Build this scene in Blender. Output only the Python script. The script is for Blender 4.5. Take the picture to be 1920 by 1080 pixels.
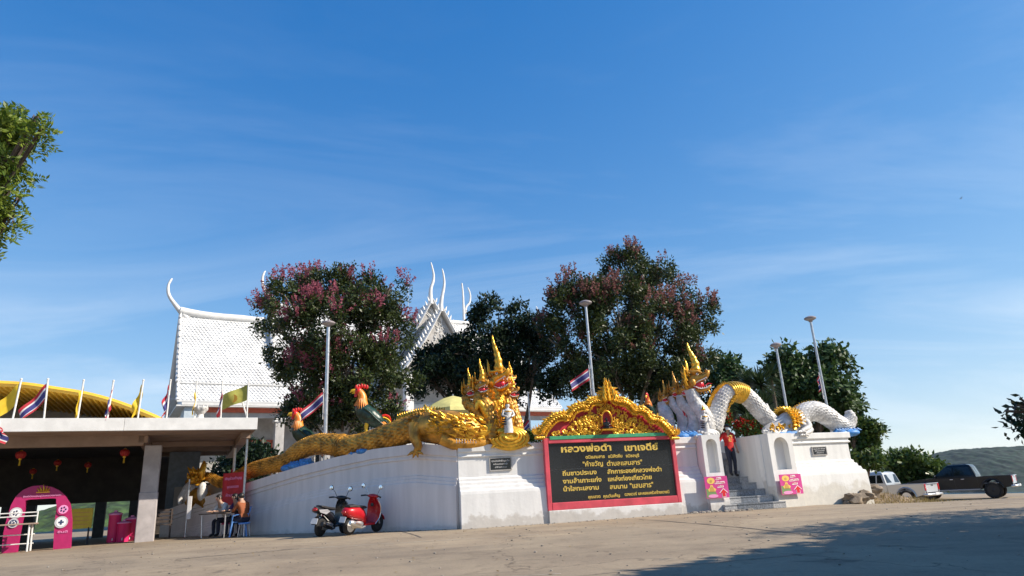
import bpy, bmesh, math, random
import numpy as np
from mathutils import Vector, Matrix, Quaternion, noise as mnoise
from math import radians, sin, cos, pi, tan, sqrt, atan2

for o in list(bpy.data.objects): bpy.data.objects.remove(o)
SC = bpy.context.scene
COL = SC.collection
random.seed(7); RNG = np.random.default_rng(11)

# ---------------------------------------------------------------- camera
F_PX = 1250.0
CAM_POS = Vector((0, 0, 1.6))
CAM_M = Matrix.Rotation(radians(90 + 17.1), 3, 'X') @ Matrix.Rotation(radians(-3.2), 3, 'Z')
cd = bpy.data.cameras.new('camera'); cam = bpy.data.objects.new('camera', cd); COL.objects.link(cam)
cd.sensor_fit = 'HORIZONTAL'; cd.sensor_width = 36.0; cd.lens = F_PX / 1920 * 36
cd.clip_start = 0.05; cd.clip_end = 30000
cam.matrix_world = Matrix.Translation(CAM_POS) @ CAM_M.to_4x4()
SC.camera = cam

# ---------------------------------------------------------------- light and sky
SUN_EL = radians(36); SUN_AZ = radians(-9)          # azimuth measured from +X towards +Y
SUN_DIR = Vector((cos(SUN_EL) * cos(SUN_AZ), cos(SUN_EL) * sin(SUN_AZ), sin(SUN_EL)))
ld = bpy.data.lights.new('sun', 'SUN'); sun = bpy.data.objects.new('sun', ld); COL.objects.link(sun)
ld.energy = 4.7; ld.angle = radians(0.5); ld.color = (1.0, 0.90, 0.76)
sun.rotation_euler = SUN_DIR.to_track_quat('Z', 'Y').to_euler(); sun.location = (30, -10, 40)
W = bpy.data.worlds.new('World'); SC.world = W; W.use_nodes = True
wt = W.node_tree; wt.nodes.clear()
def wn(t, **k):
    n = wt.nodes.new(t)
    for a, b in k.items(): setattr(n, a, b)
    return n
sky = wn('ShaderNodeTexSky', sky_type='NISHITA', sun_disc=False)
sky.sun_elevation = SUN_EL; sky.sun_rotation = pi / 2 - SUN_AZ
sky.altitude = 300; sky.air_density = 0.9; sky.dust_density = 0.0; sky.ozone_density = 4.0
hs = wn('ShaderNodeHueSaturation'); hs.inputs['Saturation'].default_value = 1.46
hs.inputs['Hue'].default_value = 0.511
bg = wn('ShaderNodeBackground'); bg.inputs['Strength'].default_value = 0.15
out = wn('ShaderNodeOutputWorld')
# thin cirrus: stretched noise on the sky direction, everywhere in the sky alike
tc = wn('ShaderNodeTexCoord'); sep = wn('ShaderNodeSeparateXYZ'); wt.links.new(tc.outputs['Generated'], sep.inputs[0])
def wmath(op, a, b=None, clamp=False):
    n = wn('ShaderNodeMath', operation=op); n.use_clamp = clamp
    for i, v in enumerate((a, b)):
        if v is None: continue
        if isinstance(v, (int, float)): n.inputs[i].default_value = v
        else: wt.links.new(v, n.inputs[i])
    return n.outputs[0]
zz = wmath('ADD', wmath('MAXIMUM', sep.outputs[2], 0.0), 0.16)
cmb = wn('ShaderNodeCombineXYZ')
wt.links.new(wmath('DIVIDE', sep.outputs[0], zz), cmb.inputs[0]); wt.links.new(wmath('DIVIDE', sep.outputs[1], zz), cmb.inputs[1])
mp = wn('ShaderNodeMapping'); mp.inputs['Rotation'].default_value = (0, 0, radians(24)); mp.inputs['Scale'].default_value = (0.5, 1.2, 1)
mp.inputs['Location'].default_value = (1.3, 0.35, 0)
wt.links.new(cmb.outputs[0], mp.inputs[0])
nz = wn('ShaderNodeTexNoise'); nz.inputs['Scale'].default_value = 1.0; nz.inputs['Detail'].default_value = 9; nz.inputs['Roughness'].default_value = 0.62
nz.inputs['Distortion'].default_value = 0.9
wt.links.new(mp.outputs[0], nz.inputs['Vector'])
cr = wn('ShaderNodeValToRGB'); cr.color_ramp.elements[0].position = 0.45; cr.color_ramp.elements[1].position = 0.95
wt.links.new(nz.outputs['Fac'], cr.inputs[0])
cmask = wmath('MULTIPLY', wmath('MULTIPLY', cr.outputs[0], wmath('SUBTRACT', 1.08, wmath('MULTIPLY', sep.outputs[2], 1.55), True)), 0.62, True)
mixc = wn('ShaderNodeMixRGB'); mixc.inputs[2].default_value = (4.8, 5.0, 5.2, 1)
wt.links.new(cmask, mixc.inputs[0])
va = wn('ShaderNodeVectorMath', operation='SCALE'); va.inputs['Scale'].default_value = 1.60      # soft shoulder so the horizon keeps its blue
vb = wn('ShaderNodeVectorMath', operation='MULTIPLY_ADD'); vb.inputs[1].default_value = (.25,) * 3; vb.inputs[2].default_value = (1, 1, 1)
vd = wn('ShaderNodeVectorMath', operation='DIVIDE')
wt.links.new(sky.outputs[0], va.inputs[0]); wt.links.new(sky.outputs[0], vb.inputs[0]); wt.links.new(va.outputs[0], vd.inputs[0]); wt.links.new(vb.outputs[0], vd.inputs[1])
wt.links.new(vd.outputs[0], hs.inputs['Color']); wt.links.new(hs.outputs[0], mixc.inputs[1])
wt.links.new(mixc.outputs[0], bg.inputs['Color']); wt.links.new(bg.outputs[0], out.inputs[0])

SC.view_settings.view_transform = 'Standard'; SC.view_settings.look = 'None'
SC.view_settings.exposure = 0.66; SC.view_settings.gamma = 1.0; SC.view_settings.use_curve_mapping = False
SC.render.engine = 'CYCLES'; SC.render.resolution_x = 1024; SC.render.resolution_y = 576
SC.cycles.max_bounces = 6; SC.cycles.transparent_max_bounces = 8

# ---------------------------------------------------------------- helpers: pixels to places
def ray(px, py): return CAM_M @ Vector(((px - 960) / F_PX, -(py - 540) / F_PX, -1.0))
def P(px, py, Y):
    d = ray(px, py); return CAM_POS + d * (Y / d.y)
def PZ(px, py, z):
    d = ray(px, py); return CAM_POS + d * ((z - CAM_POS.z) / d.z)
def smooth(t): t = min(1, max(0, t)); return t * t * (3 - 2 * t)
def ground_z(x, y):
    z = 0.34 + 0.42 * smooth((y - 4) / 13.0)
    if x > 8.5: z -= 0.85 * smooth((x - 8.5) / 5) * smooth((y - 18) / 14)
    z -= 45 * smooth((sqrt(max(0, (x - 5)) ** 2 * 1.0 + max(0, y - 40) ** 2) - 26) / 90) if (x > 5 or y > 40) else 0
    if x < -30: z -= 30 * smooth((-x - 34) / 80)
    return z
class Frame:
    """A vertical plane: s runs along it, z up, o outwards (towards the camera side)."""
    def __init__(s, origin, ang):
        s.o = Vector((origin[0], origin[1], 0)); s.u = Vector((cos(ang), sin(ang), 0)); s.n = Vector((sin(ang), -cos(ang), 0))
    def pt(s, a, z, o=0.0): return s.o + s.u * a + s.n * o + Vector((0, 0, z))
    def px(s, x, y, o=0.0):
        d = ray(x, y); q = s.o + s.n * o - CAM_POS
        t = q.dot(s.n) / d.dot(s.n); p = CAM_POS + d * t
        return ((p - s.o).dot(s.u), p.z)
    def at(s, x, y, o=0.0): a, z = s.px(x, y, o); return s.pt(a, z, o)

# ---------------------------------------------------------------- helpers: meshes
def perp(t):
    a = Vector((0, 0, 1)) if abs(t.z) < 0.9 else Vector((1, 0, 0))
    n = t.cross(a).normalized(); return n, t.cross(n).normalized()
def catmull(pts, k=6, closed=False):
    pts = [Vector(p) for p in pts]; n = len(pts); res = []
    for i in range(n if closed else n - 1):
        g = (lambda j: pts[j % n]) if closed else (lambda j: pts[min(n - 1, max(0, j))])
        p0, p1, p2, p3 = g(i - 1), g(i), g(i + 1), g(i + 2)
        for q in range(k):
            t = q / k
            res.append(0.5 * ((2 * p1) + (p2 - p0) * t + (2 * p0 - 5 * p1 + 4 * p2 - p3) * t * t + (3 * p1 - p0 - 3 * p2 + p3) * t ** 3))
    if not closed: res.append(pts[-1])
    return res
def interp(vals, k):
    res = []
    for i in range(len(vals) - 1):
        for q in range(k): res.append(vals[i] + (vals[i + 1] - vals[i]) * q / k)
    res.append(vals[-1]); return res
class MB:
    def __init__(s): s.v = []; s.f = []; s.m = []
    def add(s, vs, fs, mi=0):
        b = len(s.v); s.v += [tuple(p) for p in vs]; s.f += [tuple(i + b for i in f) for f in fs]; s.m += [mi] * len(fs); return s
    def hexa(s, p, mi=0):   # p: 4 bottom, 4 top
        return s.add(p, [(0, 3, 2, 1), (4, 5, 6, 7), (0, 1, 5, 4), (1, 2, 6, 5), (2, 3, 7, 6), (3, 0, 4, 7)], mi)
    def box(s, c, d, rz=0.0, mi=0, R=None):
        c = Vector(c); d = Vector(d) / 2; R = R or Matrix.Rotation(rz, 3, 'Z')
        pts = [c + R @ Vector((x * d.x, y * d.y, z * d.z)) for z in (-1, 1) for x, y in ((-1, -1), (1, -1), (1, 1), (-1, 1))]
        return s.hexa(pts, mi)
    def fbox(s, fr, a0, a1, z0, z1, o0, o1, mi=0):
        return s.hexa([fr.pt(a, z, o) for z in (z0, z1) for a, o in ((a0, o1), (a1, o1), (a1, o0), (a0, o0))], mi)
    def tube(s, pts, rad, n=8, cap=True, mi=0, flat=1.0, up=None):
        pts = [Vector(p) for p in pts]
        if isinstance(rad, (int, float)): rad = [rad] * len(pts)
        ring = []; vs = []; fs = []; nrm = None
        for i, p in enumerate(pts):
            t = (pts[min(i + 1, len(pts) - 1)] - pts[max(i - 1, 0)])
            t = t.normalized() if t.length > 1e-9 else Vector((0, 0, 1))
            if up is not None: nrm = (Vector(up) - t * t.dot(Vector(up))).normalized()
            elif nrm is None: nrm = perp(t)[0]
            else:
                nrm = nrm - t * nrm.dot(t)
                nrm = nrm.normalized() if nrm.length > 1e-6 else perp(t)[0]
            b = t.cross(nrm)
            for k in range(n):
                a = 2 * pi * k / n; vs.append(p + nrm * (cos(a) * rad[i]) + b * (sin(a) * rad[i] * flat))
        for i in range(len(pts) - 1):
            for k in range(n):
                k2 = (k + 1) % n; fs.append((i * n + k, i * n + k2, (i + 1) * n + k2, (i + 1) * n + k))
        if cap:
            fs.append(tuple(range(n - 1, -1, -1))); e = (len(pts) - 1) * n; fs.append(tuple(e + k for k in range(n)))
        return s.add(vs, fs, mi)
    def lathe(s, prof, c=(0, 0, 0), n=16, mi=0, R=None):
        c = Vector(c); vs = []; fs = []; m = len(prof); R = R or Matrix.Identity(3)
        for r, z in prof:
            for k in range(n): a = 2 * pi * k / n; vs.append(c + R @ Vector((r * cos(a), r * sin(a), z)))
        for i in range(m - 1):
            for k in range(n): k2 = (k + 1) % n; fs.append((i * n + k, i * n + k2, (i + 1) * n + k2, (i + 1) * n + k))
        if prof[0][0] > 1e-6: fs.append(tuple(range(n - 1, -1, -1)))
        if prof[-1][0] > 1e-6: fs.append(tuple((m - 1) * n + k for k in range(n)))
        return s.add(vs, fs, mi)
    def ell(s, c, r, n=12, m=8, mi=0, R=None):
        if isinstance(r, (int, float)): r = (r, r, r)
        c = Vector(c); R = R or Matrix.Identity(3); vs = [c + R @ Vector((0, 0, -r[2]))]; fs = []
        for i in range(1, m):
            t = -pi / 2 + pi * i / m
            for k in range(n): a = 2 * pi * k / n; vs.append(c + R @ Vector((r[0] * cos(t) * cos(a), r[1] * cos(t) * sin(a), r[2] * sin(t))))
        vs.append(c + R @ Vector((0, 0, r[2]))); T = len(vs) - 1
        for k in range(n): k2 = (k + 1) % n; fs.append((0, 1 + k2, 1 + k)); fs.append((T, T - n + k, T - n + k2))
        for i in range(m - 2):
            for k in range(n): k2 = (k + 1) % n; b = 1 + i * n; fs.append((b + k, b + k2, b + n + k2, b + n + k))
        return s.add(vs, fs, mi)
    def prism(s, poly, ext, mi=0):
        ext = Vector(ext); poly = [Vector(p) for p in poly]; n = len(poly)
        fs = [tuple(range(n - 1, -1, -1)), tuple(range(n, 2 * n))] + [(i, (i + 1) % n, n + (i + 1) % n, n + i) for i in range(n)]
        return s.add(poly + [p + ext for p in poly], fs, mi)
    def loft(s, rings, cap=True, mi=0, closed=True):
        n = len(rings[0]); vs = [p for r in rings for p in r]; fs = []
        for i in range(len(rings) - 1):
            for k in range(n if closed else n - 1): k2 = (k + 1) % n; fs.append((i * n + k, i * n + k2, (i + 1) * n + k2, (i + 1) * n + k))
        if cap: fs.append(tuple(range(n - 1, -1, -1))); e = (len(rings) - 1) * n; fs.append(tuple(e + k for k in range(n)))
        return s.add(vs, fs, mi)
    def build(s, name, mats, parent=None, sm=None, bevel=0, origin=None, recalc=True, seg=1):
        if not isinstance(mats, (list, tuple)): mats = [mats]
        v = np.array(s.v, dtype=np.float64)
        if parent is not None: org = Vector(parent.get('_org', (0, 0, 0)))
        else:
            if origin is None:
                mn, mx = v.min(0), v.max(0); origin = ((mn[0] + mx[0]) / 2, (mn[1] + mx[1]) / 2, mn[2])
            org = Vector(origin)
        v = v - np.array(org)
        me = bpy.data.meshes.new(name); me.from_pydata(v.tolist(), [], s.f)
        for m in mats: me.materials.append(m)
        if len(mats) > 1: me.polygons.foreach_set('material_index', s.m)
        if recalc:
            bm = bmesh.new(); bm.from_mesh(me); bmesh.ops.recalc_face_normals(bm, faces=bm.faces); bm.to_mesh(me); bm.free()
        if sm is not None:
            me.polygons.foreach_set('use_smooth', [True] * len(me.polygons))
            if sm < 180: me.set_sharp_from_angle(angle=radians(sm))
        ob = bpy.data.objects.new(name, me); COL.objects.link(ob)
        if parent is not None: ob.parent = parent; ob['_org'] = tuple(org)
        else: ob.location = org; ob['_org'] = tuple(org)
        if bevel:
            b = ob.modifiers.new('bevel', 'BEVEL'); b.width = bevel; b.segments = seg; b.limit_method = 'ANGLE'; b.angle_limit = radians(40)
        return ob
def raw_mesh(name, verts, faces, mats, parent=None, midx=None, smoothf=False):
    """fast mesh from numpy quads/tris (world coordinates)"""
    org = Vector(parent.get('_org', (0, 0, 0))) if parent is not None else Vector((0, 0, 0))
    if parent is None: org = Vector((float(verts[:, 0].mean()), float(verts[:, 1].mean()), float(verts[:, 2].min())))
    v = (verts - np.array(org)).astype(np.float32); k = faces.shape[1]; nf = len(faces)
    me = bpy.data.meshes.new(name); me.vertices.add(len(v)); me.vertices.foreach_set('co', v.ravel())
    me.loops.add(nf * k); me.loops.foreach_set('vertex_index', faces.astype(np.int32).ravel())
    me.polygons.add(nf); me.polygons.foreach_set('loop_start', np.arange(0, nf * k, k, dtype=np.int32))
    if not isinstance(mats, (list, tuple)): mats = [mats]
    for m in mats: me.materials.append(m)
    if midx is not None: me.polygons.foreach_set('material_index', np.asarray(midx, dtype=np.int32))
    if smoothf: me.polygons.foreach_set('use_smooth', np.ones(nf, dtype=bool))
    me.update(calc_edges=True); me.validate()
    ob = bpy.data.objects.new(name, me); COL.objects.link(ob); ob['_org'] = tuple(org)
    if parent is not None: ob.parent = parent
    else: ob.location = org
    return ob
def tag(o, label, cat, group=None, kind=None):
    if label: o['label'] = label
    if cat: o['category'] = cat
    if group: o['group'] = group
    if kind: o['kind'] = kind
    return o
def thing(name, loc, label, cat, group=None):
    o = bpy.data.objects.new(name, None); COL.objects.link(o); o.location = loc; o['_org'] = tuple(loc); o.empty_display_size = 0.2
    return tag(o, label, cat, group)
def struct(o): o['kind'] = 'structure'; return o
def stuff(o): o['kind'] = 'stuff'; return o
def copy_tree(o, parent=None):
    c = o.copy(); COL.objects.link(c); c.parent = parent
    for ch in [x for x in bpy.data.objects if x.parent == o and x != c]: copy_tree(ch, c)
    return c

# ---------------------------------------------------------------- materials
def mat(name, col, rough=0.6, metal=0.0, var=0.0, vscale=6.0, col2=None, bump=0.0, bscale=30.0, spec=0.5, trans=0.0, coat=0.0, stretch=None, detail=6, lo=0.38, hi=0.68):
    m = bpy.data.materials.new(name); m.use_nodes = True; nt = m.node_tree; b = nt.nodes['Principled BSDF']
    b.inputs['Base Color'].default_value = (*col, 1); b.inputs['Roughness'].default_value = rough; b.inputs['Metallic'].default_value = metal
    b.inputs['Specular IOR Level'].default_value = spec; b.inputs['Coat Weight'].default_value = coat; b.inputs['Coat Roughness'].default_value = 0.05
    b.inputs['Transmission Weight'].default_value = trans
    tcn = nt.nodes.new('ShaderNodeTexCoord'); vec = tcn.outputs['Object']
    if stretch:
        mpn = nt.nodes.new('ShaderNodeMapping'); mpn.inputs['Scale'].default_value = stretch; nt.links.new(vec, mpn.inputs[0]); vec = mpn.outputs[0]
    if var or col2:
        n = nt.nodes.new('ShaderNodeTexNoise'); n.inputs['Scale'].default_value = vscale; n.inputs['Detail'].default_value = detail; n.inputs['Roughness'].default_value = 0.6
        nt.links.new(vec, n.inputs['Vector'])
        r = nt.nodes.new('ShaderNodeValToRGB'); r.color_ramp.elements[0].position = lo; r.color_ramp.elements[1].position = hi
        c2 = col2 or tuple(min(1, c * (1 - var)) for c in col)
        c1 = col if col2 else tuple(min(1, c * (1 + var * 0.6)) for c in col)
        r.color_ramp.elements[0].color = (*c2, 1); r.color_ramp.elements[1].color = (*c1, 1)
        nt.links.new(n.outputs['Fac'], r.inputs[0]); nt.links.new(r.outputs[0], b.inputs['Base Color'])
    if bump:
        n2 = nt.nodes.new('ShaderNodeTexNoise'); n2.inputs['Scale'].default_value = bscale; n2.inputs['Detail'].default_value = 8
        nt.links.new(vec, n2.inputs['Vector'])
        bp = nt.nodes.new('ShaderNodeBump'); bp.inputs['Strength'].default_value = bump; bp.inputs['Distance'].default_value = 0.02
        nt.links.new(n2.outputs['Fac'], bp.inputs['Height']); nt.links.new(bp.outputs[0], b.inputs['Normal'])
    return m
def leaf_mat(name, c1, c2, rough=0.45, transl=0.22):
    """leaf colour varies leaf by leaf (random per mesh island)"""
    m = bpy.data.materials.new(name); m.use_nodes = True; nt = m.node_tree; b = nt.nodes['Principled BSDF']
    g = nt.nodes.new('ShaderNodeNewGeometry'); r = nt.nodes.new('ShaderNodeValToRGB')
    r.color_ramp.elements[0].color = (*c1, 1); r.color_ramp.elements[1].color = (*c2, 1)
    nt.links.new(g.outputs['Random Per Island'], r.inputs[0]); nt.links.new(r.outputs[0], b.inputs['Base Color'])
    b.inputs['Roughness'].default_value = rough; b.inputs['Specular IOR Level'].default_value = 0.35
    t = nt.nodes.new('ShaderNodeBsdfTranslucent'); nt.links.new(r.outputs[0], t.inputs['Color'])
    mx = nt.nodes.new('ShaderNodeMixShader'); mx.inputs[0].default_value = transl
    nt.links.new(b.outputs[0], mx.inputs[1]); nt.links.new(t.outputs[0], mx.inputs[2])
    nt.links.new(mx.outputs[0], nt.nodes['Material Output'].inputs[0])
    return m
def plaster_mat(name, col, stain, zlo, zhi, amount=0.5, scale=2.2):
    """painted plaster with streaks, and a damp worn band with a ragged edge between zlo and zhi (world height)"""
    m = bpy.data.materials.new(name); m.use_nodes = True; nt = m.node_tree; b = nt.nodes['Principled BSDF']
    b.inputs['Roughness'].default_value = 0.75
    g = nt.nodes.new('ShaderNodeNewGeometry')
    n1 = nt.nodes.new('ShaderNodeTexNoise'); n1.inputs['Scale'].default_value = scale; n1.inputs['Detail'].default_value = 8; n1.inputs['Roughness'].default_value = 0.65
    nt.links.new(g.outputs['Position'], n1.inputs['Vector'])
    sp = nt.nodes.new('ShaderNodeSeparateXYZ'); nt.links.new(g.outputs['Position'], sp.inputs[0])
    mr = nt.nodes.new('ShaderNodeMapRange'); mr.inputs[1].default_value = zhi; mr.inputs[2].default_value = zlo; mr.inputs[3].default_value = -0.25; mr.inputs[4].default_value = 0.35
    nt.links.new(sp.outputs[2], mr.inputs[0])
    ad = nt.nodes.new('ShaderNodeMath'); ad.operation = 'ADD'; nt.links.new(n1.outputs['Fac'], ad.inputs[0]); nt.links.new(mr.outputs[0], ad.inputs[1])
    r1 = nt.nodes.new('ShaderNodeValToRGB'); r1.color_ramp.elements[0].position = 0.5; r1.color_ramp.elements[1].position = 0.62
    nt.links.new(ad.outputs[0], r1.inputs[0])
    mu = nt.nodes.new('ShaderNodeMath'); mu.operation = 'MULTIPLY'; mu.inputs[1].default_value = amount; nt.links.new(r1.outputs[0], mu.inputs[0])
    # vertical streaks and faint blotches
    mp2 = nt.nodes.new('ShaderNodeMapping'); mp2.inputs['Scale'].default_value = (5, 5, 0.5); nt.links.new(g.outputs['Position'], mp2.inputs[0])
    n2 = nt.nodes.new('ShaderNodeTexNoise'); n2.inputs['Scale'].default_value = 1.0; n2.inputs['Detail'].default_value = 7; nt.links.new(mp2.outputs[0], n2.inputs['Vector'])
    r2 = nt.nodes.new('ShaderNodeValToRGB'); r2.color_ramp.elements[0].position = 0.36; r2.color_ramp.elements[1].position = 0.6
    r2.color_ramp.elements[0].color = (*[c * 0.89 for c in col], 1); r2.color_ramp.elements[1].color = (*col, 1)
    nt.links.new(n2.outputs['Fac'], r2.inputs[0])
    n3 = nt.nodes.new('ShaderNodeTexNoise'); n3.inputs['Scale'].default_value = 9; n3.inputs['Detail'].default_value = 8; nt.links.new(g.outputs['Position'], n3.inputs['Vector'])
    r3 = nt.nodes.new('ShaderNodeValToRGB'); r3.color_ramp.elements[0].color = (*[c * 0.72 for c in stain], 1); r3.color_ramp.elements[1].color = (*[min(1, c * 1.25) for c in stain], 1)
    nt.links.new(n3.outputs['Fac'], r3.inputs[0])
    mx = nt.nodes.new('ShaderNodeMixRGB'); nt.links.new(mu.outputs[0], mx.inputs[0]); nt.links.new(r2.outputs[0], mx.inputs[1]); nt.links.new(r3.outputs[0], mx.inputs[2])
    nt.links.new(mx.outputs[0], b.inputs['Base Color'])
    bp = nt.nodes.new('ShaderNodeBump'); bp.inputs['Strength'].default_value = 0.25; bp.inputs['Distance'].default_value = 0.02
    nt.links.new(n3.outputs['Fac'], bp.inputs['Height']); nt.links.new(bp.outputs[0], b.inputs['Normal'])
    return m
M_ = {}
M_['white'] = plaster_mat('white_plaster', (0.73, 0.72, 0.70), (0.40, 0.36, 0.31), 0.72, 1.3, 0.6)
M_['worn'] = plaster_mat('worn_white_plaster', (0.73, 0.72, 0.69), (0.50, 0.46, 0.38), 0.95, 1.7, 0.62, 1.6)
M_['shadewall'] = plaster_mat('bounce_warmed_plaster', (0.76, 0.70, 0.67), (0.44, 0.40, 0.36), 0.7, 1.0, 0.4)  # white plaster variant, its colour warmed to stand for light bounced off the yard
M_['stairwall'] = plaster_mat('stair_wall_plaster', (0.80, 0.79, 0.76), (0.40, 0.38, 0.34), 1.2, 2.2, 0.55, 3.0)
M_['gold'] = mat('gold_paint', (0.82, 0.40, 0.035), 0.30, 0.6, var=0.35, vscale=9, bump=0.18, bscale=30)
M_['goldold'] = mat('weathered_gold_paint', (0.60, 0.29, 0.04), 0.42, 0.4, var=0.62, vscale=3, bump=0.2, bscale=22)
M_['goldlite'] = mat('bright_gold_paint', (0.86, 0.48, 0.045), 0.30, 0.5, var=0.3, vscale=12, bump=0.2, bscale=40)
M_['red'] = mat('red_paint', (0.55, 0.035, 0.05), 0.45, var=0.2, vscale=3, bump=0.08)
M_['pinkred'] = mat('pinkish_red_paint', (0.62, 0.07, 0.10), 0.5, var=0.22, vscale=2.5, bump=0.08)
M_['crimson'] = mat('mouth_red', (0.62, 0.02, 0.04), 0.35)
M_['tooth'] = mat('tooth_white', (0.82, 0.80, 0.76), 0.35)
M_['black'] = mat('black_plastic', (0.012, 0.012, 0.014), 0.4)
M_['eyeblack'] = mat('glossy_black', (0.01, 0.01, 0.01), 0.1)
M_['granite'] = mat('black_granite', (0.016, 0.016, 0.018), 0.16, var=0.5, vscale=60, spec=0.5)
M_['greytile'] = mat('grey_granite_tile', (0.20, 0.22, 0.25), 0.35, var=0.55, vscale=26, bump=0.05)
M_['lighttile'] = mat('pale_granite_tile', (0.42, 0.42, 0.42), 0.4, var=0.35, vscale=26, bump=0.05)
M_['green'] = mat('green_paint', (0.05, 0.33, 0.16), 0.5, var=0.2)
M_['nagawhite'] = mat('white_statue_paint', (0.64, 0.62, 0.59), 0.5, var=0.35, vscale=5, bump=0.15, bscale=22)
M_['bluepaint'] = mat('blue_wave_paint', (0.06, 0.26, 0.62), 0.5, var=0.4, vscale=14, bump=0.3)
M_['metal'] = mat('galvanised_steel', (0.55, 0.56, 0.58), 0.35, 0.7, var=0.2, vscale=12)
M_['whitepole'] = mat('white_pole_paint', (0.74, 0.73, 0.70), 0.45, var=0.15)
M_['chrome'] = mat('chrome', (0.75, 0.75, 0.76), 0.12, 1.0)
M_['rubber'] = mat('tyre_rubber', (0.018, 0.018, 0.018), 0.85, var=0.3, vscale=30)
M_['glass'] = mat('dark_glass', (0.01, 0.012, 0.014), 0.06, spec=0.6)
M_['roofwhite'] = mat('white_roof_tile', (0.66, 0.66, 0.65), 0.55, var=0.16, vscale=.8, bump=0.05)
M_['trimwhite'] = mat('white_trim_paint', (0.68, 0.67, 0.65), 0.5, var=0.1, vscale=3, bump=0.06)
M_['orange'] = mat('orange_beam_paint', (0.50, 0.10, 0.045), 0.5, var=0.2)
M_['wallgrey'] = mat('grey_plaster', (0.42, 0.40, 0.38), 0.8, var=0.18, vscale=2, bump=0.1)
M_['wallblue'] = mat('pale_blue_plaster', (0.45, 0.52, 0.58), 0.8, var=0.15, vscale=2)
M_['brownplaster'] = mat('tan_soffit_plaster', (0.34, 0.245, 0.19), 0.8, var=0.2, vscale=1.5, bump=0.05)
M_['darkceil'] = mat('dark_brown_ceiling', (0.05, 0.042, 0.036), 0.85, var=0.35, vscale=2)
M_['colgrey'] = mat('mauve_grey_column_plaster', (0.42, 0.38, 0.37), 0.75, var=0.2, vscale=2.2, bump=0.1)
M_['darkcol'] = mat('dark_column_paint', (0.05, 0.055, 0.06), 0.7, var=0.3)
M_['bark'] = mat('bark', (0.13, 0.095, 0.07), 0.9, var=0.5, vscale=9, bump=0.6, bscale=25, stretch=(1, 1, 0.25))
M_['barkpale'] = mat('pale_bark', (0.24, 0.19, 0.14), 0.85, var=0.45, vscale=7, bump=0.4, bscale=18, stretch=(1, 1, 0.25))
M_['rock'] = mat('rock', (0.27, 0.21, 0.15), 0.9, var=0.5, vscale=4, bump=0.7, bscale=10)
M_['skin'] = mat('skin', (0.42, 0.25, 0.17), 0.5, var=0.1)
M_['skinlight'] = mat('pale_skin', (0.52, 0.35, 0.26), 0.5, var=0.1)
M_['hair'] = mat('black_hair', (0.012, 0.010, 0.009), 0.45, bump=0.3, bscale=60)
M_['flagred'] = mat('flag_red', (0.50, 0.03, 0.05), 0.7); M_['flagwhite'] = mat('flag_white', (0.75, 0.74, 0.74), 0.7)
M_['flagblue'] = mat('flag_blue', (0.06, 0.06, 0.24), 0.7); M_['flagyellow'] = mat('flag_yellow', (0.80, 0.55, 0.03), 0.65, var=0.12, vscale=8)
M_['flagolive'] = mat('faded_yellow_flag', (0.42, 0.40, 0.08), 0.7, var=0.2, vscale=8)
M_['emblem'] = mat('flag_emblem', (0.52, 0.27, 0.03), 0.7)
for k in ('flagred', 'flagwhite', 'flagblue', 'flagyellow', 'flagolive'):   # thin cloth lets some light through
    nt = M_[k].node_tree; b = nt.nodes['Principled BSDF']; t = nt.nodes.new('ShaderNodeBsdfTranslucent')
    t.inputs['Color'].default_value = b.inputs['Base Color'].default_value
    mx = nt.nodes.new('ShaderNodeMixShader'); mx.inputs[0].default_value = 0.35
    nt.links.new(b.outputs[0], mx.inputs[1]); nt.links.new(t.outputs[0], mx.inputs[2]); nt.links.new(mx.outputs[0], nt.nodes['Material Output'].inputs[0])
M_['yellowroof'] = mat('yellow_metal_sheet', (0.72, 0.43, 0.04), 0.45, 0.0, var=0.15, vscale=1.5)
M_['pink'] = mat('magenta_board', (0.40, 0.012, 0.11), 0.5, var=0.1)
M_['lantern'] = mat('red_lantern_paper', (0.36, 0.015, 0.010), 0.6)
M_['plasticblue'] = mat('blue_plastic', (0.12, 0.28, 0.62), 0.4)
M_['cloud'] = M_['white']
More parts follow.
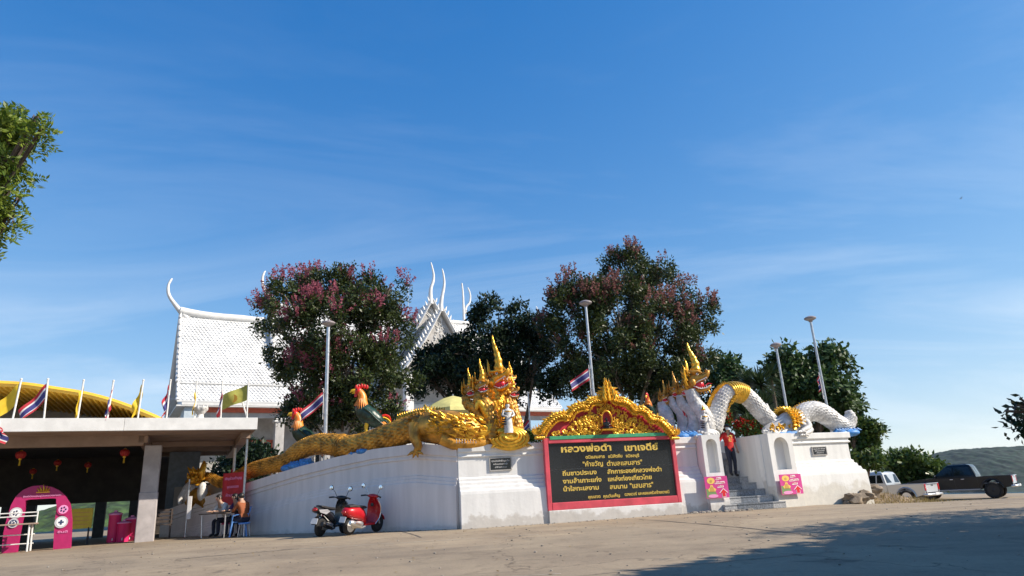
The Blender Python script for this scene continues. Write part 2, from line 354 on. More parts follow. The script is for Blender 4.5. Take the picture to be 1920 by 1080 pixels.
# ================================================================ ground, sea, hills
def ground_material():
    m = bpy.data.materials.new('concrete_yard'); m.use_nodes = True; nt = m.node_tree; b = nt.nodes['Principled BSDF']
    b.inputs['Roughness'].default_value = 0.85; L = nt.links.new
    g = nt.nodes.new('ShaderNodeNewGeometry')
    def nzn(scale, det, vec=None, dist=0):
        n = nt.nodes.new('ShaderNodeTexNoise'); n.inputs['Scale'].default_value = scale; n.inputs['Detail'].default_value = det; n.inputs['Roughness'].default_value = 0.65
        n.inputs['Distortion'].default_value = dist
        L(vec or g.outputs['Position'], n.inputs['Vector']); return n.outputs['Fac']
    def ramp(fac, p0, c0, p1, c1):
        r = nt.nodes.new('ShaderNodeValToRGB'); r.color_ramp.elements[0].position = p0; r.color_ramp.elements[1].position = p1
        r.color_ramp.elements[0].color = (*c0, 1); r.color_ramp.elements[1].color = (*c1, 1); L(fac, r.inputs[0]); return r.outputs[0]
    def mul(a, c, f=1.0):
        x = nt.nodes.new('ShaderNodeMixRGB'); x.blend_type = 'MULTIPLY'; x.inputs[0].default_value = f; L(a, x.inputs[1]); L(c, x.inputs[2]); return x.outputs[0]
    base = ramp(nzn(0.35, 8, None, 0.6), 0.3, (0.27, 0.21, 0.145), 0.7, (0.42, 0.335, 0.225))
    mp = nt.nodes.new('ShaderNodeMapping'); mp.inputs['Rotation'].default_value = (0, 0, radians(-20)); mp.inputs['Scale'].default_value = (0.12, 1.1, 1); L(g.outputs['Position'], mp.inputs[0])
    streak = ramp(nzn(1.0, 7, mp.outputs[0], 0.4), 0.36, (0.74, 0.74, 0.75), 0.62, (1, 1, 1))
    fine = ramp(nzn(24, 8), 0.25, (0.72, 0.72, 0.72), 0.75, (1.12, 1.1, 1.08))
    blot = ramp(nzn(1.7, 6, None, 1.5), 0.30, (0.62, 0.60, 0.58), 0.46, (1, 1, 1))
    vor = nt.nodes.new('ShaderNodeTexVoronoi'); vor.feature = 'DISTANCE_TO_EDGE'; vor.inputs['Scale'].default_value = 0.16
    mpv = nt.nodes.new('ShaderNodeMixRGB'); mpv.inputs[0].default_value = 0.10
    nn = nt.nodes.new('ShaderNodeTexNoise'); nn.inputs['Scale'].default_value = 1.4; nn.inputs['Detail'].default_value = 5; L(g.outputs['Position'], nn.inputs['Vector'])
    av = nt.nodes.new('ShaderNodeVectorMath'); av.operation = 'ADD'; sc = nt.nodes.new('ShaderNodeVectorMath'); sc.operation = 'SCALE'; sc.inputs['Scale'].default_value = 1.6
    L(nn.outputs['Color'], sc.inputs[0]); L(g.outputs['Position'], av.inputs[0]); L(sc.outputs[0], av.inputs[1]); L(av.outputs[0], vor.inputs['Vector'])
    crack = ramp(vor.outputs['Distance'], 0.0, (0.42, 0.40, 0.38), 0.0045, (1, 1, 1))
    mpc = nt.nodes.new('ShaderNodeMapping'); mpc.inputs['Rotation'].default_value = (0, 0, radians(-17)); mpc.inputs['Scale'].default_value = (.20, .30, .01); L(g.outputs['Position'], mpc.inputs[0])
    vc = nt.nodes.new('ShaderNodeTexVoronoi'); vc.distance = 'CHEBYCHEV'; vc.inputs['Scale'].default_value = 1.0; vc.inputs['Randomness'].default_value = .75; L(mpc.outputs[0], vc.inputs['Vector'])
    cast = ramp(vc.outputs['Color'], 0.1, (0.82, 0.83, 0.85), 0.9, (1.08, 1.06, 1.03))
    oil = ramp(nzn(0.9, 3, None, .3), 0.27, (0.45, 0.44, 0.44), 0.34, (1, 1, 1))
    c = mul(mul(mul(mul(mul(mul(base, streak, 0.8), fine, 0.8), blot, 0.7), crack, 0.9), cast, .8), oil, .7)
    L(c, b.inputs['Base Color'])
    bp = nt.nodes.new('ShaderNodeBump'); bp.inputs['Strength'].default_value = 0.35; bp.inputs['Distance'].default_value = 0.02
    L(nzn(40, 8), bp.inputs['Height']); L(bp.outputs[0], b.inputs['Normal'])
    return m
M_['concrete'] = ground_material()
M_['dirt'] = mat('dry_earth', (0.24, 0.17, 0.10), 0.95, var=0.45, vscale=3, bump=0.8, bscale=12)
def ground_sheet():
    xs = sorted(set([-9000, -4000, -1500, -600, -300, -180, -120, -80, -60] + [i for i in range(-48, 50, 1)] + [55, 60, 70, 80, 95, 115, 140, 180, 300, 900, 4000, 9000]))
    ys = sorted(set([-300, -100, -40, -20] + [i for i in range(-10, 62, 1)] + [66, 72, 80, 95, 115, 140, 180, 260, 400, 900]))
    vs = []; fs = []
    for y in ys:
        for x in xs:
            z = ground_z(x, y)
            if x < 30 and y < 40: z += 0.035 * (mnoise.noise(Vector((x * 0.22, y * 0.22, 3))))
            vs.append((x, y, z))
    n = len(xs)
    for j in range(len(ys) - 1):
        for i in range(n - 1): fs.append((j * n + i, j * n + i + 1, (j + 1) * n + i + 1, (j + 1) * n + i))
    b = MB(); b.add(vs, fs); return b.build('ground', M_['concrete'], sm=180, origin=(0, 0, 0))
GROUND = struct(ground_sheet())
M_['water'] = mat('sea_water', (0.03, 0.11, 0.17), 0.16, var=0.25, vscale=0.02, bump=0.25, bscale=0.5)
b = MB(); b.add([(-9000, 60, -38), (12000, 60, -38), (12000, 16000, -38), (-9000, 16000, -38)], [(0, 1, 2, 3)])
struct(b.build('sea', M_['water'], origin=(0, 60, -38)))

def hill(name, prof, Y, depth, zbase, m, bumps, lab_seed, nx=170, ny=40, ra=1.0):
    """ridge line traced by pixels at distance Y; tree-crown lumps on the slope"""
    top = [P(x, y, Y) for x, y in prof]
    vs = []; fs = []
    for j in range(ny + 1):
        t = j / ny                       # 0 front foot .. 1 ridge .. then back
        for i in range(nx + 1):
            q = i / nx * (len(top) - 1); k = min(int(q), len(top) - 2); p = top[k].lerp(top[k + 1], q - k)
            h = p.z - zbase; s = t * 1.5
            zz_ = zbase + h * (sin(min(1, s) * pi / 2) if s <= 1 else cos((s - 1) * pi * 0.9))
            x = p.x; y = Y - depth + depth * s
            w = Vector((x / bumps, y / bumps, lab_seed))
            lump = 0.5 - mnoise.voronoi(w)[0][0]
            rid = mnoise.fractal(Vector((x / (bumps * 9), y / (bumps * 9), lab_seed)), 1.0, 2.0, 4)
            amp = min(1.0, max(0, h) / (bumps * 3) + 0.2) * smooth(t * 5)
            vs.append((x + rid * bumps * 0.3, y, zz_ + lump * bumps * 0.40 * amp + rid * bumps * ra * amp * (0 if abs(s - 1) < .18 else 1)))
    n = nx + 1
    for j in range(ny):
        for i in range(nx): fs.append((j * n + i, j * n + i + 1, (j + 1) * n + i + 1, (j + 1) * n + i))
    b = MB(); b.add(vs, fs); return struct(b.build(name, m, sm=180))
M_['farforest'] = mat('forest_canopy', (0.013, 0.034, 0.015), 0.9, var=0.7, vscale=0.10, bump=1.0, bscale=0.4)
M_['nearforest'] = mat('near_forest_canopy', (0.05, 0.09, 0.022), 0.9, var=0.7, vscale=0.5, bump=1.0, bscale=1.5)
hill('hills', [(1640, 905), (1690, 885), (1722, 864), (1750, 852), (1775, 846), (1800, 843), (1830, 843), (1862, 839), (1880, 842), (1905, 850), (1950, 868), (2040, 880), (2140, 892)], 1500, 420, -39, M_['farforest'], 16, 4.2, 260, 60, .35)
hill('hills', [(-420, 992), (-200, 990), (40, 984), (75, 972), (110, 955), (150, 944), (180, 937), (230, 934), (300, 928), (420, 930), (520, 945)], 150, 60, -20, M_['nearforest'], 2.0, 9.1, 300, 90, .15)

# ================================================================ white walls and stairs
CX = P(862, 992, 19.0)
FR = Frame((CX.x, CX.y), radians(15))                  # sign front
FL = Frame((CX.x, CX.y), radians(-30))                 # long wall; s runs negative to the left
ZG = 0.76                                              # yard level at the walls
ZT = FR.px(900, 834)[1]                                # wall top
def prof_wall(name, fr, stations, prof, m, parent=None, back=-0.5):
    """stations: (s, zbase, ztop); prof: list of (fraction down from top or metres, outset). Lofted with mitre-free ends."""
    rings = []
    for s, zb, zt in stations:
        r = [fr.pt(s, zt, back)]
        for d, o in prof:
            z = zt - d * (zt - zb) ; r.append(fr.pt(s, max(z, zb - 0.3), o))
        r.append(fr.pt(s, zb - 0.3, prof[-1][1])); r.append(fr.pt(s, zb - 0.3, back)); rings.append(r)
    b = MB(); b.loft(rings)
    return b
PROF = [(0, .07), (.085, .07), (.09, .02), (.125, .02), (.13, .05), (.15, .05), (.155, 0), (.40, 0), (.41, .045), (.45, .05), (.455, .10), (.50, .115), (.505, .16), (.55, .18), (.56, .235), (.60, .25), (1.0, .27)]
# corner pedestal that carries the golden serpent heads
s_a, s_b = 0.0, FR.px(1020, 900)[0]
gp = thing('pedestal_wall', FR.pt(s_a + 1, ZG, 0), 'white moulded plaster pedestal under the golden serpent heads', 'wall')
b = prof_wall('body', FR, [(s_a - .0, ZG, ZT), (s_b + .25, ZG, ZT)], PROF, None, back=-1.6)
b.build('body', M_['white'], gp, bevel=0.012)
# niche pier and block between sign and stair
s_c = FR.px(1272, 900)[0]; s_d = FR.px(1318, 900, .2)[0]; s_e = FR.px(1366, 930, .35)[0]
def niche_pier(fr, a0, a1, zb, zt, name, label, back, wid_out, m):
    """pier with an arched niche: front built from jambs, arch spandrel and a recessed back"""
    root = thing(name, fr.pt((a0 + a1) / 2, zb, 0), label, 'pier')
    o1 = wid_out; o0 = back; flare = .10
    zn0 = zb + (zt - zb) * 0.50; zn1 = zt - 0.12; w = (a1 - a0); j = w * 0.2; na0, na1 = a0 + j, a1 - j
    b = MB()
    # base, tapering outwards below the niche
    b.hexa([fr.pt(a0 - flare * .3, zb - .3, o0), fr.pt(a1 + flare * .3, zb - .3, o0), fr.pt(a1 + flare * .3, zb - .3, o1 + flare), fr.pt(a0 - flare * .3, zb - .3, o1 + flare),
            fr.pt(a0, zn0, o0), fr.pt(a1, zn0, o0), fr.pt(a1, zn0, o1), fr.pt(a0, zn0, o1)])
    b.fbox(fr, a0, na0, zn0, zt, o0, o1); b.fbox(fr, na1, a1, zn0, zt, o0, o1)
    b.fbox(fr, na0, na1, zn0, zt - .05, o0, o1 - .22)
    # arch spandrel
    r = (na1 - na0) / 2; c = (na0 + na1) / 2; zc = zn1 - r; arc = [(c + r * cos(t), zc + r * sin(t)) for t in np.linspace(0, pi, 13)]
    for i in range(12):
        (x0, z0), (x1, z1) = arc[i], arc[i + 1]
        b.hexa([fr.pt(x0, z0, o1 - .22), fr.pt(x1, z1, o1 - .22), fr.pt(x1, z1, o1), fr.pt(x0, z0, o1), fr.pt(x0, zt, o1 - .22), fr.pt(x1, zt, o1 - .22), fr.pt(x1, zt, o1), fr.pt(x0, zt, o1)])
    b.build('body', m, root)
    return root
mid = thing('pedestal_wall', FR.pt(s_c + .4, ZG, 0), 'white moulded plaster block between black sign and stair pier', 'wall')
prof_wall('body', FR, [(s_c - .25, ZG, ZT), (s_d + .02, ZG, ZT)], PROF, None, back=-1.6).build('body', M_['white'], mid, bevel=0.012)
niche_pier(FR, s_d + .03, s_e - .05, ZG, ZT + .02, 'stair_pier', 'white pier with arched niche beside the serpent with many heads, next to stairs', -1.6, .38, M_['white'])
# right block
SR0 = FR.px(1450, 900, .3)[0]; SR1 = FR.px(1482, 900, .3)[0]
FRB = Frame(FR.pt(SR0, 0, 0)[:2], radians(15 + 6))
pr1 = FRB.px(1484, 850, .2)[0]; pr_end = FRB.px(1594, 850, 0)[0]
niche_pier(FRB, 0.0, pr1, ZG, ZT, 'stair_pier', 'white pier with arched niche at corner of cracked worn wall', -1.6, .32, M_['worn'])
rb = thing('pedestal_wall', FRB.pt(pr1 + 1, ZG, 0), 'white moulded wall with peeling stained foot under the white serpent tail', 'wall')
def prof_flare_end(fr, s0, s1, zb, zt, prof, back):
    """wall whose far end repeats the moulded profile round the corner"""
    b = MB(); rings = []
    prof2 = [(0, prof[0][1])] + list(prof[1:])
    for d, o in prof2 + [(1.15, prof[-1][1])] + [(1.5, prof[-1][1])]:
        z = zt - d * (zt - zb)
        rings.append([fr.pt(s0, z, back), fr.pt(s0, z, o), fr.pt(s1 + o * 1.25, z, o), fr.pt(s1 + o * 1.25, z, back)])
    b.loft(rings); return b
prof_flare_end(FRB, pr1 + .01, pr_end, ZG, ZT, PROF, -3.2).build('body', M_['worn'], rb, bevel=0.012)
# stair: steps climb back between the two piers
st = thing('stairs', FR.pt((s_e + SR0) / 2, ZG, 0), 'grey granite tiled stairs climbing between white piers', 'stairs')
NST = 11; RIS = (ZT - .08 - ZG) / NST; TRD = .36
for i in range(NST):
    z1 = ZG + RIS * (i + 1); o1 = .55 - TRD * i; a0 = s_e - .30 + (.25 if i else 0); a1 = SR0 - .04 + (.02 if i == 0 else 0)
    if i == 0: a1 = SR0 + .12
    b = MB(); b.fbox(FR, a0 + .002 * i, a1, ZG - .25 if i == 0 else z1 - RIS - .02, z1 - .03, o1 - TRD - .1, o1)
    stp = b.build('step', M_['lighttile'], st)
    # riser tiles and tread slabs, laid piece by piece
    cuts = np.linspace(a0, a1, 4) if i % 2 else np.array([a0, a0 + (a1 - a0) * .2, a0 + (a1 - a0) * .78, a1])
    for k in range(3):
        mm = M_['lighttile'] if ((i < 2 and k == 0) or (k == 2 and i > 0) or (i == 0 and k == 2)) else M_['greytile']
        t = MB(); t.fbox(FR, cuts[k] + .006, cuts[k + 1] - .006, z1 - RIS + .01, z1 - .036, o1 + .002, o1 + .014); t.build('tile', mm, stp)
        t = MB(); t.fbox(FR, cuts[k] + .006, cuts[k + 1] - .006, z1 - .028, z1, o1 - TRD, o1 + .03); t.build('tile', mm, stp)
# stair side wall on the right, going back from the pier, and the hidden one on the left
sw = MB(); sw.hexa([FR.pt(SR0 - .03, ZG - .2, -5.5), FR.pt(SR0 + .25, ZG - .2, -5.5), FR.pt(SR0 + .25, ZG - .2, -.02), FR.pt(SR0 - .03, ZG - .2, -.02),
                    FR.pt(SR0 - .03, ZT - .02, -5.5), FR.pt(SR0 + .25, ZT - .02, -5.5), FR.pt(SR0 + .25, ZT - .02, -.02), FR.pt(SR0 - .03, ZT - .02, -.02)])
swo = sw.build('stair_wall', M_['stairwall'], bevel=.01); tag(swo, 'tall white side wall of the stairs with flaking plaster above steps', 'wall')
# broken plaster lumps where the steps meet the side wall
for i in range(4, 9):
    q = MB(); z = ZG + RIS * (i + 1); o = .55 - TRD * i
    ring = []
    for k in range(9):
        t = k / 8; ring.append(FR.pt(SR0 - .034, z - RIS * 1.0 + (RIS * (1.25 + .35 * random.random())) * sin(pi * t) ** .6, o - .35 + .75 * t))
    q.prism(ring, FR.u * .02 - FR.u * .045); q.build('plaster_patch', M_['wallgrey'], swo)
# long wall falling to the left
sl = [(-0.02, ZG, ZT)]
for x, y in ((780, 832), (700, 842), (630, 857), (560, 875), (480, 900), (400, 927), (350, 942), (300, 960)):
    a, z = FL.px(x, y, .05); sl.append((a, ZG + (.0 if x > 420 else .02), z))
lw = thing('retaining_wall', FL.pt(-6, ZG, 0), 'long white retaining wall in shade stepping down below the golden serpent body', 'wall')
PROFL = [(0, .05), (.13, .05), (.135, .0), (.16, 0), (.165, .03), (.19, .03), (.20, 0), (.40, 0), (.405, .03), (.44, .035), (.445, .06), (.48, .065), (.49, .09), (.55, .10), (1.0, .11)]
rings = []
for a, zb, zt in sl:
    H = ZT - ZG; r = [FL.pt(a, zt, -.55)]
    for d, o in PROFL:
        z = zt - d * H
        r.append(FL.pt(a, max(z, zb - .05), o))
    r += [FL.pt(a, zb - .3, PROFL[-1][1]), FL.pt(a, zb - .3, -.55)]
    rings.append(r)
b = MB(); b.loft(rings); b.build('body', M_['shadewall'], lw)
# terrace behind the walls (filled ground), its edge follows the walls
pts = [FL.pt(-13.5, 0, -.5), FL.pt(-6, 0, -.5), FL.pt(0, 0, -.6), FR.pt(s_e - .4, 0, -1.4), FR.pt(s_e - .4, 0, -5.4), FR.pt(SR0 + .2, 0, -5.4), FR.pt(SR0 + .2, 0, -1.5), FRB.pt(pr_end - .1, 0, -1.0), FRB.pt(pr_end - .1, 0, -3.1), P(1590, 800, 34), Vector((16, 64, 0)), Vector((-32, 62, 0)), Vector((-20.0, 37.5, 0)), FL.pt(-13.5, 0, -7)]
ZTER = ZT - .45
b = MB(); b.prism([Vector((p.x, p.y, -1.5)) for p in pts], (0, 0, ZTER + 1.5))
M_['terrace'] = mat('terrace_paving', (0.36, 0.33, 0.30), 0.8, var=0.25, vscale=1.2, bump=.1)
struct(b.build('terrace', M_['terrace']))
# low rubble seam where wall foot meets the yard
M_['rubble'] = mat('broken_concrete', (0.30, 0.27, 0.23), 0.95, var=.5, vscale=8, bump=.6, bscale=20)
def rock(c, r, m, name='rock', parent=None, sq=.6, sd=0, sub=2):
    bm = bmesh.new(); bmesh.ops.create_icosphere(bm, subdivisions=sub, radius=1)
    for v in bm.verts:
        n = mnoise.fractal(v.co * 1.6 + Vector((sd * 7.3, sd, 0)), 1, 2, 3); f = 1 + n * .5
        v.co = Vector((v.co.x * f * r, v.co.y * f * r * .85, v.co.z * f * r * sq))
    b = MB(); vv = [v.co + Vector(c) for v in bm.verts]; bm.verts.ensure_lookup_table()
    b.add(vv, [tuple(v.index for v in f.verts) for f in bm.faces]); bm.free()
    return b.build(name, m, parent, sm=35)
rub = MB()
for i in range(170):
    t = random.random(); a = FR.px(1272, 960)[0] + t * (s_e - s_c + .55); o = .36 + (.30 if t > .55 else 0) + random.random() * .16
    p = FR.pt(a, ZG + .0, o); r = .015 + .05 * random.random() ** 2
    rub.ell((p.x, p.y, ZG + r * .3), (r * 1.4, r, r * .8), 6, 4)
stuff(tag(rub.build('rubble', M_['rubble']), 'broken concrete crumbs along foot of the pier by the stairs', 'rubble'))
# concrete slab joints in the yard: raised mortar strips
def strip(p0, p1, w, name, m):
    b = MB(); n = 24; L = []; R_ = []
    d = (Vector(p1) - Vector(p0)); nr = Vector((-d.y, d.x, 0)).normalized()
    for i in range(n + 1):
        q = Vector(p0).lerp(Vector(p1), i / n); ww = w * (.6 + .6 * random.random()); wob = nr * .04 * mnoise.noise(q * .9)
        for sgn, lst in ((1, L), (-1, R_)):
            x = q + nr * ww * sgn / 2 + wob; lst.append((x.x, x.y, ground_z(x.x, x.y) + .035 * mnoise.noise(Vector((x.x * .22, x.y * .22, 3))) + .006))
    b.add(L + R_, [(i, i + 1, n + 2 + i, n + 1 + i) for i in range(n)]); o = b.build(name, m, GROUND); return o
M_['mortar'] = mat('pale_mortar', (0.45, 0.40, 0.33), .9, var=.3, vscale=5)
M_['darkseam'] = mat('dark_seam', (0.12, 0.10, 0.085), .95, var=.3, vscale=8)
for (a, c, w, mm) in (((700, 1007), (1210, 975), .06, 'mortar'), ((770, 1000), (1000, 992), .04, 'mortar'), ((560, 1030), (1010, 1003), .045, 'mortar'), ((1200, 977), (1530, 996), .05, 'darkseam'), ((740, 996), (790, 1010), .05, 'darkseam'), ((330, 1048), (560, 1030), .05, 'darkseam'), ((900, 1062), (1560, 1012), .02, 'darkseam'), ((520, 1075), (1050, 1046), .025, 'mortar'), ((1560, 960), (1920, 948), .05, 'mortar')):
    strip(PZ(a[0], a[1], .72), PZ(c[0], c[1], .72), w, 'joint', M_[mm])

# grit and fallen leaves lying on the yard
rg2 = np.random.default_rng(5); ng = 900
gxs = rg2.uniform(-10, 11, ng); gys = rg2.uniform(9, 21, ng); wl_ = rg2.random(ng) < .55
fs_ = rg2.uniform(-11, 9, ng)
grit = MB()
for a_, b2_, w_, f_ in zip(gxs, gys, wl_, fs_):
    if w_: p = (FR if f_ > 0 else FL).pt(f_, 0, (.32 if f_ > 0 else .14) + abs(rg2.normal()) * .22)
    else: p = Vector((a_, b2_, 0))
    if (p - FR.o).dot(FR.n) < .3 and (p - FL.o).dot(FL.n) < .1: continue
    r_ = .006 + .016 * rg2.random() ** 3; z_ = ground_z(p.x, p.y) + .035 * mnoise.noise(Vector((p.x * .22, p.y * .22, 3)))
    grit.ell((p.x, p.y, z_ + r_ * .4), (r_ * 1.5, r_ * 1.1, r_ * .7), 5, 3)
stuff(tag(grit.build('grit', M_['rubble']), 'loose grit scattered over the concrete yard and along walls', 'grit'))
M_['deadleaf'] = leaf_mat('fallen_leaf', (.16, .10, .04), (.30, .22, .09), .8, .1)
# ================================================================ black sign with gold lettering
sign = thing('sign_board', FR.at(1148, 970, .3), 'black granite sign with gold Thai lettering in pinkish red frame under gold gable', 'sign')
SO = .33                                                # face offset of the sign
sgL, zt_ = FR.px(1019, 822, SO); sgR, _ = FR.px(1272, 880, SO); zb_ = FR.px(1028, 958, SO)[1]; zpt = zt_ - .02
zw = ZG - .3
b = MB(); b.fbox(FR, sgL + .02, sgR - .03, zw, zb_, -.3, SO + .01); b.build('plinth', M_['white'], sign, bevel=.01)
b = MB(); b.fbox(FR, sgL + .06, sgR - .06, zb_, zt_ - .05, -.3, SO - .10); b.build('core', M_['pinkred'], sign)
fw = .13; zi0 = zb_ + .20; zi1 = zt_ - .15
for nm, (a0, a1, z0, z1) in (('frame', (sgL, sgL + fw, zb_, zt_)), ('frame', (sgR - fw, sgR, zb_, zt_)), ('frame', (sgL + fw, sgR - fw, zb_, zi0)), ('frame', (sgL + fw, sgR - fw, zi1, zt_))):
    b = MB(); b.fbox(FR, a0 + .001, a1 - .001, z0, z1, SO - .12, SO + (.0 if z1 - z0 > 1 else .004)); b.build(nm, M_['pinkred'], sign, bevel=.012)
pa0, pa1 = sgL + fw, sgR - fw; PW = pa1 - pa0
zsplit = zi0 + (zi1 - zi0) * .55; am = pa0 + PW * .52
for a0, a1, z0, z1 in ((pa0, am, zsplit, zi1), (am, pa1, zsplit, zi1), (pa0, am, zi0, zsplit), (am, pa1, zi0, zsplit)):
    b = MB(); b.fbox(FR, a0 + .004, a1 - .004, z0 + .005, z1 - .005, SO - .098, SO - .055); b.build('panel', M_['granite'], sign, bevel=.003)
b = MB(); b.fbox(FR, pa0, pa1, zi0, zi1, SO - .0985, SO - .068); b.build('grout', M_['wallgrey'], sign)
# lettering: real glyph meshes lying on the panels
M_['goldletter'] = mat('gold_leaf_letters', (0.80, 0.56, 0.12), 0.38, 0.35)
FONT = None
import os
fdir = os.path.join(bpy.utils.system_resource('DATAFILES'), 'fonts')
for fn in sorted(os.listdir(fdir)):
    if 'Thai' in fn: FONT = bpy.data.fonts.load(os.path.join(fdir, fn))
def text_mesh(txt, fr, a, z, o, height, width=None, m=None, parent=None, name='lettering', align='CENTER', bold=.0, ext=.006, shear=0.0):
    cu = bpy.data.curves.new('t', 'FONT'); cu.body = txt; cu.size = 1; cu.extrude = 0.02; cu.offset = bold; cu.resolution_u = 3; cu.align_x = 'CENTER'; cu.shear = shear
    if FONT and any(ord(c) > 0xE00 for c in txt) and '"' not in txt: cu.font = FONT
    ob = bpy.data.objects.new('t', cu); COL.objects.link(ob)
    dg = bpy.context.evaluated_depsgraph_get(); me = bpy.data.meshes.new_from_object(ob.evaluated_get(dg))
    bpy.data.objects.remove(ob)
    v = np.zeros(len(me.vertices) * 3); me.vertices.foreach_get('co', v); v = v.reshape(-1, 3)
    w = v[:, 0].max() - v[:, 0].min(); cx = (v[:, 0].max() + v[:, 0].min()) / 2
    sy = height; sx = (width / w) if width else height
    b = MB(); pts = [fr.pt(a + (p[0] - cx) * sx, z + p[1] * sy, o + (ext if p[2] > 0 else 0.0)) for p in v]
    b.add(pts, [tuple(p.vertices) for p in me.polygons]); bpy.data.meshes.remove(me)
    return b.build(name, m, parent, recalc=False)
LO = SO - .0555
def tl(x0, x1, y, txt, h, bold=.012):
    """text spanning pixel columns x0..x1 with its baseline at pixel row y"""
    (aa, za), (ab, zb2) = FR.px(x0, y, LO), FR.px(x1, y, LO)
    a_c, z_c = FR.px((x0 + x1) / 2, y, LO)
    text_mesh(txt, FR, a_c, z_c, LO, h, ab - aa, M_['goldletter'], sign, 'lettering', bold=bold)
def r6(x, y): return 1000 + x / 6.0, 800 + y / 6.0
for x0, x1, y0, y1, txt, h, bo in (
    (315, 882, 283, 272, 'หลวงพ่อดำ', .36, .022), (1028, 1408, 268, 262, 'เขาเจดีย์', .36, .022),
    (588, 805, 358, 352, 'ต.แสมสาร', .17, .018), (842, 1002, 350, 345, 'อ.สัตหีบ', .17, .018), (1040, 1192, 344, 340, 'จ.ชลบุรี', .17, .018),
    (558, 785, 446, 440, '"คำขวัญ', .18, .018), (830, 1228, 436, 428, 'ตำบลแสมสาร"', .18, .018),
    (330, 715, 548, 536, 'ถิ่นชาวประมง', .235, .018), (836, 1448, 525, 505, 'สักการะองค์หลวงพ่อดำ', .235, .018),
    (332, 770, 636, 620, 'งามล้ำเกาะแก่ง', .235, .018), (842, 1336, 608, 594, 'แหล่งท่องเที่ยวไทย', .235, .018),
    (340, 740, 724, 708, 'น้ำใสทะเลงาม', .235, .018), (862, 1058, 699, 692, 'สมนาม', .235, .018), (1088, 1352, 690, 680, '"แสมสาร"', .19, .018),
    (618, 755, 806, 800, 'คุณเสวต', .16, .014), (788, 975, 798, 788, 'คุณวันเพ็ญ', .16, .014), (1028, 1165, 776, 770, 'ดวงแววร์', .16, .014), (1180, 1532, 765, 748, 'และครอบครัวสร้างถวาย.', .16, .014)):
    xa, ya = r6(x0, (y0 + y1) / 2); xb, _ = r6(x1, y1)
    tl(xa, xb, ya, txt, h, bo)

# ---------------- carved gable over the sign
ped = thing('gable_ornament', FR.at(1140, 818, .25), 'gilded carved gable with flame edges standing on the black sign', 'ornament')
def c5(x, y, o): return FR.at(980 + x / 3.856, 700 + y / 3.856, o)
outer = [(120, 440), (165, 395), (200, 335), (245, 300), (300, 290), (345, 262), (385, 245), (430, 215), (480, 195), (530, 190), (575, 150), (615, 105), (655, 150), (695, 185), (745, 205), (800, 235), (850, 262), (895, 275), (940, 310), (985, 345), (1030, 385), (1065, 420), (1090, 450)]
inner = [(190, 450)] + [(215, 400), (250, 370), (300, 345), (350, 330), (380, 295), (430, 285), (470, 250), (520, 245), (570, 215), (615, 200), (680, 225), (740, 245), (790, 285), (840, 300), (885, 310), (905, 350), (950, 365), (1000, 380), (1035, 420)] + [(1045, 455)]
b = MB(); b.prism([c5(x, y, .0) for x, y in [(150, 462)] + outer[1:-1] + [(1080, 462)]], FR.n * .22); b.build('backing', M_['red'], ped)
b = MB(); a0, z0 = FR.px(*(980 + 190 / 3.856, 700 + 458 / 3.856), .3); a1, z1 = FR.px(980 + 1040 / 3.856, 700 + 445 / 3.856, .3)
b.fbox(FR, a0, a1, min(z0, z1) - .03, min(z0, z1) + .07, .15, SO + .02); b.build('ledge', M_['green'], ped, bevel=.01)
edge = catmull([c5(x, y, .36) for x, y in ((132, 440), (150, 405), (185, 360), (225, 325), (275, 308), (325, 312), (342, 292), (365, 262), (415, 240), (462, 238), (480, 212), (520, 198), (562, 196), (590, 158), (615, 118), (642, 158), (672, 198), (715, 204), (758, 222), (788, 252), (808, 268), (850, 266), (888, 282), (908, 312), (930, 332), (975, 338), (1015, 368), (1048, 402), (1080, 440))], 5)
n = len(edge)
b = MB()
wv = [(.05 + .02 * abs(sin(i / n * pi * 9))) for i in range(n)]
b.tube(edge, wv, 10, up=FR.n, flat=1.5)
for off, rr in ((.12, .028), (-.11, .028), (.055, .02), (-.055, .02)):
    pl = []
    for i in range(n):
        t = (edge[min(i + 1, n - 1)] - edge[max(i - 1, 0)]).normalized(); nn = FR.n.cross(t) * -1
        pl.append(edge[i] + nn * (off * (1 if nn.z >= -9 else 1)) + FR.n * .03)
    b.tube(pl, [rr + .012 * sin(i * .9) for i in range(n)], 8)
b.build('edge_moulding', M_['goldlite'], ped, sm=60)
def flame(b, p, d, side, h, w, mi=0, curl=.35, thick=.35):
    """curled flame leaf (kranok): swept taper from p along d, bending to side"""
    pts = []; rad = []
    for k in range(7):
        t = k / 6; pts.append(p + d * (h * t) + side * (curl * h * sin(t * pi * .9) * (0.6 - t)))
        rad.append(w * (1 - t) ** .8 * (1 + .5 * sin(t * pi)) + .004)
    b.tube(pts, rad, 6, mi=mi, flat=thick + .3)
fl = MB()
for i in range(2, n - 2, 2):
    t = (edge[i + 1] - edge[i - 1]).normalized(); up_ = Vector((0, 0, 1)) - t * t.z
    up_ = up_.normalized() if up_.length > .05 else Vector((0, 0, 1))
    h = .10 + .05 * ((i // 3) % 2) + .16 * max(0, 1 - abs(i - n / 2) / 9)
    flame(fl, edge[i] + up_ * .07 + FR.n * .0, (up_ * .8 + t * (.5 if i > n / 2 else -.5) * .3).normalized(), t * (1 if i < n / 2 else -1), h, .065)
    flame(fl, edge[i] - up_ * .04 + FR.n * .09, (up_ * .7 + t * (.7 if i > n / 2 else -.7)).normalized(), t, .17, .035, curl=.8); flame(fl, edge[i] - up_ * .10 + FR.n * .05, (up_ * -.6 + t * (.7 if i > n / 2 else -.7)).normalized(), t, .12, .03, curl=.8)
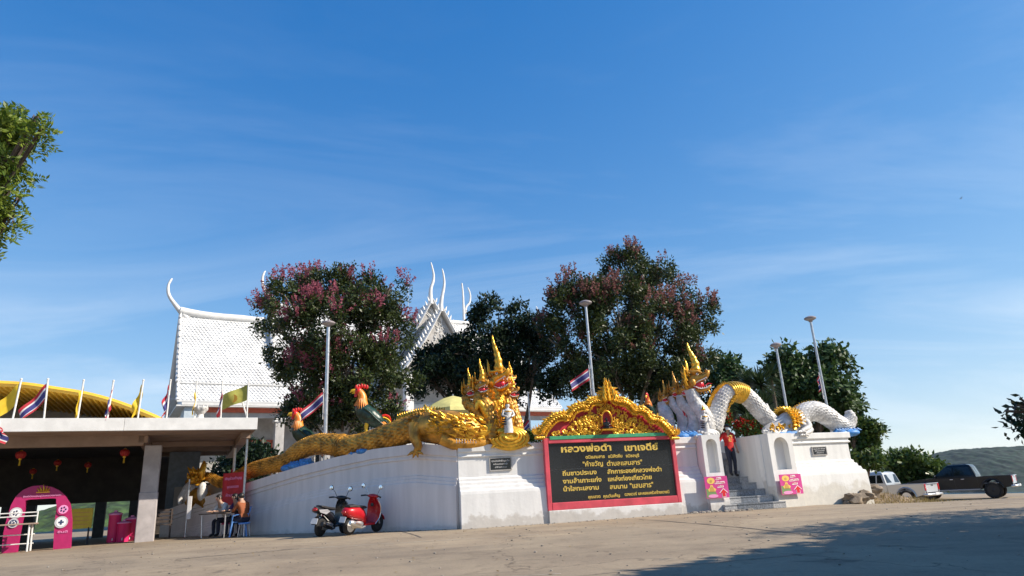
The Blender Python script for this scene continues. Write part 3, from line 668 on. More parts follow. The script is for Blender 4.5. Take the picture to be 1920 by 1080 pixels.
# centre finial: stacked leaves
cp = c5(615, 190, .36)
for k, (w, h, dz) in enumerate(((.20, .30, -.05), (.15, .3, .1), (.10, .28, .25), (.06, .22, .42))):
    for q in (-1, 0, 1): flame(fl, cp + Vector((0, 0, dz)) + FR.u * (q * w * .55) + FR.n * (.1 - .02 * k), (Vector((0, 0, 1)) + FR.u * q * .28).normalized(), FR.u * q, h, w * .5)
# end curls: upturned serpent tails at both feet
for (x, y, sg) in ((130, 440, -1), (1085, 445, 1)):
    base = c5(x, y, .36)
    for k in range(4): flame(fl, base + FR.u * (sg * (.03 + .045 * k)) + Vector((0, 0, -.05 + .02 * k)), (Vector((0, 0, 1)) + FR.u * (sg * (.1 + .15 * k))).normalized(), FR.u * sg, .36 - .05 * k, .05)
    for k in range(5): fl.ell(base + FR.u * (sg * (-.06 + .05 * k)) + Vector((0, 0, -.10)) + FR.n * .03, (.06, .07, .05), 8, 6)
fl.build('flame_leaves', M_['goldlite'], ped, sm=60)
# scrollwork inside
sc_ = MB(); rs = random.Random(5)
def inside(x, y):
    import bisect
    xs = [p[0] for p in inner]
    if x <= xs[0] + 12 or x >= xs[-1] - 12: return False
    k = bisect.bisect(xs, x) - 1; t = (x - xs[k]) / max(1, xs[k + 1] - xs[k]); yt = inner[k][1] + (inner[k + 1][1] - inner[k][1]) * t
    return yt + 22 < y < 448
cnt = 0
while cnt < 520:
    x = rs.uniform(200, 1035); y = rs.uniform(215, 446)
    if not inside(x, y) or (abs(x - 610) < 48 and y > 275): continue
    lim = 448 - (1 - abs(x - 620) / 430) * 250
    if y < lim + rs.uniform(0, 25): continue
    cnt += 1; p = c5(x, y, .25 + rs.uniform(0, .06)); r = rs.uniform(.022, .048); a = rs.uniform(0, 2 * pi); sg = rs.choice((-1, 1)); pts = []; rad = []
    for k in range(9):
        t = k / 8; ang = a + sg * t * 4.2; rr = r * 1.6 * (1 - .75 * t)
        pts.append(p + FR.u * (cos(ang) * rr) + Vector((0, 0, sin(ang) * rr)) + FR.n * (.02 * t)); rad.append(.006 + .013 * sin(pi * min(1, t + .25)))
    sc_.tube(pts, rad, 5)
    if rs.random() < .35: sc_.ell(p + FR.n * .02, (r * .5, r * .5, r * .5), 6, 5)
stuff(sc_.build('scrollwork', M_['goldlite'], ped, sm=60))
# halo round the small image
hal = MB(); hc = c5(608, 345, .33); hp = []
for k in range(25):
    t = -pi * .22 + (pi * 1.44) * k / 24; hp.append(hc + FR.u * (.16 * cos(t)) + Vector((0, 0, .24 * sin(t) + .05)))
hal.tube(hp, .03, 8)
for k in range(0, 25, 2): flame(hal, hp[k], (hp[k] - hc).normalized(), FR.u, .09, .02)
hal.build('halo', M_['gold'], ped, sm=60)
# seated black image in the gable
bud = thing('seated_image', c5(610, 412, .34), 'small black seated image in the middle of gilded gable', 'statue')
def seated_image(root, p, s, m, fr):
    b = MB(); Z = Vector((0, 0, 1)); u = fr.u; nn = fr.n
    def q(a, z, o): return p + u * a * s + Z * z * s + nn * o * s
    Rm = Matrix((u, nn * -1, Z)).transposed()
    b.loft([[q(.5 * w * cos(t), z, .32 * w * sin(t)) for t in np.linspace(0, 2 * pi, 15)[:-1]] for z, w in ((0, 1.0), (.12, 1.05), (.22, .8), (.3, .5), (.45, .46), (.62, .58), (.72, .5), (.78, .24), (.84, .2))])
    b.ell(q(0, .98, .02), (.15 * s, .15 * s, .19 * s), 10, 8, R=Rm); b.ell(q(0, 1.17, 0), (.08 * s, .08 * s, .07 * s), 8, 6); b.tube([q(0, 1.2, 0), q(0, 1.38, 0)], [.04 * s, .008 * s], 6)
    for sg in (-1, 1):
        b.tube([q(.26 * sg, .68, 0), q(.36 * sg, .45, .05), q(.30 * sg if sg < 0 else .05, .28, .25)], [.09 * s, .075 * s, .05 * s], 8)
        b.tube([q(.15 * sg, .12, 0), q(.48 * sg, .11, .18), q(.0, .12, .36)], [.14 * s, .13 * s, .08 * s], 8)
    b.build('figure', m, root, sm=70)
seated_image(bud, c5(610, 402, .36), .27, M_['eyeblack'], FR)
b = MB(); pb = c5(610, 402, .36); b.box(pb + Vector((0, 0, -.03)), (.40, .24, .05), radians(15)); b.build('base', M_['gold'], bud, bevel=.01)

# ================================================================ plaques and posters
def plaque(fr, px0, px1, o, label, lines):
    a0, z0 = fr.px(*px0, o); a1, z1 = fr.px(*px1, o); root = thing('plaque', fr.pt((a0 + a1) / 2, min(z0, z1), o), label, 'plaque')
    zl, zh = min(z0, z1), max(z0, z1)
    b = MB(); b.fbox(fr, a0, a1, zl, zh, o - .012, o + .028); b.build('slab', M_['granite'], root, bevel=.006)
    b = MB()
    for (q0, q1, w0, w1) in ((a0 - .015, a1 + .015, zh - .005, zh + .02), (a0 - .015, a1 + .015, zl - .02, zl + .005), (a0 - .02, a0 + .006, zl, zh), (a1 - .006, a1 + .02, zl, zh)): b.fbox(fr, q0, q1, w0, w1, o - .012, o + .034)
    b.build('frame', M_['wallgrey'], root)
    for i, (txt, h, w) in enumerate(lines):
        text_mesh(txt, fr, (a0 + a1) / 2, zh - (zh - zl) * (.30 + .26 * i), o + .0285, h, (a1 - a0) * w, M_['flagwhite'], root, 'lettering', bold=.01, ext=.002)
plaque(FR, (919, 882), (957, 858), .005, 'small black stone plaque under the golden serpent heads', [('คุณประสิทธิ์ คุณวัน', .09, .85), ('พร้อมครอบครัว', .08, .7), ('สร้างถวาย', .08, .55)])
plaque(FRB, (1524, 853), (1547, 838), .006, 'small black stone plaque on the wall under white serpent tail', [('คุณสมนึก ศรีทอง', .075, .85), ('พร้อมครอบครัว', .07, .7), ('สร้างถวาย', .065, .5)])
M_['poster'] = mat('magenta_poster', (0.55, 0.02, 0.17), .45, col2=(0.62, .06, .28), vscale=2)
M_['posteryellow'] = mat('poster_yellow', (.8, .55, .12), .5); M_['posterpink'] = mat('poster_light_pink', (.8, .30, .55), .5)
M_['posterred'] = mat('poster_red', (.65, .01, .02), .5); M_['posterwhite'] = mat('poster_white', (.82, .80, .80), .5); M_['postergold'] = mat('poster_gold', (.55, .32, .08), .5)
M_['postergreen'] = mat('poster_green', (.18, .28, .10), .5)
def poster(fr, corners, o, tilt, label):
    a0, z0 = fr.px(*corners[0], o); a1, z1 = fr.px(*corners[1], o); zl, zh = min(z0, z1), max(z0, z1); w = a1 - a0; h = zh - zl
    root = thing('poster', fr.pt((a0 + a1) / 2, zl, o), label, 'poster')
    b = MB(); b.fbox(fr, a0, a1, zl, zh, o, o + .012); b.build('sheet', M_['poster'], root)
    def poly(pts, m, lift, nm):
        q = MB(); q.prism([fr.pt(a0 + x * w, zl + y * h, o + .0122 + lift) for x, y in pts], fr.n * .002); return q.build(nm, M_[m], root)
    def disc(cx, cy, rx, ry, m, lift, nm): return poly([(cx + rx * cos(t), cy + ry * sin(t)) for t in np.linspace(0, 2 * pi, 19)[:-1]], m, lift, nm)
    poly([(.02, .03), (.5, .03), (.42, .30), (.28, .36), (.02, .45)], 'postergreen', .0, 'printed_leaves')
    disc(.27, .80, .17, .15, 'posteryellow', .001, 'printed_halo'); disc(.27, .78, .055, .07, 'postergold', .004, 'printed_figure')
    poly([(.10, .40), (.20, .50), (.22, .60), (.32, .60), (.34, .50), (.46, .40), (.40, .30), (.14, .30)], 'posteryellow', .003, 'printed_figure')
    poly([(.17, .30), (.38, .30), (.34, .48), (.27, .56), (.20, .48)], 'postergold', .006, 'printed_robe')
    disc(.30, .10, .22, .08, 'posterpink', .002, 'printed_lotus')
    for (x0, x1, y0, y1) in ((.48, .74, .82, .95), (.42, .88, .64, .76), (.52, .80, .46, .58)):
        q = [(x0, y0 + .02), (x0 + .03, y0), (x1 - .02, y0 + .01), (x1, y0 + .05), (x1 - .02, y1), (x0 + .05, y1 - .01)]
        poly(q, 'posterwhite', .001, 'printed_word')
    for (txt, x, y, ww) in (('เชิญ', .61, .85, .2), ('ร่วมทำบุญ', .65, .67, .4), ('ที่นี่', .66, .49, .2)):
        text_mesh(txt, fr, a0 + x * w, zl + y * h, o + .0158, .09 * h / .6, ww * w, M_['posterred'], root, 'lettering', bold=.01, ext=.002)
    ar = [(.70, .05), (.84, .05), (.84, .22), (.93, .22), (.77, .40), (.61, .22), (.70, .22)]
    poly([(.77 + (x - .77) * 1.22, .2 + (y - .2) * 1.18) for x, y in ar], 'posterwhite', .001, 'arrow_outline'); poly(ar, 'posterred', .004, 'arrow')
poster(FR, ((1325, 935), (1362, 892)), .50, 0, 'magenta poster with red arrow on the pier below the many serpent heads')
poster(FRB, ((1466, 928), (1500, 888)), .47, 0, 'magenta poster with red arrow on the pier of worn stained wall')

# ================================================================ serpents
def scaled_tube(pts, rad, k=6, nu=22, sl=.10, amp=.02, res=4, belly=None):
    """continuous serpent body: a swept tube whose surface rises into overlapping scales"""
    c = catmull(pts, k); r = interp(rad, k)
    # resample by arc length
    L = [0]
    for i in range(1, len(c)): L.append(L[-1] + (c[i] - c[i - 1]).length)
    tot = L[-1]; rows = max(8, int(tot / sl * res)); P_ = []; R_ = []; j = 0
    for q in range(rows + 1):
        d = tot * q / rows
        while j < len(L) - 2 and L[j + 1] < d: j += 1
        t = (d - L[j]) / max(1e-6, L[j + 1] - L[j]); P_.append(c[j].lerp(c[j + 1], t)); R_.append(r[j] + (r[j + 1] - r[j]) * t)
    n = nu * res; vs = np.zeros(((rows + 1) * n, 3)); nrm = None
    for q in range(rows + 1):
        t = (P_[min(q + 2, rows)] - P_[max(q - 2, 0)]).normalized()
        nrm = perp(t)[0] if nrm is None else (nrm - t * nrm.dot(t)).normalized()
        bb = t.cross(nrm); rowf = q / res; row = int(rowf); fb = rowf - row
        for m in range(n):
            u = m / res + (.5 if row % 2 else 0); a_ = (u % 1.0) - .5; ang = 2 * pi * m / n
            edge_ = 0.5 * (1 - (2 * abs(a_)) ** 2)       # rounded tip
            h = amp * (1 - fb) ** .8 * (1 - .9 * (2 * abs(a_)) ** 3) * (min(1.0, R_[q] / .12))
            rr = R_[q] + h
            vs[q * n + m] = P_[q] + nrm * (cos(ang) * rr) + bb * (sin(ang) * rr)
    b = MB(); fs = [(i * n + m, i * n + (m + 1) % n, (i + 1) * n + (m + 1) % n, (i + 1) * n + m) for i in range(rows) for m in range(n)]
    fs.append(tuple(range(n - 1, -1, -1))); fs.append(tuple(rows * n + m for m in range(n)))
    b.add(vs, fs); return b, P_, R_
def hframe(p, d, s):
    """head frame: local x forward (d, horizontal-ish), z up"""
    d = Vector(d).normalized(); side = Vector((0, 0, 1)).cross(d).normalized(); up_ = d.cross(side).normalized()
    return lambda x, y, z: Vector(p) + d * (x * s) + side * (y * s * .86) + up_ * (z * s)
def naga_head(root, p, d, s, mskin, mcrest, full=True, crest=1.0, name='head'):
    H = hframe(p, d, s)
    def ringpts(x, z, ry, rz, n=14, sq=.0): return [H(x, ry * cos(t), z + rz * sin(t)) for t in np.linspace(0, 2 * pi, n + 1)[:-1]]
    b = MB()
    b.loft([ringpts(*q) for q in ((-.55, -.22, .20, .22), (-.42, -.02, .30, .32), (-.2, .12, .33, .34), (.05, .17, .28, .26), (.25, .18, .21, .18), (.42, .22, .17, .14), (.52, .30, .14, .12), (.58, .36, .07, .07))])
    # brow ridges, cheeks and nostril scrolls
    for sg in (-1, 1):
        b.tube([H(.28, .13 * sg, .34), H(.10, .24 * sg, .44), H(-.12, .30 * sg, .46), H(-.34, .34 * sg, .58)], [.03 * s, .06 * s, .065 * s, .012 * s], 8)
        b.tube([H(.40, .12 * sg, .30), H(.50, .15 * sg, .38), H(.46, .15 * sg, .45), H(.40, .14 * sg, .40)], [.03 * s, .045 * s, .04 * s, .02 * s], 8)
        b.ell(H(-.22, .28 * sg, .02), (.16 * s, .10 * s, .17 * s), 10, 8)
    hd = b.build(name, mskin, root, sm=60)
    b = MB(); b.loft([ringpts(*q) for q in ((-.48, -.22, .24, .20), (-.25, -.30, .24, .13), (.05, -.37, .19, .075), (.28, -.37, .15, .06), (.42, -.32, .11, .055), (.5, -.24, .05, .05))])
    if full:
        for k in range(4): flame(b, H(-.05 + .13 * k, 0, -.42), (H(0, 0, -1) - H(-.4, 0, 0)).normalized(), Vector(d), .18 * s, .05 * s)
    b.build('lower_jaw', mskin, hd, sm=60)
    b = MB(); b.ell(H(-.08, 0, -.12), (.30 * s, .2 * s, .20 * s), 12, 8, R=Matrix((Vector(d).normalized(), Vector((0, 0, 1)).cross(Vector(d)).normalized(), Vector((0, 0, 1)))).transposed())
    b.loft([ringpts(-.1, -.05, .21, .18), ringpts(.2, .06, .15, .05), ringpts(.42, .12, .10, .03)])
    b.tube([H(-.1, 0, -.26), H(.2, 0, -.24), H(.42, 0, -.14), H(.56, .03, -.18)], [.10 * s, .09 * s, .06 * s, .015 * s], 8, flat=.5)
    b.build('mouth', M_['crimson'], hd, sm=60)
    b = MB()
    for sg in (-1, 1):
        for k in range(6):
            x = -.05 + .088 * k; w = .19 - .015 * k
            L = .14 if k == 4 else .075
            b.tube([H(x, w * sg, .04 + .02 * k), H(x + .01, w * sg, .04 + .02 * k - L)], [.026 * s, .004 * s], 5)
            b.tube([H(x, (w - .02) * sg, -.30 + .005 * k), H(x, (w - .02) * sg, -.30 + L * .9)], [.024 * s, .004 * s], 5)
    # pale lips round the gape
    for sg in (-1, 1):
        b.tube([H(-.24, .26 * sg, -.08), H(.05, .23 * sg, .03), H(.3, .17 * sg, .08), H(.5, .08 * sg, .22)], [.02 * s] * 4, 6)
        b.tube([H(-.24, .26 * sg, -.12), H(.05, .19 * sg, -.31), H(.3, .14 * sg, -.32), H(.48, .04 * sg, -.23)], [.02 * s] * 4, 6)
    b.build('tooth_row', M_['tooth'], hd, sm=60)
    b = MB()
    for sg in (-1, 1): b.ell(H(.06, .235 * sg, .33), .062 * s, 10, 8); b.ell(H(.085, .275 * sg, .335), .034 * s, 8, 6, mi=1)
    b.build('eyes', [M_['tooth'], M_['eyeblack']], hd, sm=180)
    # tall tiered crest
    b = MB(); c = []; r = []
    for k in range(25):
        t = k / 24; c.append(H(-.04 + .10 * t + .09 * sin(t * 5.0), .0, .34 + 1.55 * t * crest)); r.append(s * ((.20 * (1 - t) ** 1.2 + .035) * (1 + .17 * (1 if k % 4 == 0 else (-.4 if k % 4 == 2 else 0)))) if k < 24 else .004)
    b.tube(c, r, 10); b.build('crest', mcrest, hd, sm=50)
    if full:
        b = MB()
        for sg in (-1, 1):
            for (x, y, z, h, tl_) in ((-.28, .26, .30, .62, .2), (-.42, .34, .12, .56, .35), (-.46, .36, -.10, .46, .5)):
                flame(b, H(x, y * sg, z), (H(-.05, tl_ * .5 * sg, 1) - H(0, 0, 0)).normalized(), Vector(d) * -1, h * 1.3 * s, .085 * s, curl=.25)
            for k in range(4): flame(b, H(-.5, .2 * sg, .35 - .2 * k), (H(-.35, .15 * sg, 1) - H(0, 0, 0)).normalized(), Vector(d), .30 * s, .06 * s)
        for k in range(5): flame(b, H(-.30 - .05 * k, 0, .42 - .18 * k), (H(-.6, 0, .9) - H(0, 0, 0)).normalized(), Vector(d), .34 * s, .06 * s)
        b.build('flame_fins', mcrest, hd, sm=60)
    return hd
def ridge(b, P_, R_, i0, i1, step, h, w, side=None, dirn=1):
    for i in range(i0, i1, step):
        t = (P_[min(i + 2, len(P_) - 1)] - P_[max(0, i - 2)]).normalized(); u = (Vector((0, 0, 1)) - t * t.z)
        if u.length < .15: u = side or Vector((1, 0, 0))
        u.normalize(); flame(b, P_[i] + u * R_[i] * .92, (u + t * .35 * dirn).normalized(), t, h, w, curl=.4)

# ---------------- golden serpent
gn = thing('golden_serpent', FL.pt(-1.0, ZT, -.1), 'huge golden many-headed serpent statue lying along the white wall', 'statue')
def gl(x, y, o=-.25): return FL.at(x, y, o)
body_px = [(352, 905, .10), (385, 893, .14), (415, 905, .18), (440, 897, .22), (472, 882, .26), (505, 873, .28), (535, 866, .29), (560, 846, .31), (590, 834, .33), (620, 833, .36), (655, 838, .39), (690, 832, .40), (730, 818, .41), (765, 806, .43), (800, 800, .46), (830, 803, .46)]
bb_, gP, gR = scaled_tube([gl(x, y) for x, y, r in body_px], [r * .84 for x, y, r in body_px], nu=19, sl=.135, amp=.05, res=5)
bb_.build('body', M_['goldold'], gn, sm=38)
b = MB(); 
nP = len(gP)
ridge(b, gP, gR, int(nP * .50), int(nP * .60), 3, .10, .03); ridge(b, gP, gR, int(nP * .86), nP - 2, 3, .26, .07)
for k, i in enumerate((int(nP * .62), int(nP * .70))):                    # collar bands
    pass
for q in range(3):
    i = int(nP * (.655 + .008 * q)); t = (gP[i + 2] - gP[i - 2]).normalized(); n1, n2 = perp(t)
    cb = MB(); cb.tube([gP[i] + n1 * ((gR[i] + .03) * cos(a)) + n2 * ((gR[i] + .03) * sin(a)) for a in np.linspace(0, 2 * pi, 25)], .03 if q != 1 else .045, 6, cap=False); cb.build('collar', M_['goldold'], gn, sm=60)
stuff(b.build('back_fins', M_['gold'], gn, sm=60))
# dragon fore-body: shoulder, leg with claws, curled trunk, jaw over the pedestal
Ct = lambda x, y, o=.0: FR.at(x, y, o)
b = MB()
leg = [gl(782, 800, .1), gl(778, 818, .24), gl(784, 838, .27), gl(778, 848, .3)]
b.tube(catmull(leg, 4), interp([.26, .17, .12, .07], 4), 12)
for k, (dx, dy) in enumerate(((-16, 6), (-6, 11), (4, 10), (14, 4))):
    b.tube([gl(780, 846, .3), gl(780 + dx * .6, 846 + dy * .6, .34), gl(780 + dx, 848 + dy * 1.0, .33)], [.055, .045, .012], 7)
for a in np.linspace(.2, 2.6, 9): 
    p = gl(782, 800, .12) + FL.u * (.36 * cos(a)) + Vector((0, 0, .36 * sin(a))); flame(b, p, (FL.u * cos(a + 1.1) + Vector((0, 0, sin(a + 1.1)))).normalized(), FL.n, .15, .04)
# head block from shoulder to corner: lofted snout
prof = [(800, 800, .46), (830, 801, .50), (858, 803, .46), (885, 810, .38), (905, 816, .28), (918, 822, .14)]
pp = [gl(x, y, -.2) for x, y, r in prof[:2]] + [FR.at(x, y, -.25) for x, y, r in prof[2:]]
b.tube(catmull(pp, 5), interp([r for x, y, r in prof], 5), 18)
# lower jaw slab along wall top, and frilled cheek
b.tube(catmull([FR.at(x, y, .0) for x, y in ((826, 822), (850, 830), (880, 832), (908, 830), (920, 824))], 5), interp([.10, .12, .11, .09, .04], 5), 12, flat=1.6)
b.build('dragon_head', M_['goldold'], gn, sm=60)
b = MB()
# curled trunk rising from the snout
b.tube(catmull([FR.at(x, y, -.05) for x, y in ((900, 812), (915, 806), (920, 790), (912, 774), (905, 762), (897, 755), (893, 768))], 5), interp([.20, .17, .15, .13, .11, .09, .04], 5), 12)
# neck mane of curled leaves
rs = random.Random(3)
for i in range(150):
    x = rs.uniform(806, 912); y = 795 + rs.uniform(-22, 24) + (x - 806) * .10
    p = FR.at(x, y, .02 + .32 * cos((y - (796 + (x - 806) * .1)) / 26 * 1.2)) if x > 852 else gl(x, y, .22 * cos((y - 796) / 26 * 1.2))
    flame(b, p, (FR.u * rs.uniform(-1, -.2) + Vector((0, 0, rs.uniform(-.1, .9))) + FR.n * .35).normalized(), FR.u, rs.uniform(.12, .24), .038, curl=.6)
# tall plume at the shoulder
for k in range(7):
    x, y = ((806, 800), (802, 790), (800, 782), (801, 774), (798, 766), (803, 794), (808, 804))[k]
    flame(b, gl(x + 4, y + 6, -.05), (FL.u * -.35 + Vector((0, 0, 1))).normalized(), FL.u, .34 - .02 * k, .075, curl=.5)
b.tube(catmull([gl(x, y, -.05) for x, y in ((812, 812), (806, 798), (802, 784), (803, 772), (795, 760))], 4), interp([.16, .13, .11, .09, .02], 4), 10)
b.build('mane', M_['goldlite'], gn, sm=60)
b = MB()
for k in range(11): 
    p = FR.at(856 + 5.2 * k, 822.5 - .1 * k, .10 if k < 8 else .02); b.tube([p, p + Vector((0, 0, -.07))], [.024, .005], 5)
    p = FR.at(856 + 5.2 * k, 829.5, .16 if k < 8 else .06); b.tube([p + Vector((0, 0, -.02)), p + Vector((0, 0, .05))], [.022, .005], 5)
b.build('tooth_row', M_['tooth'], gn)
b = MB(); ep = FR.at(868, 793, .24); b.ell(ep, .085, 12, 8); b.ell(ep + FR.n * .05 + FR.u * .03, .045, 8, 6, mi=1); b.build('eye', [M_['tooth'], M_['eyeblack']], gn, sm=180)
# necks and heads: (path px, offsets, radii), head place, scale, direction
heads_g = [
    ([(893, 826), (905, 800), (893, 770), (882, 738), (880, 722)], -.35, [.20, .20, .16, .12, .11], (881, 735), .38, (.80, -.60, .05)),
    ([(918, 826), (922, 795), (912, 760), (903, 725), (902, 706)], -.12, [.22, .22, .18, .14, .12], (904, 727), .44, (.80, -.60, .05)),
    ([(944, 828), (944, 800), (930, 770), (923, 740), (926, 715)], -.50, [.25, .27, .26, .23, .21], (938, 716), .70, (.74, -.66, .15)),
    ([(966, 826), (967, 800), (962, 775), (957, 755), (957, 742)], -.60, [.20, .21, .17, .13, .11], (961, 737), .38, (.98, -.2, .0)),
    ([(958, 826), (962, 790), (958, 760), (954, 730), (955, 706)], -1.05, [.20, .22, .18, .13, .11], (957, 714), .38, (.80, .50, .0)),
]
for i, (pth, o, rad, hp_, hs_, d) in enumerate(heads_g):
    Hh = hframe(FR.at(*hp_, o), d, hs_); nb, nP_, nR_ = scaled_tube([FR.at(x, y, o) for x, y in pth[:-2]] + [Hh(-.34, 0, -.85), Hh(-.40, 0, -.25)], rad, nu=13, sl=.12, amp=.035)
    neck = nb.build('neck', M_['gold'] if i == 2 else M_['goldold'], gn, sm=70)
    bl = MB()                                          # ribbed belly beads on the side the heads face
    for q in range(3, len(nP_) - 6, 4):
        bl.ell(nP_[q] + Vector(d).normalized() * nR_[q] * .82, (nR_[q] * .34, nR_[q] * .45, .045), 8, 6)
    bl.build('belly_plates', M_['goldlite'], neck, sm=180)
    naga_head(gn, FR.at(*hp_, o), d, hs_, M_['goldold'] if i != 2 else M_['gold'], M_['gold'], full=True, crest=(1.0, 1.05, 1.17, .7, .8)[i])
# chest ornament hanging below the main head
b = MB()
for i in range(26):
    x = 935 + rs.uniform(-8, 26); y = rs.uniform(745, 800); flame(b, FR.at(x, y, .12), (Vector((0, 0, -1)) + FR.u * rs.uniform(-.4, .4)).normalized(), FR.u, .2, .05)
b.build('chest_ornament', M_['goldlite'], gn, sm=60)
# gilded scroll hanging over the wall edge
b = MB(); cs = FR.at(956, 822, .10)
for k in range(4):
    r0 = .34 - .07 * k; b.tube([cs + FR.u * (r0 * 1.5 * cos(a)) + Vector((0, 0, r0 * .8 * sin(a) + .02 * k)) + FR.n * (.05 * k) for a in np.linspace(-pi, pi * .75, 22)], [.075 - .01 * k] * 22, 8)
for k in range(9): flame(b, cs + FR.u * (-.42 + .11 * k) + Vector((0, 0, -.18)), (FR.u * (.8 if k > 4 else -.8) + Vector((0, 0, -.3)) + FR.n * .4).normalized(), Vector((0, 0, 1)), .20, .05)
b.ell(cs + Vector((0, 0, .05)), (.36, .16, .22), 12, 8, R=Matrix.Rotation(radians(15), 3, 'Z'))
b.build('scroll_base', M_['goldlite'], gn, sm=60)
# blue waves under the body
for (x, y, w) in ((690, 846, .30), (672, 850, .25), (545, 878, .26), (560, 874, .28), (575, 870, .2), (925, 830, .3), (905, 832, .2)):
    p = gl(x, y, -.2) if x < 860 else FR.at(x, y, -.3); b = MB(); b.ell(p, (w * 1.3, w, .14), 12, 8)
    for k in range(5): b.tube([p + FL.u * (w * (k - 2) * .5), p + FL.u * (w * (k - 2) * .5 + .06) + FL.n * .12 + Vector((0, 0, .12)), p + FL.u * (w * (k - 2) * .5 + .14) + FL.n * .16 + Vector((0, 0, .08))], [.09, .06, .015], 6)
    b.build('wave', M_['bluepaint'], gn, sm=60)
# small guardian figure standing at the scroll
gf = thing('guardian_figure', FR.at(954, 812, .18), 'small white guardian figure with gold crown before the golden serpent', 'statue')
def guardian(root, p, h, m, mg, fr, face):
    f = Vector(face).normalized(); sd = Vector((0, 0, 1)).cross(f); Z = Vector((0, 0, 1))
    q = lambda x, y, z: p + f * (x * h) + sd * (y * h) + Z * (z * h)
    rg = lambda z, a, c, x0=0: [q(x0 + c * sin(t), a * cos(t), z) for t in np.linspace(0, 2 * pi, 13)[:-1]]
    b = MB(); b.loft([rg(0, .17, .14), rg(.2, .15, .13), rg(.42, .13, .11), rg(.55, .10, .08), rg(.68, .15, .10), rg(.76, .14, .08), rg(.80, .05, .05), rg(.84, .045, .045)])
    b.ell(q(.01, 0, .89), (.07 * h, .065 * h, .085 * h), 10, 8)
    for sg in (-1, 1): b.tube([q(0, .14 * sg, .74), q(.04, .2 * sg, .58), q(.16, .07 * sg, .52)], [.045 * h, .038 * h, .028 * h], 8)
    bd = b.build('figure', m, root, sm=70)
    b = MB(); b.lathe([(.075 * h, 0), (.085 * h, .02 * h), (.06 * h, .05 * h), (.05 * h, .08 * h), (.02 * h, .15 * h), (.004, .22 * h)], q(0, 0, .94), 10)
    b.tube([q(.1 * sin(t), .12 * cos(t), .70) for t in np.linspace(0, 2 * pi, 15)], .02 * h, 6)
    b.build('crown', mg, root, sm=60)
    b = MB()
    for k in range(5): b.tube([q(-.12, -.02 - .1 * (k % 2), .32 + .08 * k), q(.0, -.19, .30 + .08 * k), q(.1, -.1, .28 + .08 * k)], .022 * h, 6)
    b.build('sash', M_['black'], root)
guardian(gf, FR.at(954, 812, .22), .86, M_['nagawhite'], M_['gold'], FR, (.3, -.95, 0))

# ---------------- white serpent
wnag = thing('white_serpent', FRB.pt(1.5, ZT, -.4), 'white scaled serpent statue with gold collars arching over the stairs', 'statue')
WO = -.55
wl = lambda x, y, o=WO: FRB.at(x, y, o)
wb1 = [(1590, 770, .08), (1594, 784, .20), (1585, 798, .25), (1568, 793, .28), (1550, 780, .30), (1530, 771, .31), (1510, 774, .31), (1492, 787, .31), (1478, 795, .30)]
t1, wP, wR = scaled_tube([wl(x, y) for x, y, r in wb1], [r for *_, r in wb1], nu=20, sl=.11, amp=.036, res=5); t1.build('tail_body', M_['nagawhite'], wnag, sm=38)
wb2 = [(1462, 799, .20), (1442, 787, .25), (1422, 767, .26), (1406, 749, .26), (1389, 737, .27), (1370, 735, .27), (1355, 747, .27), (1346, 766, .28), (1340, 786, .29), (1334, 806, .31)]
t2, wP2, wR2 = scaled_tube([wl(x, y, WO - .15 if x > 1400 else WO - .15 - (1400 - x) * .001) for x, y, r in wb2], [r for *_, r in wb2], nu=20, sl=.11, amp=.036, res=5); t2.build('arch_body', M_['nagawhite'], wnag, sm=38)
b = MB()                                               # gold collar on the arch and gold crest fins
n2 = len(wP2)
for i in range(int(n2 * .45), int(n2 * .60), 3):
    t = (wP2[i + 2] - wP2[i - 2]).normalized(); n1, nn2 = perp(t); r = wR2[i] + .045
    b.tube([wP2[i] + n1 * (r * cos(a)) + nn2 * (r * sin(a)) for a in np.linspace(0, 2 * pi, 21)], .034, 6, cap=False)
b.build('collar', M_['goldlite'], wnag, sm=60); b = MB()
ridge(b, wP2, wR2, int(n2 * .60), int(n2 * .92), 2, .17, .05, side=Vector((-1, 0, 0)), dirn=-1)
stuff(b.build('crest_fins', M_['goldlite'], wnag, sm=60)); b = MB(); rs = random.Random(9)
for i in range(80):                                    # leaf ornament down the inside of the arch
    k = int(n2 * rs.uniform(.58, .84)); t = (wP2[k + 2] - wP2[k - 2]).normalized()
    p = wP2[k] + (FRB.n * .62 + FRB.u * .72).normalized() * wR2[k] * .97 + FRB.n * rs.uniform(-.1, .14)
    flame(b, p, (t * -.5 + FRB.u * .5 + FRB.n * .5).normalized(), FRB.u, .17, .042, curl=.7)
stuff(b.build('leaf_ornament', M_['goldlite'], wnag, sm=60)); b = MB(); n1_ = len(wP); ridge(b, wP, wR, int(n1_ * .40), int(n1_ * .90), 4, .11, .04, dirn=1)
stuff(b.build('back_fins', M_['goldlite'], wnag, sm=60))
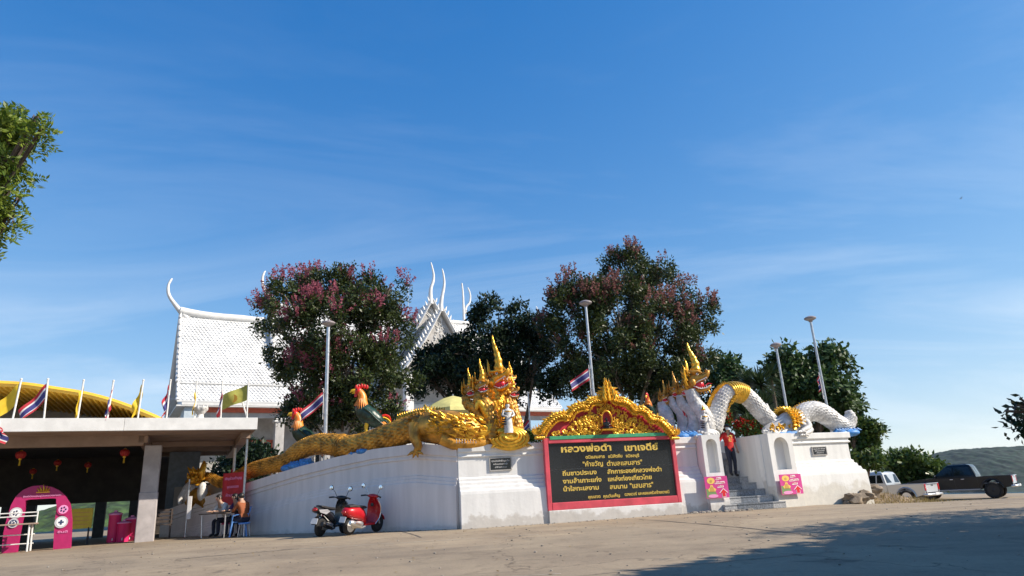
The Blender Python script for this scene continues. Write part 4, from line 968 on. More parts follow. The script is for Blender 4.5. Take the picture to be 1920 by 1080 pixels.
# dragon head out of which the arch grows, with gold ruff
b = MB()
b.tube(catmull([wl(x, y, WO + .05) for x, y in ((1496, 788), (1478, 796), (1460, 803), (1444, 807), (1432, 808))], 4), interp([.38, .40, .30, .22, .10], 4), 16)
b.tube(catmull([wl(x, y, WO + .3) for x, y in ((1490, 806), (1465, 812), (1445, 812), (1430, 809))], 4), interp([.13, .15, .12, .05], 4), 10)
b.tube(catmull([wl(x, y, WO) for x, y in ((1458, 798), (1448, 788), (1441, 775), (1437, 762), (1438, 757))], 4), interp([.16, .13, .11, .08, .03], 4), 10)
b.build('dragon_head', M_['nagawhite'], wnag, sm=60)
b = MB()
for ring_ in range(4):
    for k in range(15):
        a = -pi * .55 + pi * 1.1 * k / 14 + .1 * ring_; rr = .40 + .05 * ring_
        c = wl(1488 - 5.5 * ring_, 789 + 1.5 * ring_, WO + .02); p = c + Vector((0, 0, rr * cos(a))) + FRB.n * (rr * sin(a))
        flame(b, p - (p - c) * .25, ((p - c).normalized() * .8 + FRB.u * (.9 - .5 * ring_)).normalized(), FRB.u, .19, .085, curl=.5)
for i in range(45):
    x = rs.uniform(1440, 1480); p = wl(x, rs.uniform(798, 812), WO + .32 + rs.uniform(-.05, .06)); flame(b, p, (FRB.u * rs.uniform(-.8, .8) + Vector((0, 0, rs.uniform(-.2, .8))) + FRB.n * .3).normalized(), FRB.u, .14, .035, curl=.7)
b.build('gold_ruff', M_['goldlite'], wnag, sm=60)
b = MB(); 
for (x0, y0, x1, y1, x2, y2) in ((1510, 792, 1517, 800, 1503, 808), (1500, 796, 1520, 806, 1508, 814)):
    b.tube(catmull([wl(x0, y0, WO + .3), wl(x1, y1, WO + .52), wl(x2, y2, WO + .6)], 4), interp([.15, .10, .06], 4), 10)
    for k in range(4): b.tube([wl(x2, y2, WO + .6), wl(x2 - 6 + 4.5 * k, y2 + 2, WO + .68), wl(x2 - 8 + 5.5 * k, y2 + 4.5, WO + .64)], [.045, .035, .008], 6)
b.build('leg', M_['nagawhite'], wnag, sm=60)
b = MB()
for k in range(7): p = wl(1436 + 6 * k, 806.5, WO + .42); b.tube([p, p + Vector((0, 0, .07))], [.025, .005], 5)
b.build('tooth_row', M_['tooth'], wnag)
for (x, y, w) in ((1455, 815, .32), (1470, 814, .36), (1490, 814, .3), (1590, 812, .3), (1575, 813, .22), (1297, 818, .28), (1275, 819, .25)):
    p = wl(x, y, WO + .15) if x > 1400 else FR.at(x, y, -.5); b = MB(); b.ell(p, (w * 1.3, w, .13), 12, 8)
    for k in range(5): b.tube([p + FR.u * (w * (k - 2) * .5), p + FR.u * (w * (k - 2) * .5 + .06) + FR.n * .1 + Vector((0, 0, .12)), p + FR.u * (w * (k - 2) * .5 + .14) + FR.n * .15 + Vector((0, 0, .08))], [.09, .06, .015], 6)
    b.build('wave', M_['bluepaint'], wnag, sm=60)
heads_w = [
    ([(1276, 826), (1281, 800), (1277, 775), (1268, 752), (1263, 740)], -.95, [.17, .18, .16, .13, .12], (1266, 737), .40, (.70, -.70, .0)),
    ([(1290, 826), (1302, 800), (1299, 776), (1286, 752), (1280, 740)], -.70, [.19, .20, .18, .15, .13], (1284, 734), .44, (.70, -.70, .0)),
    ([(1322, 826), (1326, 800), (1318, 775), (1306, 752), (1300, 730)], -.45, [.24, .25, .23, .21, .20], (1309, 717), .74, (.94, -.32, .12)),
    ([(1250, 812), (1252, 795), (1250, 778), (1246, 765), (1246, 755)], -1.15, [.22, .22, .2, .18, .15], (1247, 748), .34, (.5, -.85, .0)),
]
for i, (pth, o, rad, hp_, hs_, d) in enumerate(heads_w):
    Hh = hframe(FR.at(*hp_, o), d, hs_); nb, nP_, nR_ = scaled_tube([FR.at(x, y, o) for x, y in pth[:-2]] + [Hh(-.34, 0, -.85), Hh(-.40, 0, -.25)], rad, nu=13, sl=.12, amp=.016)
    neck = nb.build('neck', M_['nagawhite'], wnag, sm=70); bl = MB()
    for q in range(3, len(nP_) - 6, 4): bl.ell(nP_[q] + Vector(d).normalized() * nR_[q] * .82, (nR_[q] * .34, nR_[q] * .45, .045), 8, 6)
    bl.build('belly_plates', M_['nagawhite'], neck, sm=180)
    naga_head(wnag, FR.at(*hp_, o), d, hs_, M_['goldold'], M_['goldlite'] if i == 2 else M_['goldold'], full=True, crest=.95)
b = MB()                                               # red hood webs between the necks
for (xa, ya, xb, yb, o) in ((1270, 742, 1286, 785, -.85), (1288, 742, 1306, 775, -.62)):
    b.prism([FR.at(xa, ya, o), FR.at(xb - 4, ya + 6, o), FR.at(xb, yb, o), FR.at(xa + 10, yb - 6, o)], FR.n * .08)
b.build('hood_web', M_['crimson'], wnag)
wf = thing('guardian_figure', FR.at(1325, 814, .12), 'small white guardian figure with gold sash before the white serpent heads', 'statue')
guardian(wf, FR.at(1325, 816, .15), .80, M_['nagawhite'], M_['gold'], FR, (.3, -.95, 0))
b = MB(); cs = FR.at(1325, 816, .12)
for k in range(3): r0 = .30 - .08 * k; b.tube([cs + FR.u * (r0 * 1.3 * cos(a)) + Vector((0, 0, r0 * .5 * sin(a))) + FR.n * (.05 * k) for a in np.linspace(-pi, pi * .75, 20)], [.06 - .01 * k] * 20, 8)
b.build('scroll_base', M_['nagawhite'], wnag, sm=60)
# ================================================================ temple hall behind the trees
TFp = P(335, 750, 42); TF = Frame((TFp.x, TFp.y), radians(31))
tmp = thing('temple_hall', TF.pt(10, ZTER, -5), 'white temple hall with steep scaled roof and curved ridge finials', 'temple')
def tiled(b, A, B, C, D, nu, nv, lift=.045):
    """scale tiles over the slope A-B (eave) to D-C (ridge), each a raised pointed piece"""
    A, B, C, D = map(Vector, (A, B, C, D)); nrm = (B - A).cross(D - A).normalized()
    if nrm.z < 0: nrm = -nrm
    def q(u, v): return (A.lerp(B, u)).lerp(D.lerp(C, u), v)
    for j in range(nv):
        for i in range(nu + 1):
            u0 = (i - (.5 if j % 2 else 0)) / nu; u1 = u0 + 1 / nu; uc = (u0 + u1) / 2
            u0, u1, uc = max(0, u0), min(1, u1), min(1, max(0, uc))
            if u1 - u0 < 1e-4: continue
            v0 = j / nv; v1 = (j + 1.0) / nv; vm = (j + .45) / nv; g = (u1 - u0) * .04
            lift_ = lift; lift = lift_ * (.7 + .6 * random.random())
            t = [q(u0 + g, vm) + nrm * lift * .8, q(uc, v0) + nrm * lift, q(u1 - g, vm) + nrm * lift * .8, q(u1, v1) + nrm * .004, q(u0, v1) + nrm * .004]
            lo = [q(u0 + g, vm) , q(uc, v0), q(u1 - g, vm)]
            lift = lift_; b.add(t + lo, [(0, 1, 2, 3, 4), (0, 5, 6, 1), (1, 6, 7, 2)])
def chofa(b, p, d, h, r, lean=.18):
    """slim curved finial: swells at the beak, then sweeps up to a point"""
    d = Vector(d); Z = Vector((0, 0, 1)); pts = []; rad = []
    for k in range(15):
        t = k / 14; x = -.10 * t + .34 * sin(t * pi * 1.05) * (1 - .35 * t) - lean * .0
        pts.append(p - d * (h * (.30 * (1 - t) ** 2)) + d * (h * (.16 * sin(t * pi * 1.5) + .02 * t)) + Z * (h * t)); rad.append(max(.012, r * (1 - t) ** .7 * (1 + .35 * math.exp(-((t - .33) / .07) ** 2)) + .02))
    b.tube(pts, rad, 8)
ze = TF.px(335, 750, 0)[1]; zbk = TF.px(335, 716, -1.5)[1]; zr = TF.px(342, 591, -5.0)[1]; sE = TF.px(1054, 757, 0)[0]; sM = TF.px(1000, 700, -2)[0]; sU = TF.px(516, 640, -3)[0]; sU2 = TF.px(905, 640, -3)[0]
roof = MB()
for (o0, z0, o1, z1, s0, s1) in ((0, ze, -1.5, zbk - .06, -.1, sE), (-1.35, zbk, -5, zr, .0, sM)):
    for sg in (1, -1):
        pA, pB, pC, pD = TF.pt(s0, z0, -5 + (5 + o0) * sg), TF.pt(s1, z0, -5 + (5 + o0) * sg), TF.pt(s1, z1, -5 + (5 + o1) * sg), TF.pt(s0, z1, -5 + (5 + o1) * sg)
        nrm = Vector((0, 0, -.10)); roof.hexa([pA + nrm, pB + nrm, pC + nrm, pD + nrm, pA, pB, pC, pD])
roof.build('roof', M_['roofwhite'], tmp)
tl_ = MB(); tiled(tl_, TF.pt(-.1, ze, 0), TF.pt(sE, ze, 0), TF.pt(sE, zbk - .06, -1.5), TF.pt(-.1, zbk - .06, -1.5), 120, 7)
tiled(tl_, TF.pt(.1, zbk, -1.35), TF.pt(sM, zbk, -1.35), TF.pt(sM, zr, -5), TF.pt(.1, zr, -5), 112, 26)
stuff(tl_.build('roof_tiles', M_['roofwhite'], tmp, recalc=False))
# upper roof tier
UO = .55; zrU = zr + 1.15; zbU = zbk + 1.55
ru = MB()
for sg in (1, -1):
    a = [TF.pt(sU, zbU, -5 + 3.0 * sg), TF.pt(sU2, zbU, -5 + 3.0 * sg), TF.pt(sU2, zrU, -5), TF.pt(sU, zrU, -5)]
    ru.hexa([p + Vector((0, 0, -.12)) for p in a] + a)
ru.build('roof', M_['roofwhite'], tmp)
tl2 = MB(); tiled(tl2, TF.pt(sU, zbU, -2), TF.pt(sU2, zbU, -2), TF.pt(sU2, zrU, -5), TF.pt(sU, zrU, -5), 44, 15); stuff(tl2.build('roof_tiles', M_['roofwhite'], tmp, recalc=False))
def bargeboard(b, lo, hi, outdir, teeth=14, w=.22, curve=.25):
    """raking board with a row of flame teeth on its back"""
    lo, hi = Vector(lo), Vector(hi); pts = []
    for k in range(17):
        t = k / 16; p = lo.lerp(hi, t) + Vector((0, 0, -curve * sin(pi * t))); pts.append(p)
    b.tube(pts, [w * (1 - .3 * k / 16) for k in range(17)], 6, flat=.6)
    d = (hi - lo).normalized(); up_ = (Vector((0, 0, 1)) - d * d.z).normalized()
    for k in range(teeth):
        t = (k + .6) / (teeth + .4); p = lo.lerp(hi, t) + Vector((0, 0, -curve * sin(pi * t))) + up_ * w * .8
        flame(b, p, (up_ + d * .9).normalized(), d, .40, .10, curl=.2)
for sg in (1, -1):
    bb = MB(); bargeboard(bb, TF.pt(-.05, ze, -5 + 5 * sg), TF.pt(-.05, zbk - .1, -5 + 3.6 * sg), None, 3, .13, .05)
    bb.build('bargeboard', M_['trimwhite'], tmp, sm=50); bb = MB(); bargeboard(bb, TF.pt(-.05, zbk, -5 + 3.65 * sg), TF.pt(-.05, zr + .1, -5), None, 12, .16, .4)
    bb.build('bargeboard', M_['trimwhite'], tmp, sm=50); bb = MB(); bargeboard(bb, TF.pt(sU - .1, zbU, -5 + 3.0 * sg), TF.pt(sU - .1, zrU + .1, -5), None, 11, .2, .35)
    bb.build('bargeboard', M_['trimwhite'], tmp, sm=50); bb = MB(); bargeboard(bb, TF.pt(sM + .05, zbk, -5 + 3.65 * sg), TF.pt(sM + .05, zr + .1, -5), None, 12, .16, .4)
    bb.build('bargeboard', M_['trimwhite'], tmp, sm=50)
rc = MB()
rc.tube([TF.pt(s, zr + .06 + .25 * max(0, 1 - s / 3.2) ** 2.4, -5) for s in np.linspace(-.1, sM, 40)], [.26 if s > 6 else .30 for s in range(40)], 8)
rc.tube([TF.pt(s, zrU + .06 + .2 * max(0, 1 - (s - sU) / 2.5) ** 2.2, -5) for s in np.linspace(sU, sU2, 30)], .22, 8)
rc.build('ridge', M_['trimwhite'], tmp, sm=60)
def chofa_px(px_list, o, rad):
    b = MB(); b.tube(catmull([TF.at(x, y, o) for x, y in px_list], 5), [r_ * .66 for r_ in interp(rad, 5)], 8); return b.build('ridge_finial', M_['trimwhite'], tmp, sm=60)
chofa_px([(352, 598), (338, 583), (326, 568), (318, 556), (315, 545), (316, 534), (320, 526), (323, 522)], -5, [.34, .30, .22, .19, .17, .13, .13, .05])
chofa_px([(528, 580), (514, 564), (506, 555), (498, 547), (493, 536), (492, 522), (495, 512), (498, 508)], -5, [.34, .28, .22, .22, .17, .15, .12, .05])
# gable infill at the visible left end and walls, beam, columns
w = MB(); w.prism([TF.pt(.5, ze - .6, -.9), TF.pt(.5, ze - .6, -9.1), TF.pt(.5, zbk, -8.2), TF.pt(.5, zr - .3, -5), TF.pt(.5, zbk, -1.8)], TF.u * .2); w.build('gable', M_['trimwhite'], tmp)
w = MB(); w.fbox(TF, .2, sE - .15, ze - .28, ze - .03, -.22, -.02); w.build('eave_board', M_['trimwhite'], tmp)
w = MB(); w.fbox(TF, -.1, sE, ze - .36, ze - .28, -10, -.05); w.build('soffit', M_['trimwhite'], tmp)
zo1 = TF.px(450, 761, -.5)[1]; zo0 = TF.px(450, 773, -.5)[1]
w = MB(); w.fbox(TF, 1.5, sE - .6, zo0, zo1, -.85, -.55); w.build('beam', M_['orange'], tmp, bevel=.01)
w = MB(); w.fbox(TF, 1.6, sE - .8, zo0 - .35, zo0 - .004, -.95, -.7); w.build('beam', M_['wallgrey'], tmp)
w = MB(); w.fbox(TF, .6, sE - 2.0, ZTER - .4, ze - .37, -9.2, -3.0); w.build('wall', M_['wallgrey'], tmp)
w = MB(); w.fbox(TF, .4, 1.45, ZTER - .4, ze - .37, -2.9, -.3); w.build('wall', M_['wallblue'], tmp)
for i in range(9):
    s = 3.2 + i * (sE - 4.0) / 8
    w = MB(); w.fbox(TF, s - .3, s + .3, ZTER - .3, zo0 - .36, -1.15, -.55); c = w.build('column', M_['wallgrey'] if i < 5 else M_['trimwhite'], tmp, bevel=.02)
    w = MB(); w.fbox(TF, s - .38, s + .38, zo0 - .62, zo0 - .37, -1.22, -.48); w.build('capital', M_['trimwhite'], c, bevel=.02)
for i in range(6):
    s = 5.0 + i * (sE - 8) / 6
    w = MB(); w.fbox(TF, s, s + 1.3, ZTER + .9, ZTER + 3.4, -2.98, -2.93); wi = w.build('window', M_['glass'], tmp)
    w = MB()
    for (a0, a1, z0, z1) in ((s - .15, s, ZTER + .8, ZTER + 3.55), (s + 1.3, s + 1.45, ZTER + .8, ZTER + 3.55), (s - .15, s + 1.45, ZTER + 3.4, ZTER + 3.6), (s + .6, s + .7, ZTER + .9, ZTER + 3.4)): w.fbox(TF, a0, a1, z0, z1, -2.96, -2.86)
    w.build('frame', M_['orange'], wi)
# porch with two nested gables facing the yard
pS = TF.px(812, 600, 2.0)[0]
def porch(s, o_front, o_back, ztop, hw, drop, m, teeth):
    zl = ztop - drop; r = MB()
    for sg in (-1, 1):
        a = [TF.pt(s + hw * sg, zl, o_front), TF.pt(s, ztop, o_front), TF.pt(s, ztop, o_back), TF.pt(s + hw * sg, zl, o_back)]
        r.hexa([p + Vector((0, 0, -.14)) for p in a] + a)
    r.build('porch_roof', M_['roofwhite'], tmp)
    for sg in (-1, 1):
        t = MB(); tiled(t, TF.pt(s + hw * sg, zl, o_back), TF.pt(s + hw * sg, zl, o_front), TF.pt(s, ztop, o_front), TF.pt(s, ztop, o_back), 10, 16); stuff(t.build('roof_tiles', M_['roofwhite'], tmp, recalc=False))
    g = MB(); g.prism([TF.pt(s - hw * .86, zl, o_front - .35), TF.pt(s + hw * .86, zl, o_front - .35), TF.pt(s, ztop - .35, o_front - .35)], TF.n * .1)
    g.build('gable', M_['wallgrey'], tmp)
    g = MB()
    for k in range(60):
        t = random.random(); a = random.uniform(-1, 1) * (1 - t) * hw * .68; pz = zl + .15 + t * (drop - .9)
        flame(g, TF.pt(s + a, pz, o_front - .24), (Vector((0, 0, 1)) + TF.u * random.uniform(-1, 1)).normalized(), TF.u, .35, .07, curl=.8)
    stuff(g.build('gable_carving', M_['trimwhite'], tmp, sm=60))
    for sg in (-1, 1):
        g = MB(); bargeboard(g, TF.pt(s + (hw + .1) * sg, zl - .1, o_front + .05), TF.pt(s, ztop + .1, o_front + .05), None, teeth, .2, .3); g.build('bargeboard', M_['trimwhite'], tmp, sm=50)
z1 = TF.px(827, 580, 3.2)[1]; z2 = TF.px(808, 563, 1.6)[1]
s1 = TF.px(829, 600, 3.2)[0]; s2 = TF.px(811, 600, 1.6)[0]
porch(s1, 3.2, -4.8, z1, 3.0, 4.6, None, 17); porch(s2, 1.6, -4.9, z2, 3.3, 5.2, None, 17)
chofa_px([(827, 584), (827, 570), (829, 555), (832, 540), (833, 528), (831, 512), (829, 504)], 3.2, [.32, .24, .19, .17, .13, .10, .05])
chofa_px([(808, 570), (807, 555), (808, 540), (812, 528), (813, 515), (810, 500), (808, 492)], 1.6, [.34, .25, .20, .18, .13, .10, .05])
chofa_px([(870, 600), (869, 575), (868, 550), (866, 531)], -5, [.2, .15, .13, .10])
chofa_px([(872, 588), (874, 576), (880, 568), (882, 556), (880, 546), (877, 539)], -5, [.2, .16, .15, .11, .10, .05])
chofa_px([(1010, 612), (1008, 596), (1009, 584), (1005, 574)], -5, [.22, .14, .10, .04])
for sgn in (-1, 1):
    w = MB(); w.fbox(TF, s1 + 2.4 * sgn - .3, s1 + 2.4 * sgn + .3, ZTER - .3, z1 - 4.6, 2.1, 2.7); w.build('column', M_['trimwhite'], tmp, bevel=.02)
w = MB(); w.fbox(TF, s1 - 2.7, s1 + 2.7, ZTER - .4, z1 - 5.0, -2.9, -.2); w.build('porch_wall', M_['wallgrey'], tmp)
# antenna mast behind
an = MB(); pb = TF.at(765, 600, -9); pt_ = TF.at(765, 512, -9); an.tube([Vector((pb.x, pb.y, ZTER)), pt_], [.05, .03], 6)
for k in range(5): an.box(pt_ + Vector((0, 0, -1.0 * k - .3)), (.16, .16, .08))
tag(an.build('antenna_mast', M_['metal']), 'thin grey antenna mast rising behind the temple porch', 'antenna')
# scaffolding in front of the porch
sca = thing('scaffold', TF.pt(s1 - 2.5, ZTER, 4.2), 'steel tube scaffold standing before the temple porch', 'scaffold')
for i in range(4):
    for j in range(2):
        w = MB(); s = s1 - 5.6 + 1.8 * i; w.tube([TF.pt(s, ZTER - .1, 3.6 + 1.0 * j), TF.pt(s, ZTER + 4.4, 3.6 + 1.0 * j)], .035, 6); w.build('upright', M_['orange'] if (i == 1 and j == 1) else M_['metal'], sca)
for z in (1.4, 2.8, 4.2):
    for j in range(2):
        w = MB(); w.tube([TF.pt(s1 - 5.9, ZTER + z, 3.6 + 1.0 * j), TF.pt(s1 + .1, ZTER + z, 3.6 + 1.0 * j)], .03, 6); w.build('ledger', M_['metal'], sca)
for i in range(3):
    w = MB(); s = s1 - 5.6 + 1.8 * i; w.tube([TF.pt(s, ZTER + 1.4, 4.6), TF.pt(s + 1.8, ZTER + 2.8, 4.6)], .025, 6); w.build('brace', M_['metal'], sca)

# ================================================================ open pavilion with flat white roof edge
PFp = P(483, 794, 22); PFA = radians(26); PF = Frame((PFp.x, PFp.y), PFA)
pav = thing('pavilion', PF.pt(-8, ZG, -5), 'open pavilion with flat white roof edge and grey columns', 'pavilion')
zf0 = PF.px(480, 805)[1]; zf1 = PF.px(480, 783)[1]; SL = -19.0; DB = -10.5
for k in range(5):
    w = MB(); a0 = SL + k * (-SL) / 5; w.fbox(PF, a0 + .004, a0 + (-SL) / 5 - .004, zf0, zf1, -.16, 0); w.build('fascia_panel', M_['trimwhite'], pav, bevel=.006)
w = MB(); w.fbox(PF, SL, -.02, zf1 - .22, zf1 - .05, DB, -.165); w.build('roof_slab', M_['trimwhite'], pav)
w = MB(); w.fbox(PF, SL, -.03, zf0 + .02, zf0 + .10, -1.7, -.165); w.build('soffit', M_['brownplaster'], pav)
w = MB(); w.fbox(PF, -3.3, -.03, zf0 + .02, zf0 + .10, DB, -1.705); w.build('soffit', M_['brownplaster'], pav)
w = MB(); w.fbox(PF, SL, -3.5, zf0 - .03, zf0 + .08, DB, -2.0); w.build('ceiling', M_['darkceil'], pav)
w = MB(); w.fbox(PF, SL, -3.31, zf0 - .30, zf0 + .09, -2.0, -1.705); w.build('beam', M_['brownplaster'], pav, bevel=.01)
w = MB(); w.fbox(PF, -3.48, -3.2, zf0 - .22, zf0 + .015, DB, -1.705); w.build('beam', M_['brownplaster'], pav, bevel=.01)
for o in (-4.2, -6.6, -9.0):
    w = MB(); w.fbox(PF, -3.19, -.45, zf0 - .16, zf0 + .015, o - .2, o); w.build('beam', M_['brownplaster'], pav)
w = MB(); w.fbox(PF, -.42, -.12, zf0 - .20, zf0 + .015, DB, -.9); w.build('beam', M_['brownplaster'], pav, bevel=.01)
def col_px(px, o, w_, m, nm='column', zt=None):
    s = PF.px(px, 930, o)[0]; c = MB(); c.fbox(PF, s - w_ / 2, s + w_ / 2, ZG - .15, zt or zf0 - .31, o - w_ / 2, o + w_ / 2); cc = c.build(nm, m, pav, bevel=.02)
    c = MB(); c.fbox(PF, s - w_ / 2 - .02, s + w_ / 2 + .02, ZG - .15, ZG + 1.5, o - w_ / 2 - .02, o + w_ / 2 + .02); c.build('dado', M_['colgrey'], cc, bevel=.02)
    return cc
col_px(279, -1.86, .50, M_['colgrey'])
col_px(-240, -1.86, .50, M_['colgrey'])
zl = PF.px(100, 946, DB)[1]
for px_, w_ in ((-160, .4), (-60, .4), (12, .3), (57, .36), (188, .38), (262, .8)):
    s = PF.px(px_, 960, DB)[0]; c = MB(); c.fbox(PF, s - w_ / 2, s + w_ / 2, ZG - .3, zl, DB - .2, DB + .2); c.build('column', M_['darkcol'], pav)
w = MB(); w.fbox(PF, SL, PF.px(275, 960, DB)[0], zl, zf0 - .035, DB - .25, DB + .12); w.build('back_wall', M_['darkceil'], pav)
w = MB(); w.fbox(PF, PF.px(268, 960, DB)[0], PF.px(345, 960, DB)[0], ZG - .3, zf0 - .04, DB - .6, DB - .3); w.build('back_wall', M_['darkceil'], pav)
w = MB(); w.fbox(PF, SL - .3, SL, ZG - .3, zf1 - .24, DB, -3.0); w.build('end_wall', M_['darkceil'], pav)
# blue-grey store room at the inner end
s0 = PF.px(312, 930, -7.5)[0]; s1_ = PF.px(338, 930, -5)[0]
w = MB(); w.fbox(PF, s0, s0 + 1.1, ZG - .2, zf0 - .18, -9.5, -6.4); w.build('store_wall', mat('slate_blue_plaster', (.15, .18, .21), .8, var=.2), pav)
# barrel roof behind in yellow sheet with grey end wall
br = thing('barrel_roof', PF.pt(-14, zf1, -4), 'yellow sheet metal barrel roof rising behind white roof edge', 'roof')
arc_px = [(312, 790), (290, 779), (255, 765), (210, 749), (160, 736), (105, 727), (50, 719), (0, 716), (-60, 714), (-130, 716), (-200, 721), (-270, 730)]
OF = -1.6; OB = -6.0
top = catmull([PF.at(x, y, OF) for x, y in arc_px], 4)
sh = MB(); n_ = len(top)
vs = []
for p in top: vs += [p, p + Vector((0, 0, -.10)), p - PF.n * (9.0) + Vector((0, 0, -.10)), p - PF.n * 9.0]
sh.loft([vs[4 * i:4 * i + 4] for i in range(n_)]); sh.build('sheet', M_['yellowroof'], br, sm=40)
nr_ = 46
for i in range(nr_):
    q = i / (nr_ - 1) * (n_ - 1); k = min(int(q), n_ - 2); p = top[k].lerp(top[k + 1], q - k); t = (top[k + 1] - top[k]).normalized()
    up_ = Vector((-t.z * PF.u.x, -t.z * PF.u.y, abs(t.dot(PF.u))))
    r = MB(); d = -PF.n; r.hexa([p + Vector((0, 0, -.17)) + t * .03, p + Vector((0, 0, -.17)) - t * .03, p + Vector((0, 0, -.17)) - t * .03 + d * 5.6, p + Vector((0, 0, -.17)) + t * .03 + d * 5.6,
        p + Vector((0, 0, -.095)) + t * .06, p + Vector((0, 0, -.095)) - t * .06, p + Vector((0, 0, -.095)) - t * .06 + d * 5.6, p + Vector((0, 0, -.095)) + t * .06 + d * 5.6]); r.build('rib', M_['yellowroof'], br)
e = MB(); e.tube([p + PF.n * .03 + Vector((0, 0, -.06)) for p in top], .10, 6); e.build('edge_trim', M_['yellowroof'], br, sm=60)
w = MB(); w.prism([p - PF.n * 5.5 + Vector((0, 0, -.12)) for p in top] + [PF.pt(SL - 2, zf1 - .2, OF - 5.5), PF.pt(top[0].dot(PF.u) - PF.o.dot(PF.u), zf1 - .2, OF - 5.5)], -PF.n * .15); w.build('end_wall', M_['wallgrey'], br)
# ---------------- lanterns
def lantern(p, s, label, grp=None):
    root = thing('lantern', p, label, 'lantern', grp); Z = Vector((0, 0, 1))
    b = MB(); b.lathe([(.05 * s, -.17 * s), (.14 * s, -.14 * s), (.20 * s, -.05 * s), (.21 * s, .02 * s), (.18 * s, .11 * s), (.09 * s, .17 * s), (.05 * s, .18 * s)], p, 16); bo = b.build('globe', M_['lantern'], root, sm=60)
    b = MB()
    for k in range(12): a = 2 * pi * k / 12; b.tube([Vector(p) + Vector((r * cos(a), r * sin(a), z)) * s for r, z in ((.055, -.17), (.146, -.14), (.207, -.05), (.217, .02), (.187, .11), (.095, .17))], .006 * s, 4)
    b.build('ribs', M_['red'], bo)
    b = MB(); b.lathe([(.07 * s, -.24 * s), (.075 * s, -.17 * s)], p, 10); b.lathe([(.07 * s, .17 * s), (.06 * s, .22 * s)], p, 10); b.build('rim', M_['gold'], root)
    b = MB(); b.tube([Vector(p) - Z * .24 * s, Vector(p) - Z * .5 * s], [.03 * s, .045 * s], 8); b.build('tassel', M_['flagyellow'], root)
    b = MB(); b.tube([Vector(p) + Z * .2 * s, Vector((p[0], p[1], zf0 + .02))], .006, 5); b.build('cord', M_['black'], root)
lantern(PF.at(39, 853, -2.6), .66, 'red paper lantern hanging under pavilion ceiling above magenta arch')
lantern(PF.at(234, 849, -2.6), .66, 'red paper lantern hanging under pavilion ceiling beside the grey column')
for i, (x, y, o) in enumerate(((108, 868, -6), (165, 872, -7), (62, 884, -8))):
    lantern(PF.at(x, y, o), .55, ('small red lantern deep inside the pavilion above yellow notice board', 'small red lantern deep inside the pavilion above magenta coolers', 'small red lantern deep inside the pavilion over the magenta arch')[i])
# ---------------- magenta arch
AO = -1.4; ar = thing('entrance_arch', PF.at(68, 1004, AO), 'magenta arch with round badges standing at pavilion front', 'arch')
def ap(x, y, o=AO): return PF.at(x, y, o)
ox = [(2, 1040), (6, 1000), (12, 975), (20, 948), (30, 930), (45, 917), (62, 911), (80, 910), (98, 913), (112, 920), (123, 930), (131, 945), (134, 975), (133, 1000), (131, 1040)]
ix = [(30, 1040), (36, 1000), (41, 975), (46, 952), (48, 937), (105, 934), (106, 950), (103, 975), (101, 1000), (99, 1040)]
b = MB(); o1_, i1_ = [ap(*p) for p in ox], [ap(*p) for p in ix]
pr = lambda L, k, n: L[min(len(L) - 1, int(round(k / (n - 1) * (len(L) - 1))))]
oo = [Vector(o1_[0]).lerp(Vector(o1_[0]), 0)]
def resamp(L, n):
    L = [Vector(p) for p in L]; d = [0]
    for i in range(1, len(L)): d.append(d[-1] + (L[i] - L[i - 1]).length)
    out_ = []
    for k in range(n):
        t = d[-1] * k / (n - 1); j = max(i for i in range(len(d)) if d[i] <= t + 1e-9); j = min(j, len(L) - 2)
        out_.append(L[j].lerp(L[j + 1], (t - d[j]) / max(1e-9, d[j + 1] - d[j])))
    return out_
A_, B_ = resamp(o1_, 40), resamp(i1_, 40)
b.loft([[A_[k], B_[k], B_[k] - PF.n * .25, A_[k] - PF.n * .25] for k in range(40)]); b.build('board', M_['pink'], ar)
M_['badgeblue'] = mat('badge_dark_blue', (.03, .05, .12), .5); M_['badgegrey'] = mat('badge_pale_grey', (.5, .5, .52), .5)
def badge(x, y, r, m1, m2, cross):
    c = ap(x, y, AO + .01); b = MB()
    b.lathe([(r, 0), (r, .02)], (0, 0, 0), 20); R = Matrix((PF.u, Vector((0, 0, 1)), PF.n)).transposed()
    q = MB(); q.add([c + R @ Vector(v) for v in b.v], b.f); bd = q.build('badge', M_[m1], ar)
    q = MB(); bb3 = MB(); bb3.lathe([(r * .74, .021), (r * .74, .026)], (0, 0, 0), 18); q.add([c + R @ Vector(v) for v in bb3.v], bb3.f); q.build('badge_field', M_[m2], bd)
    q = MB()
    if cross: q.box(c + PF.n * .03, (r * .8, .01, r * .25), PFA); q.box(c + PF.n * .0305, (r * .25, .01, r * .8), PFA)
    else:
        for k in range(5): a = k * 2 * pi / 5; q.ell(c + PF.n * .03 + PF.u * (r * .35 * cos(a)) + Vector((0, 0, r * .35 * sin(a))), (r * .2, .012, r * .16), 8, 6)
    q.build('badge_mark', M_['badgeblue' if m2 != 'badgeblue' else 'posterwhite'], bd)
badge(30, 962, .16, 'badgegrey', 'posterwhite', False); badge(119, 955, .17, 'pink', 'posterpink', False); badge(115, 979, .17, 'badgegrey', 'posterwhite', True); badge(25, 981, .13, 'badgegrey', 'badgeblue', False)
q = MB()
cg = ap(81, 921, AO + .02)
for k in range(5): flame(q, cg + PF.u * (.05 * (k - 2)), (Vector((0, 0, 1)) + PF.u * (.3 * (k - 2))).normalized(), PF.u, .2 - .04 * abs(k - 2), .03)
q.box(cg + Vector((0, 0, -.03)), (.34, .02, .03), PFA); q.build('emblem', M_['gold'], ar)
a_c, z_c = PF.px(79, 931, AO + .02); text_mesh('ยินดีต้อนรับสู่วัดหลวงพ่อดำ', PF, a_c, z_c, AO + .012, .10, .95, M_['posterpink'], ar, 'lettering', bold=.01)
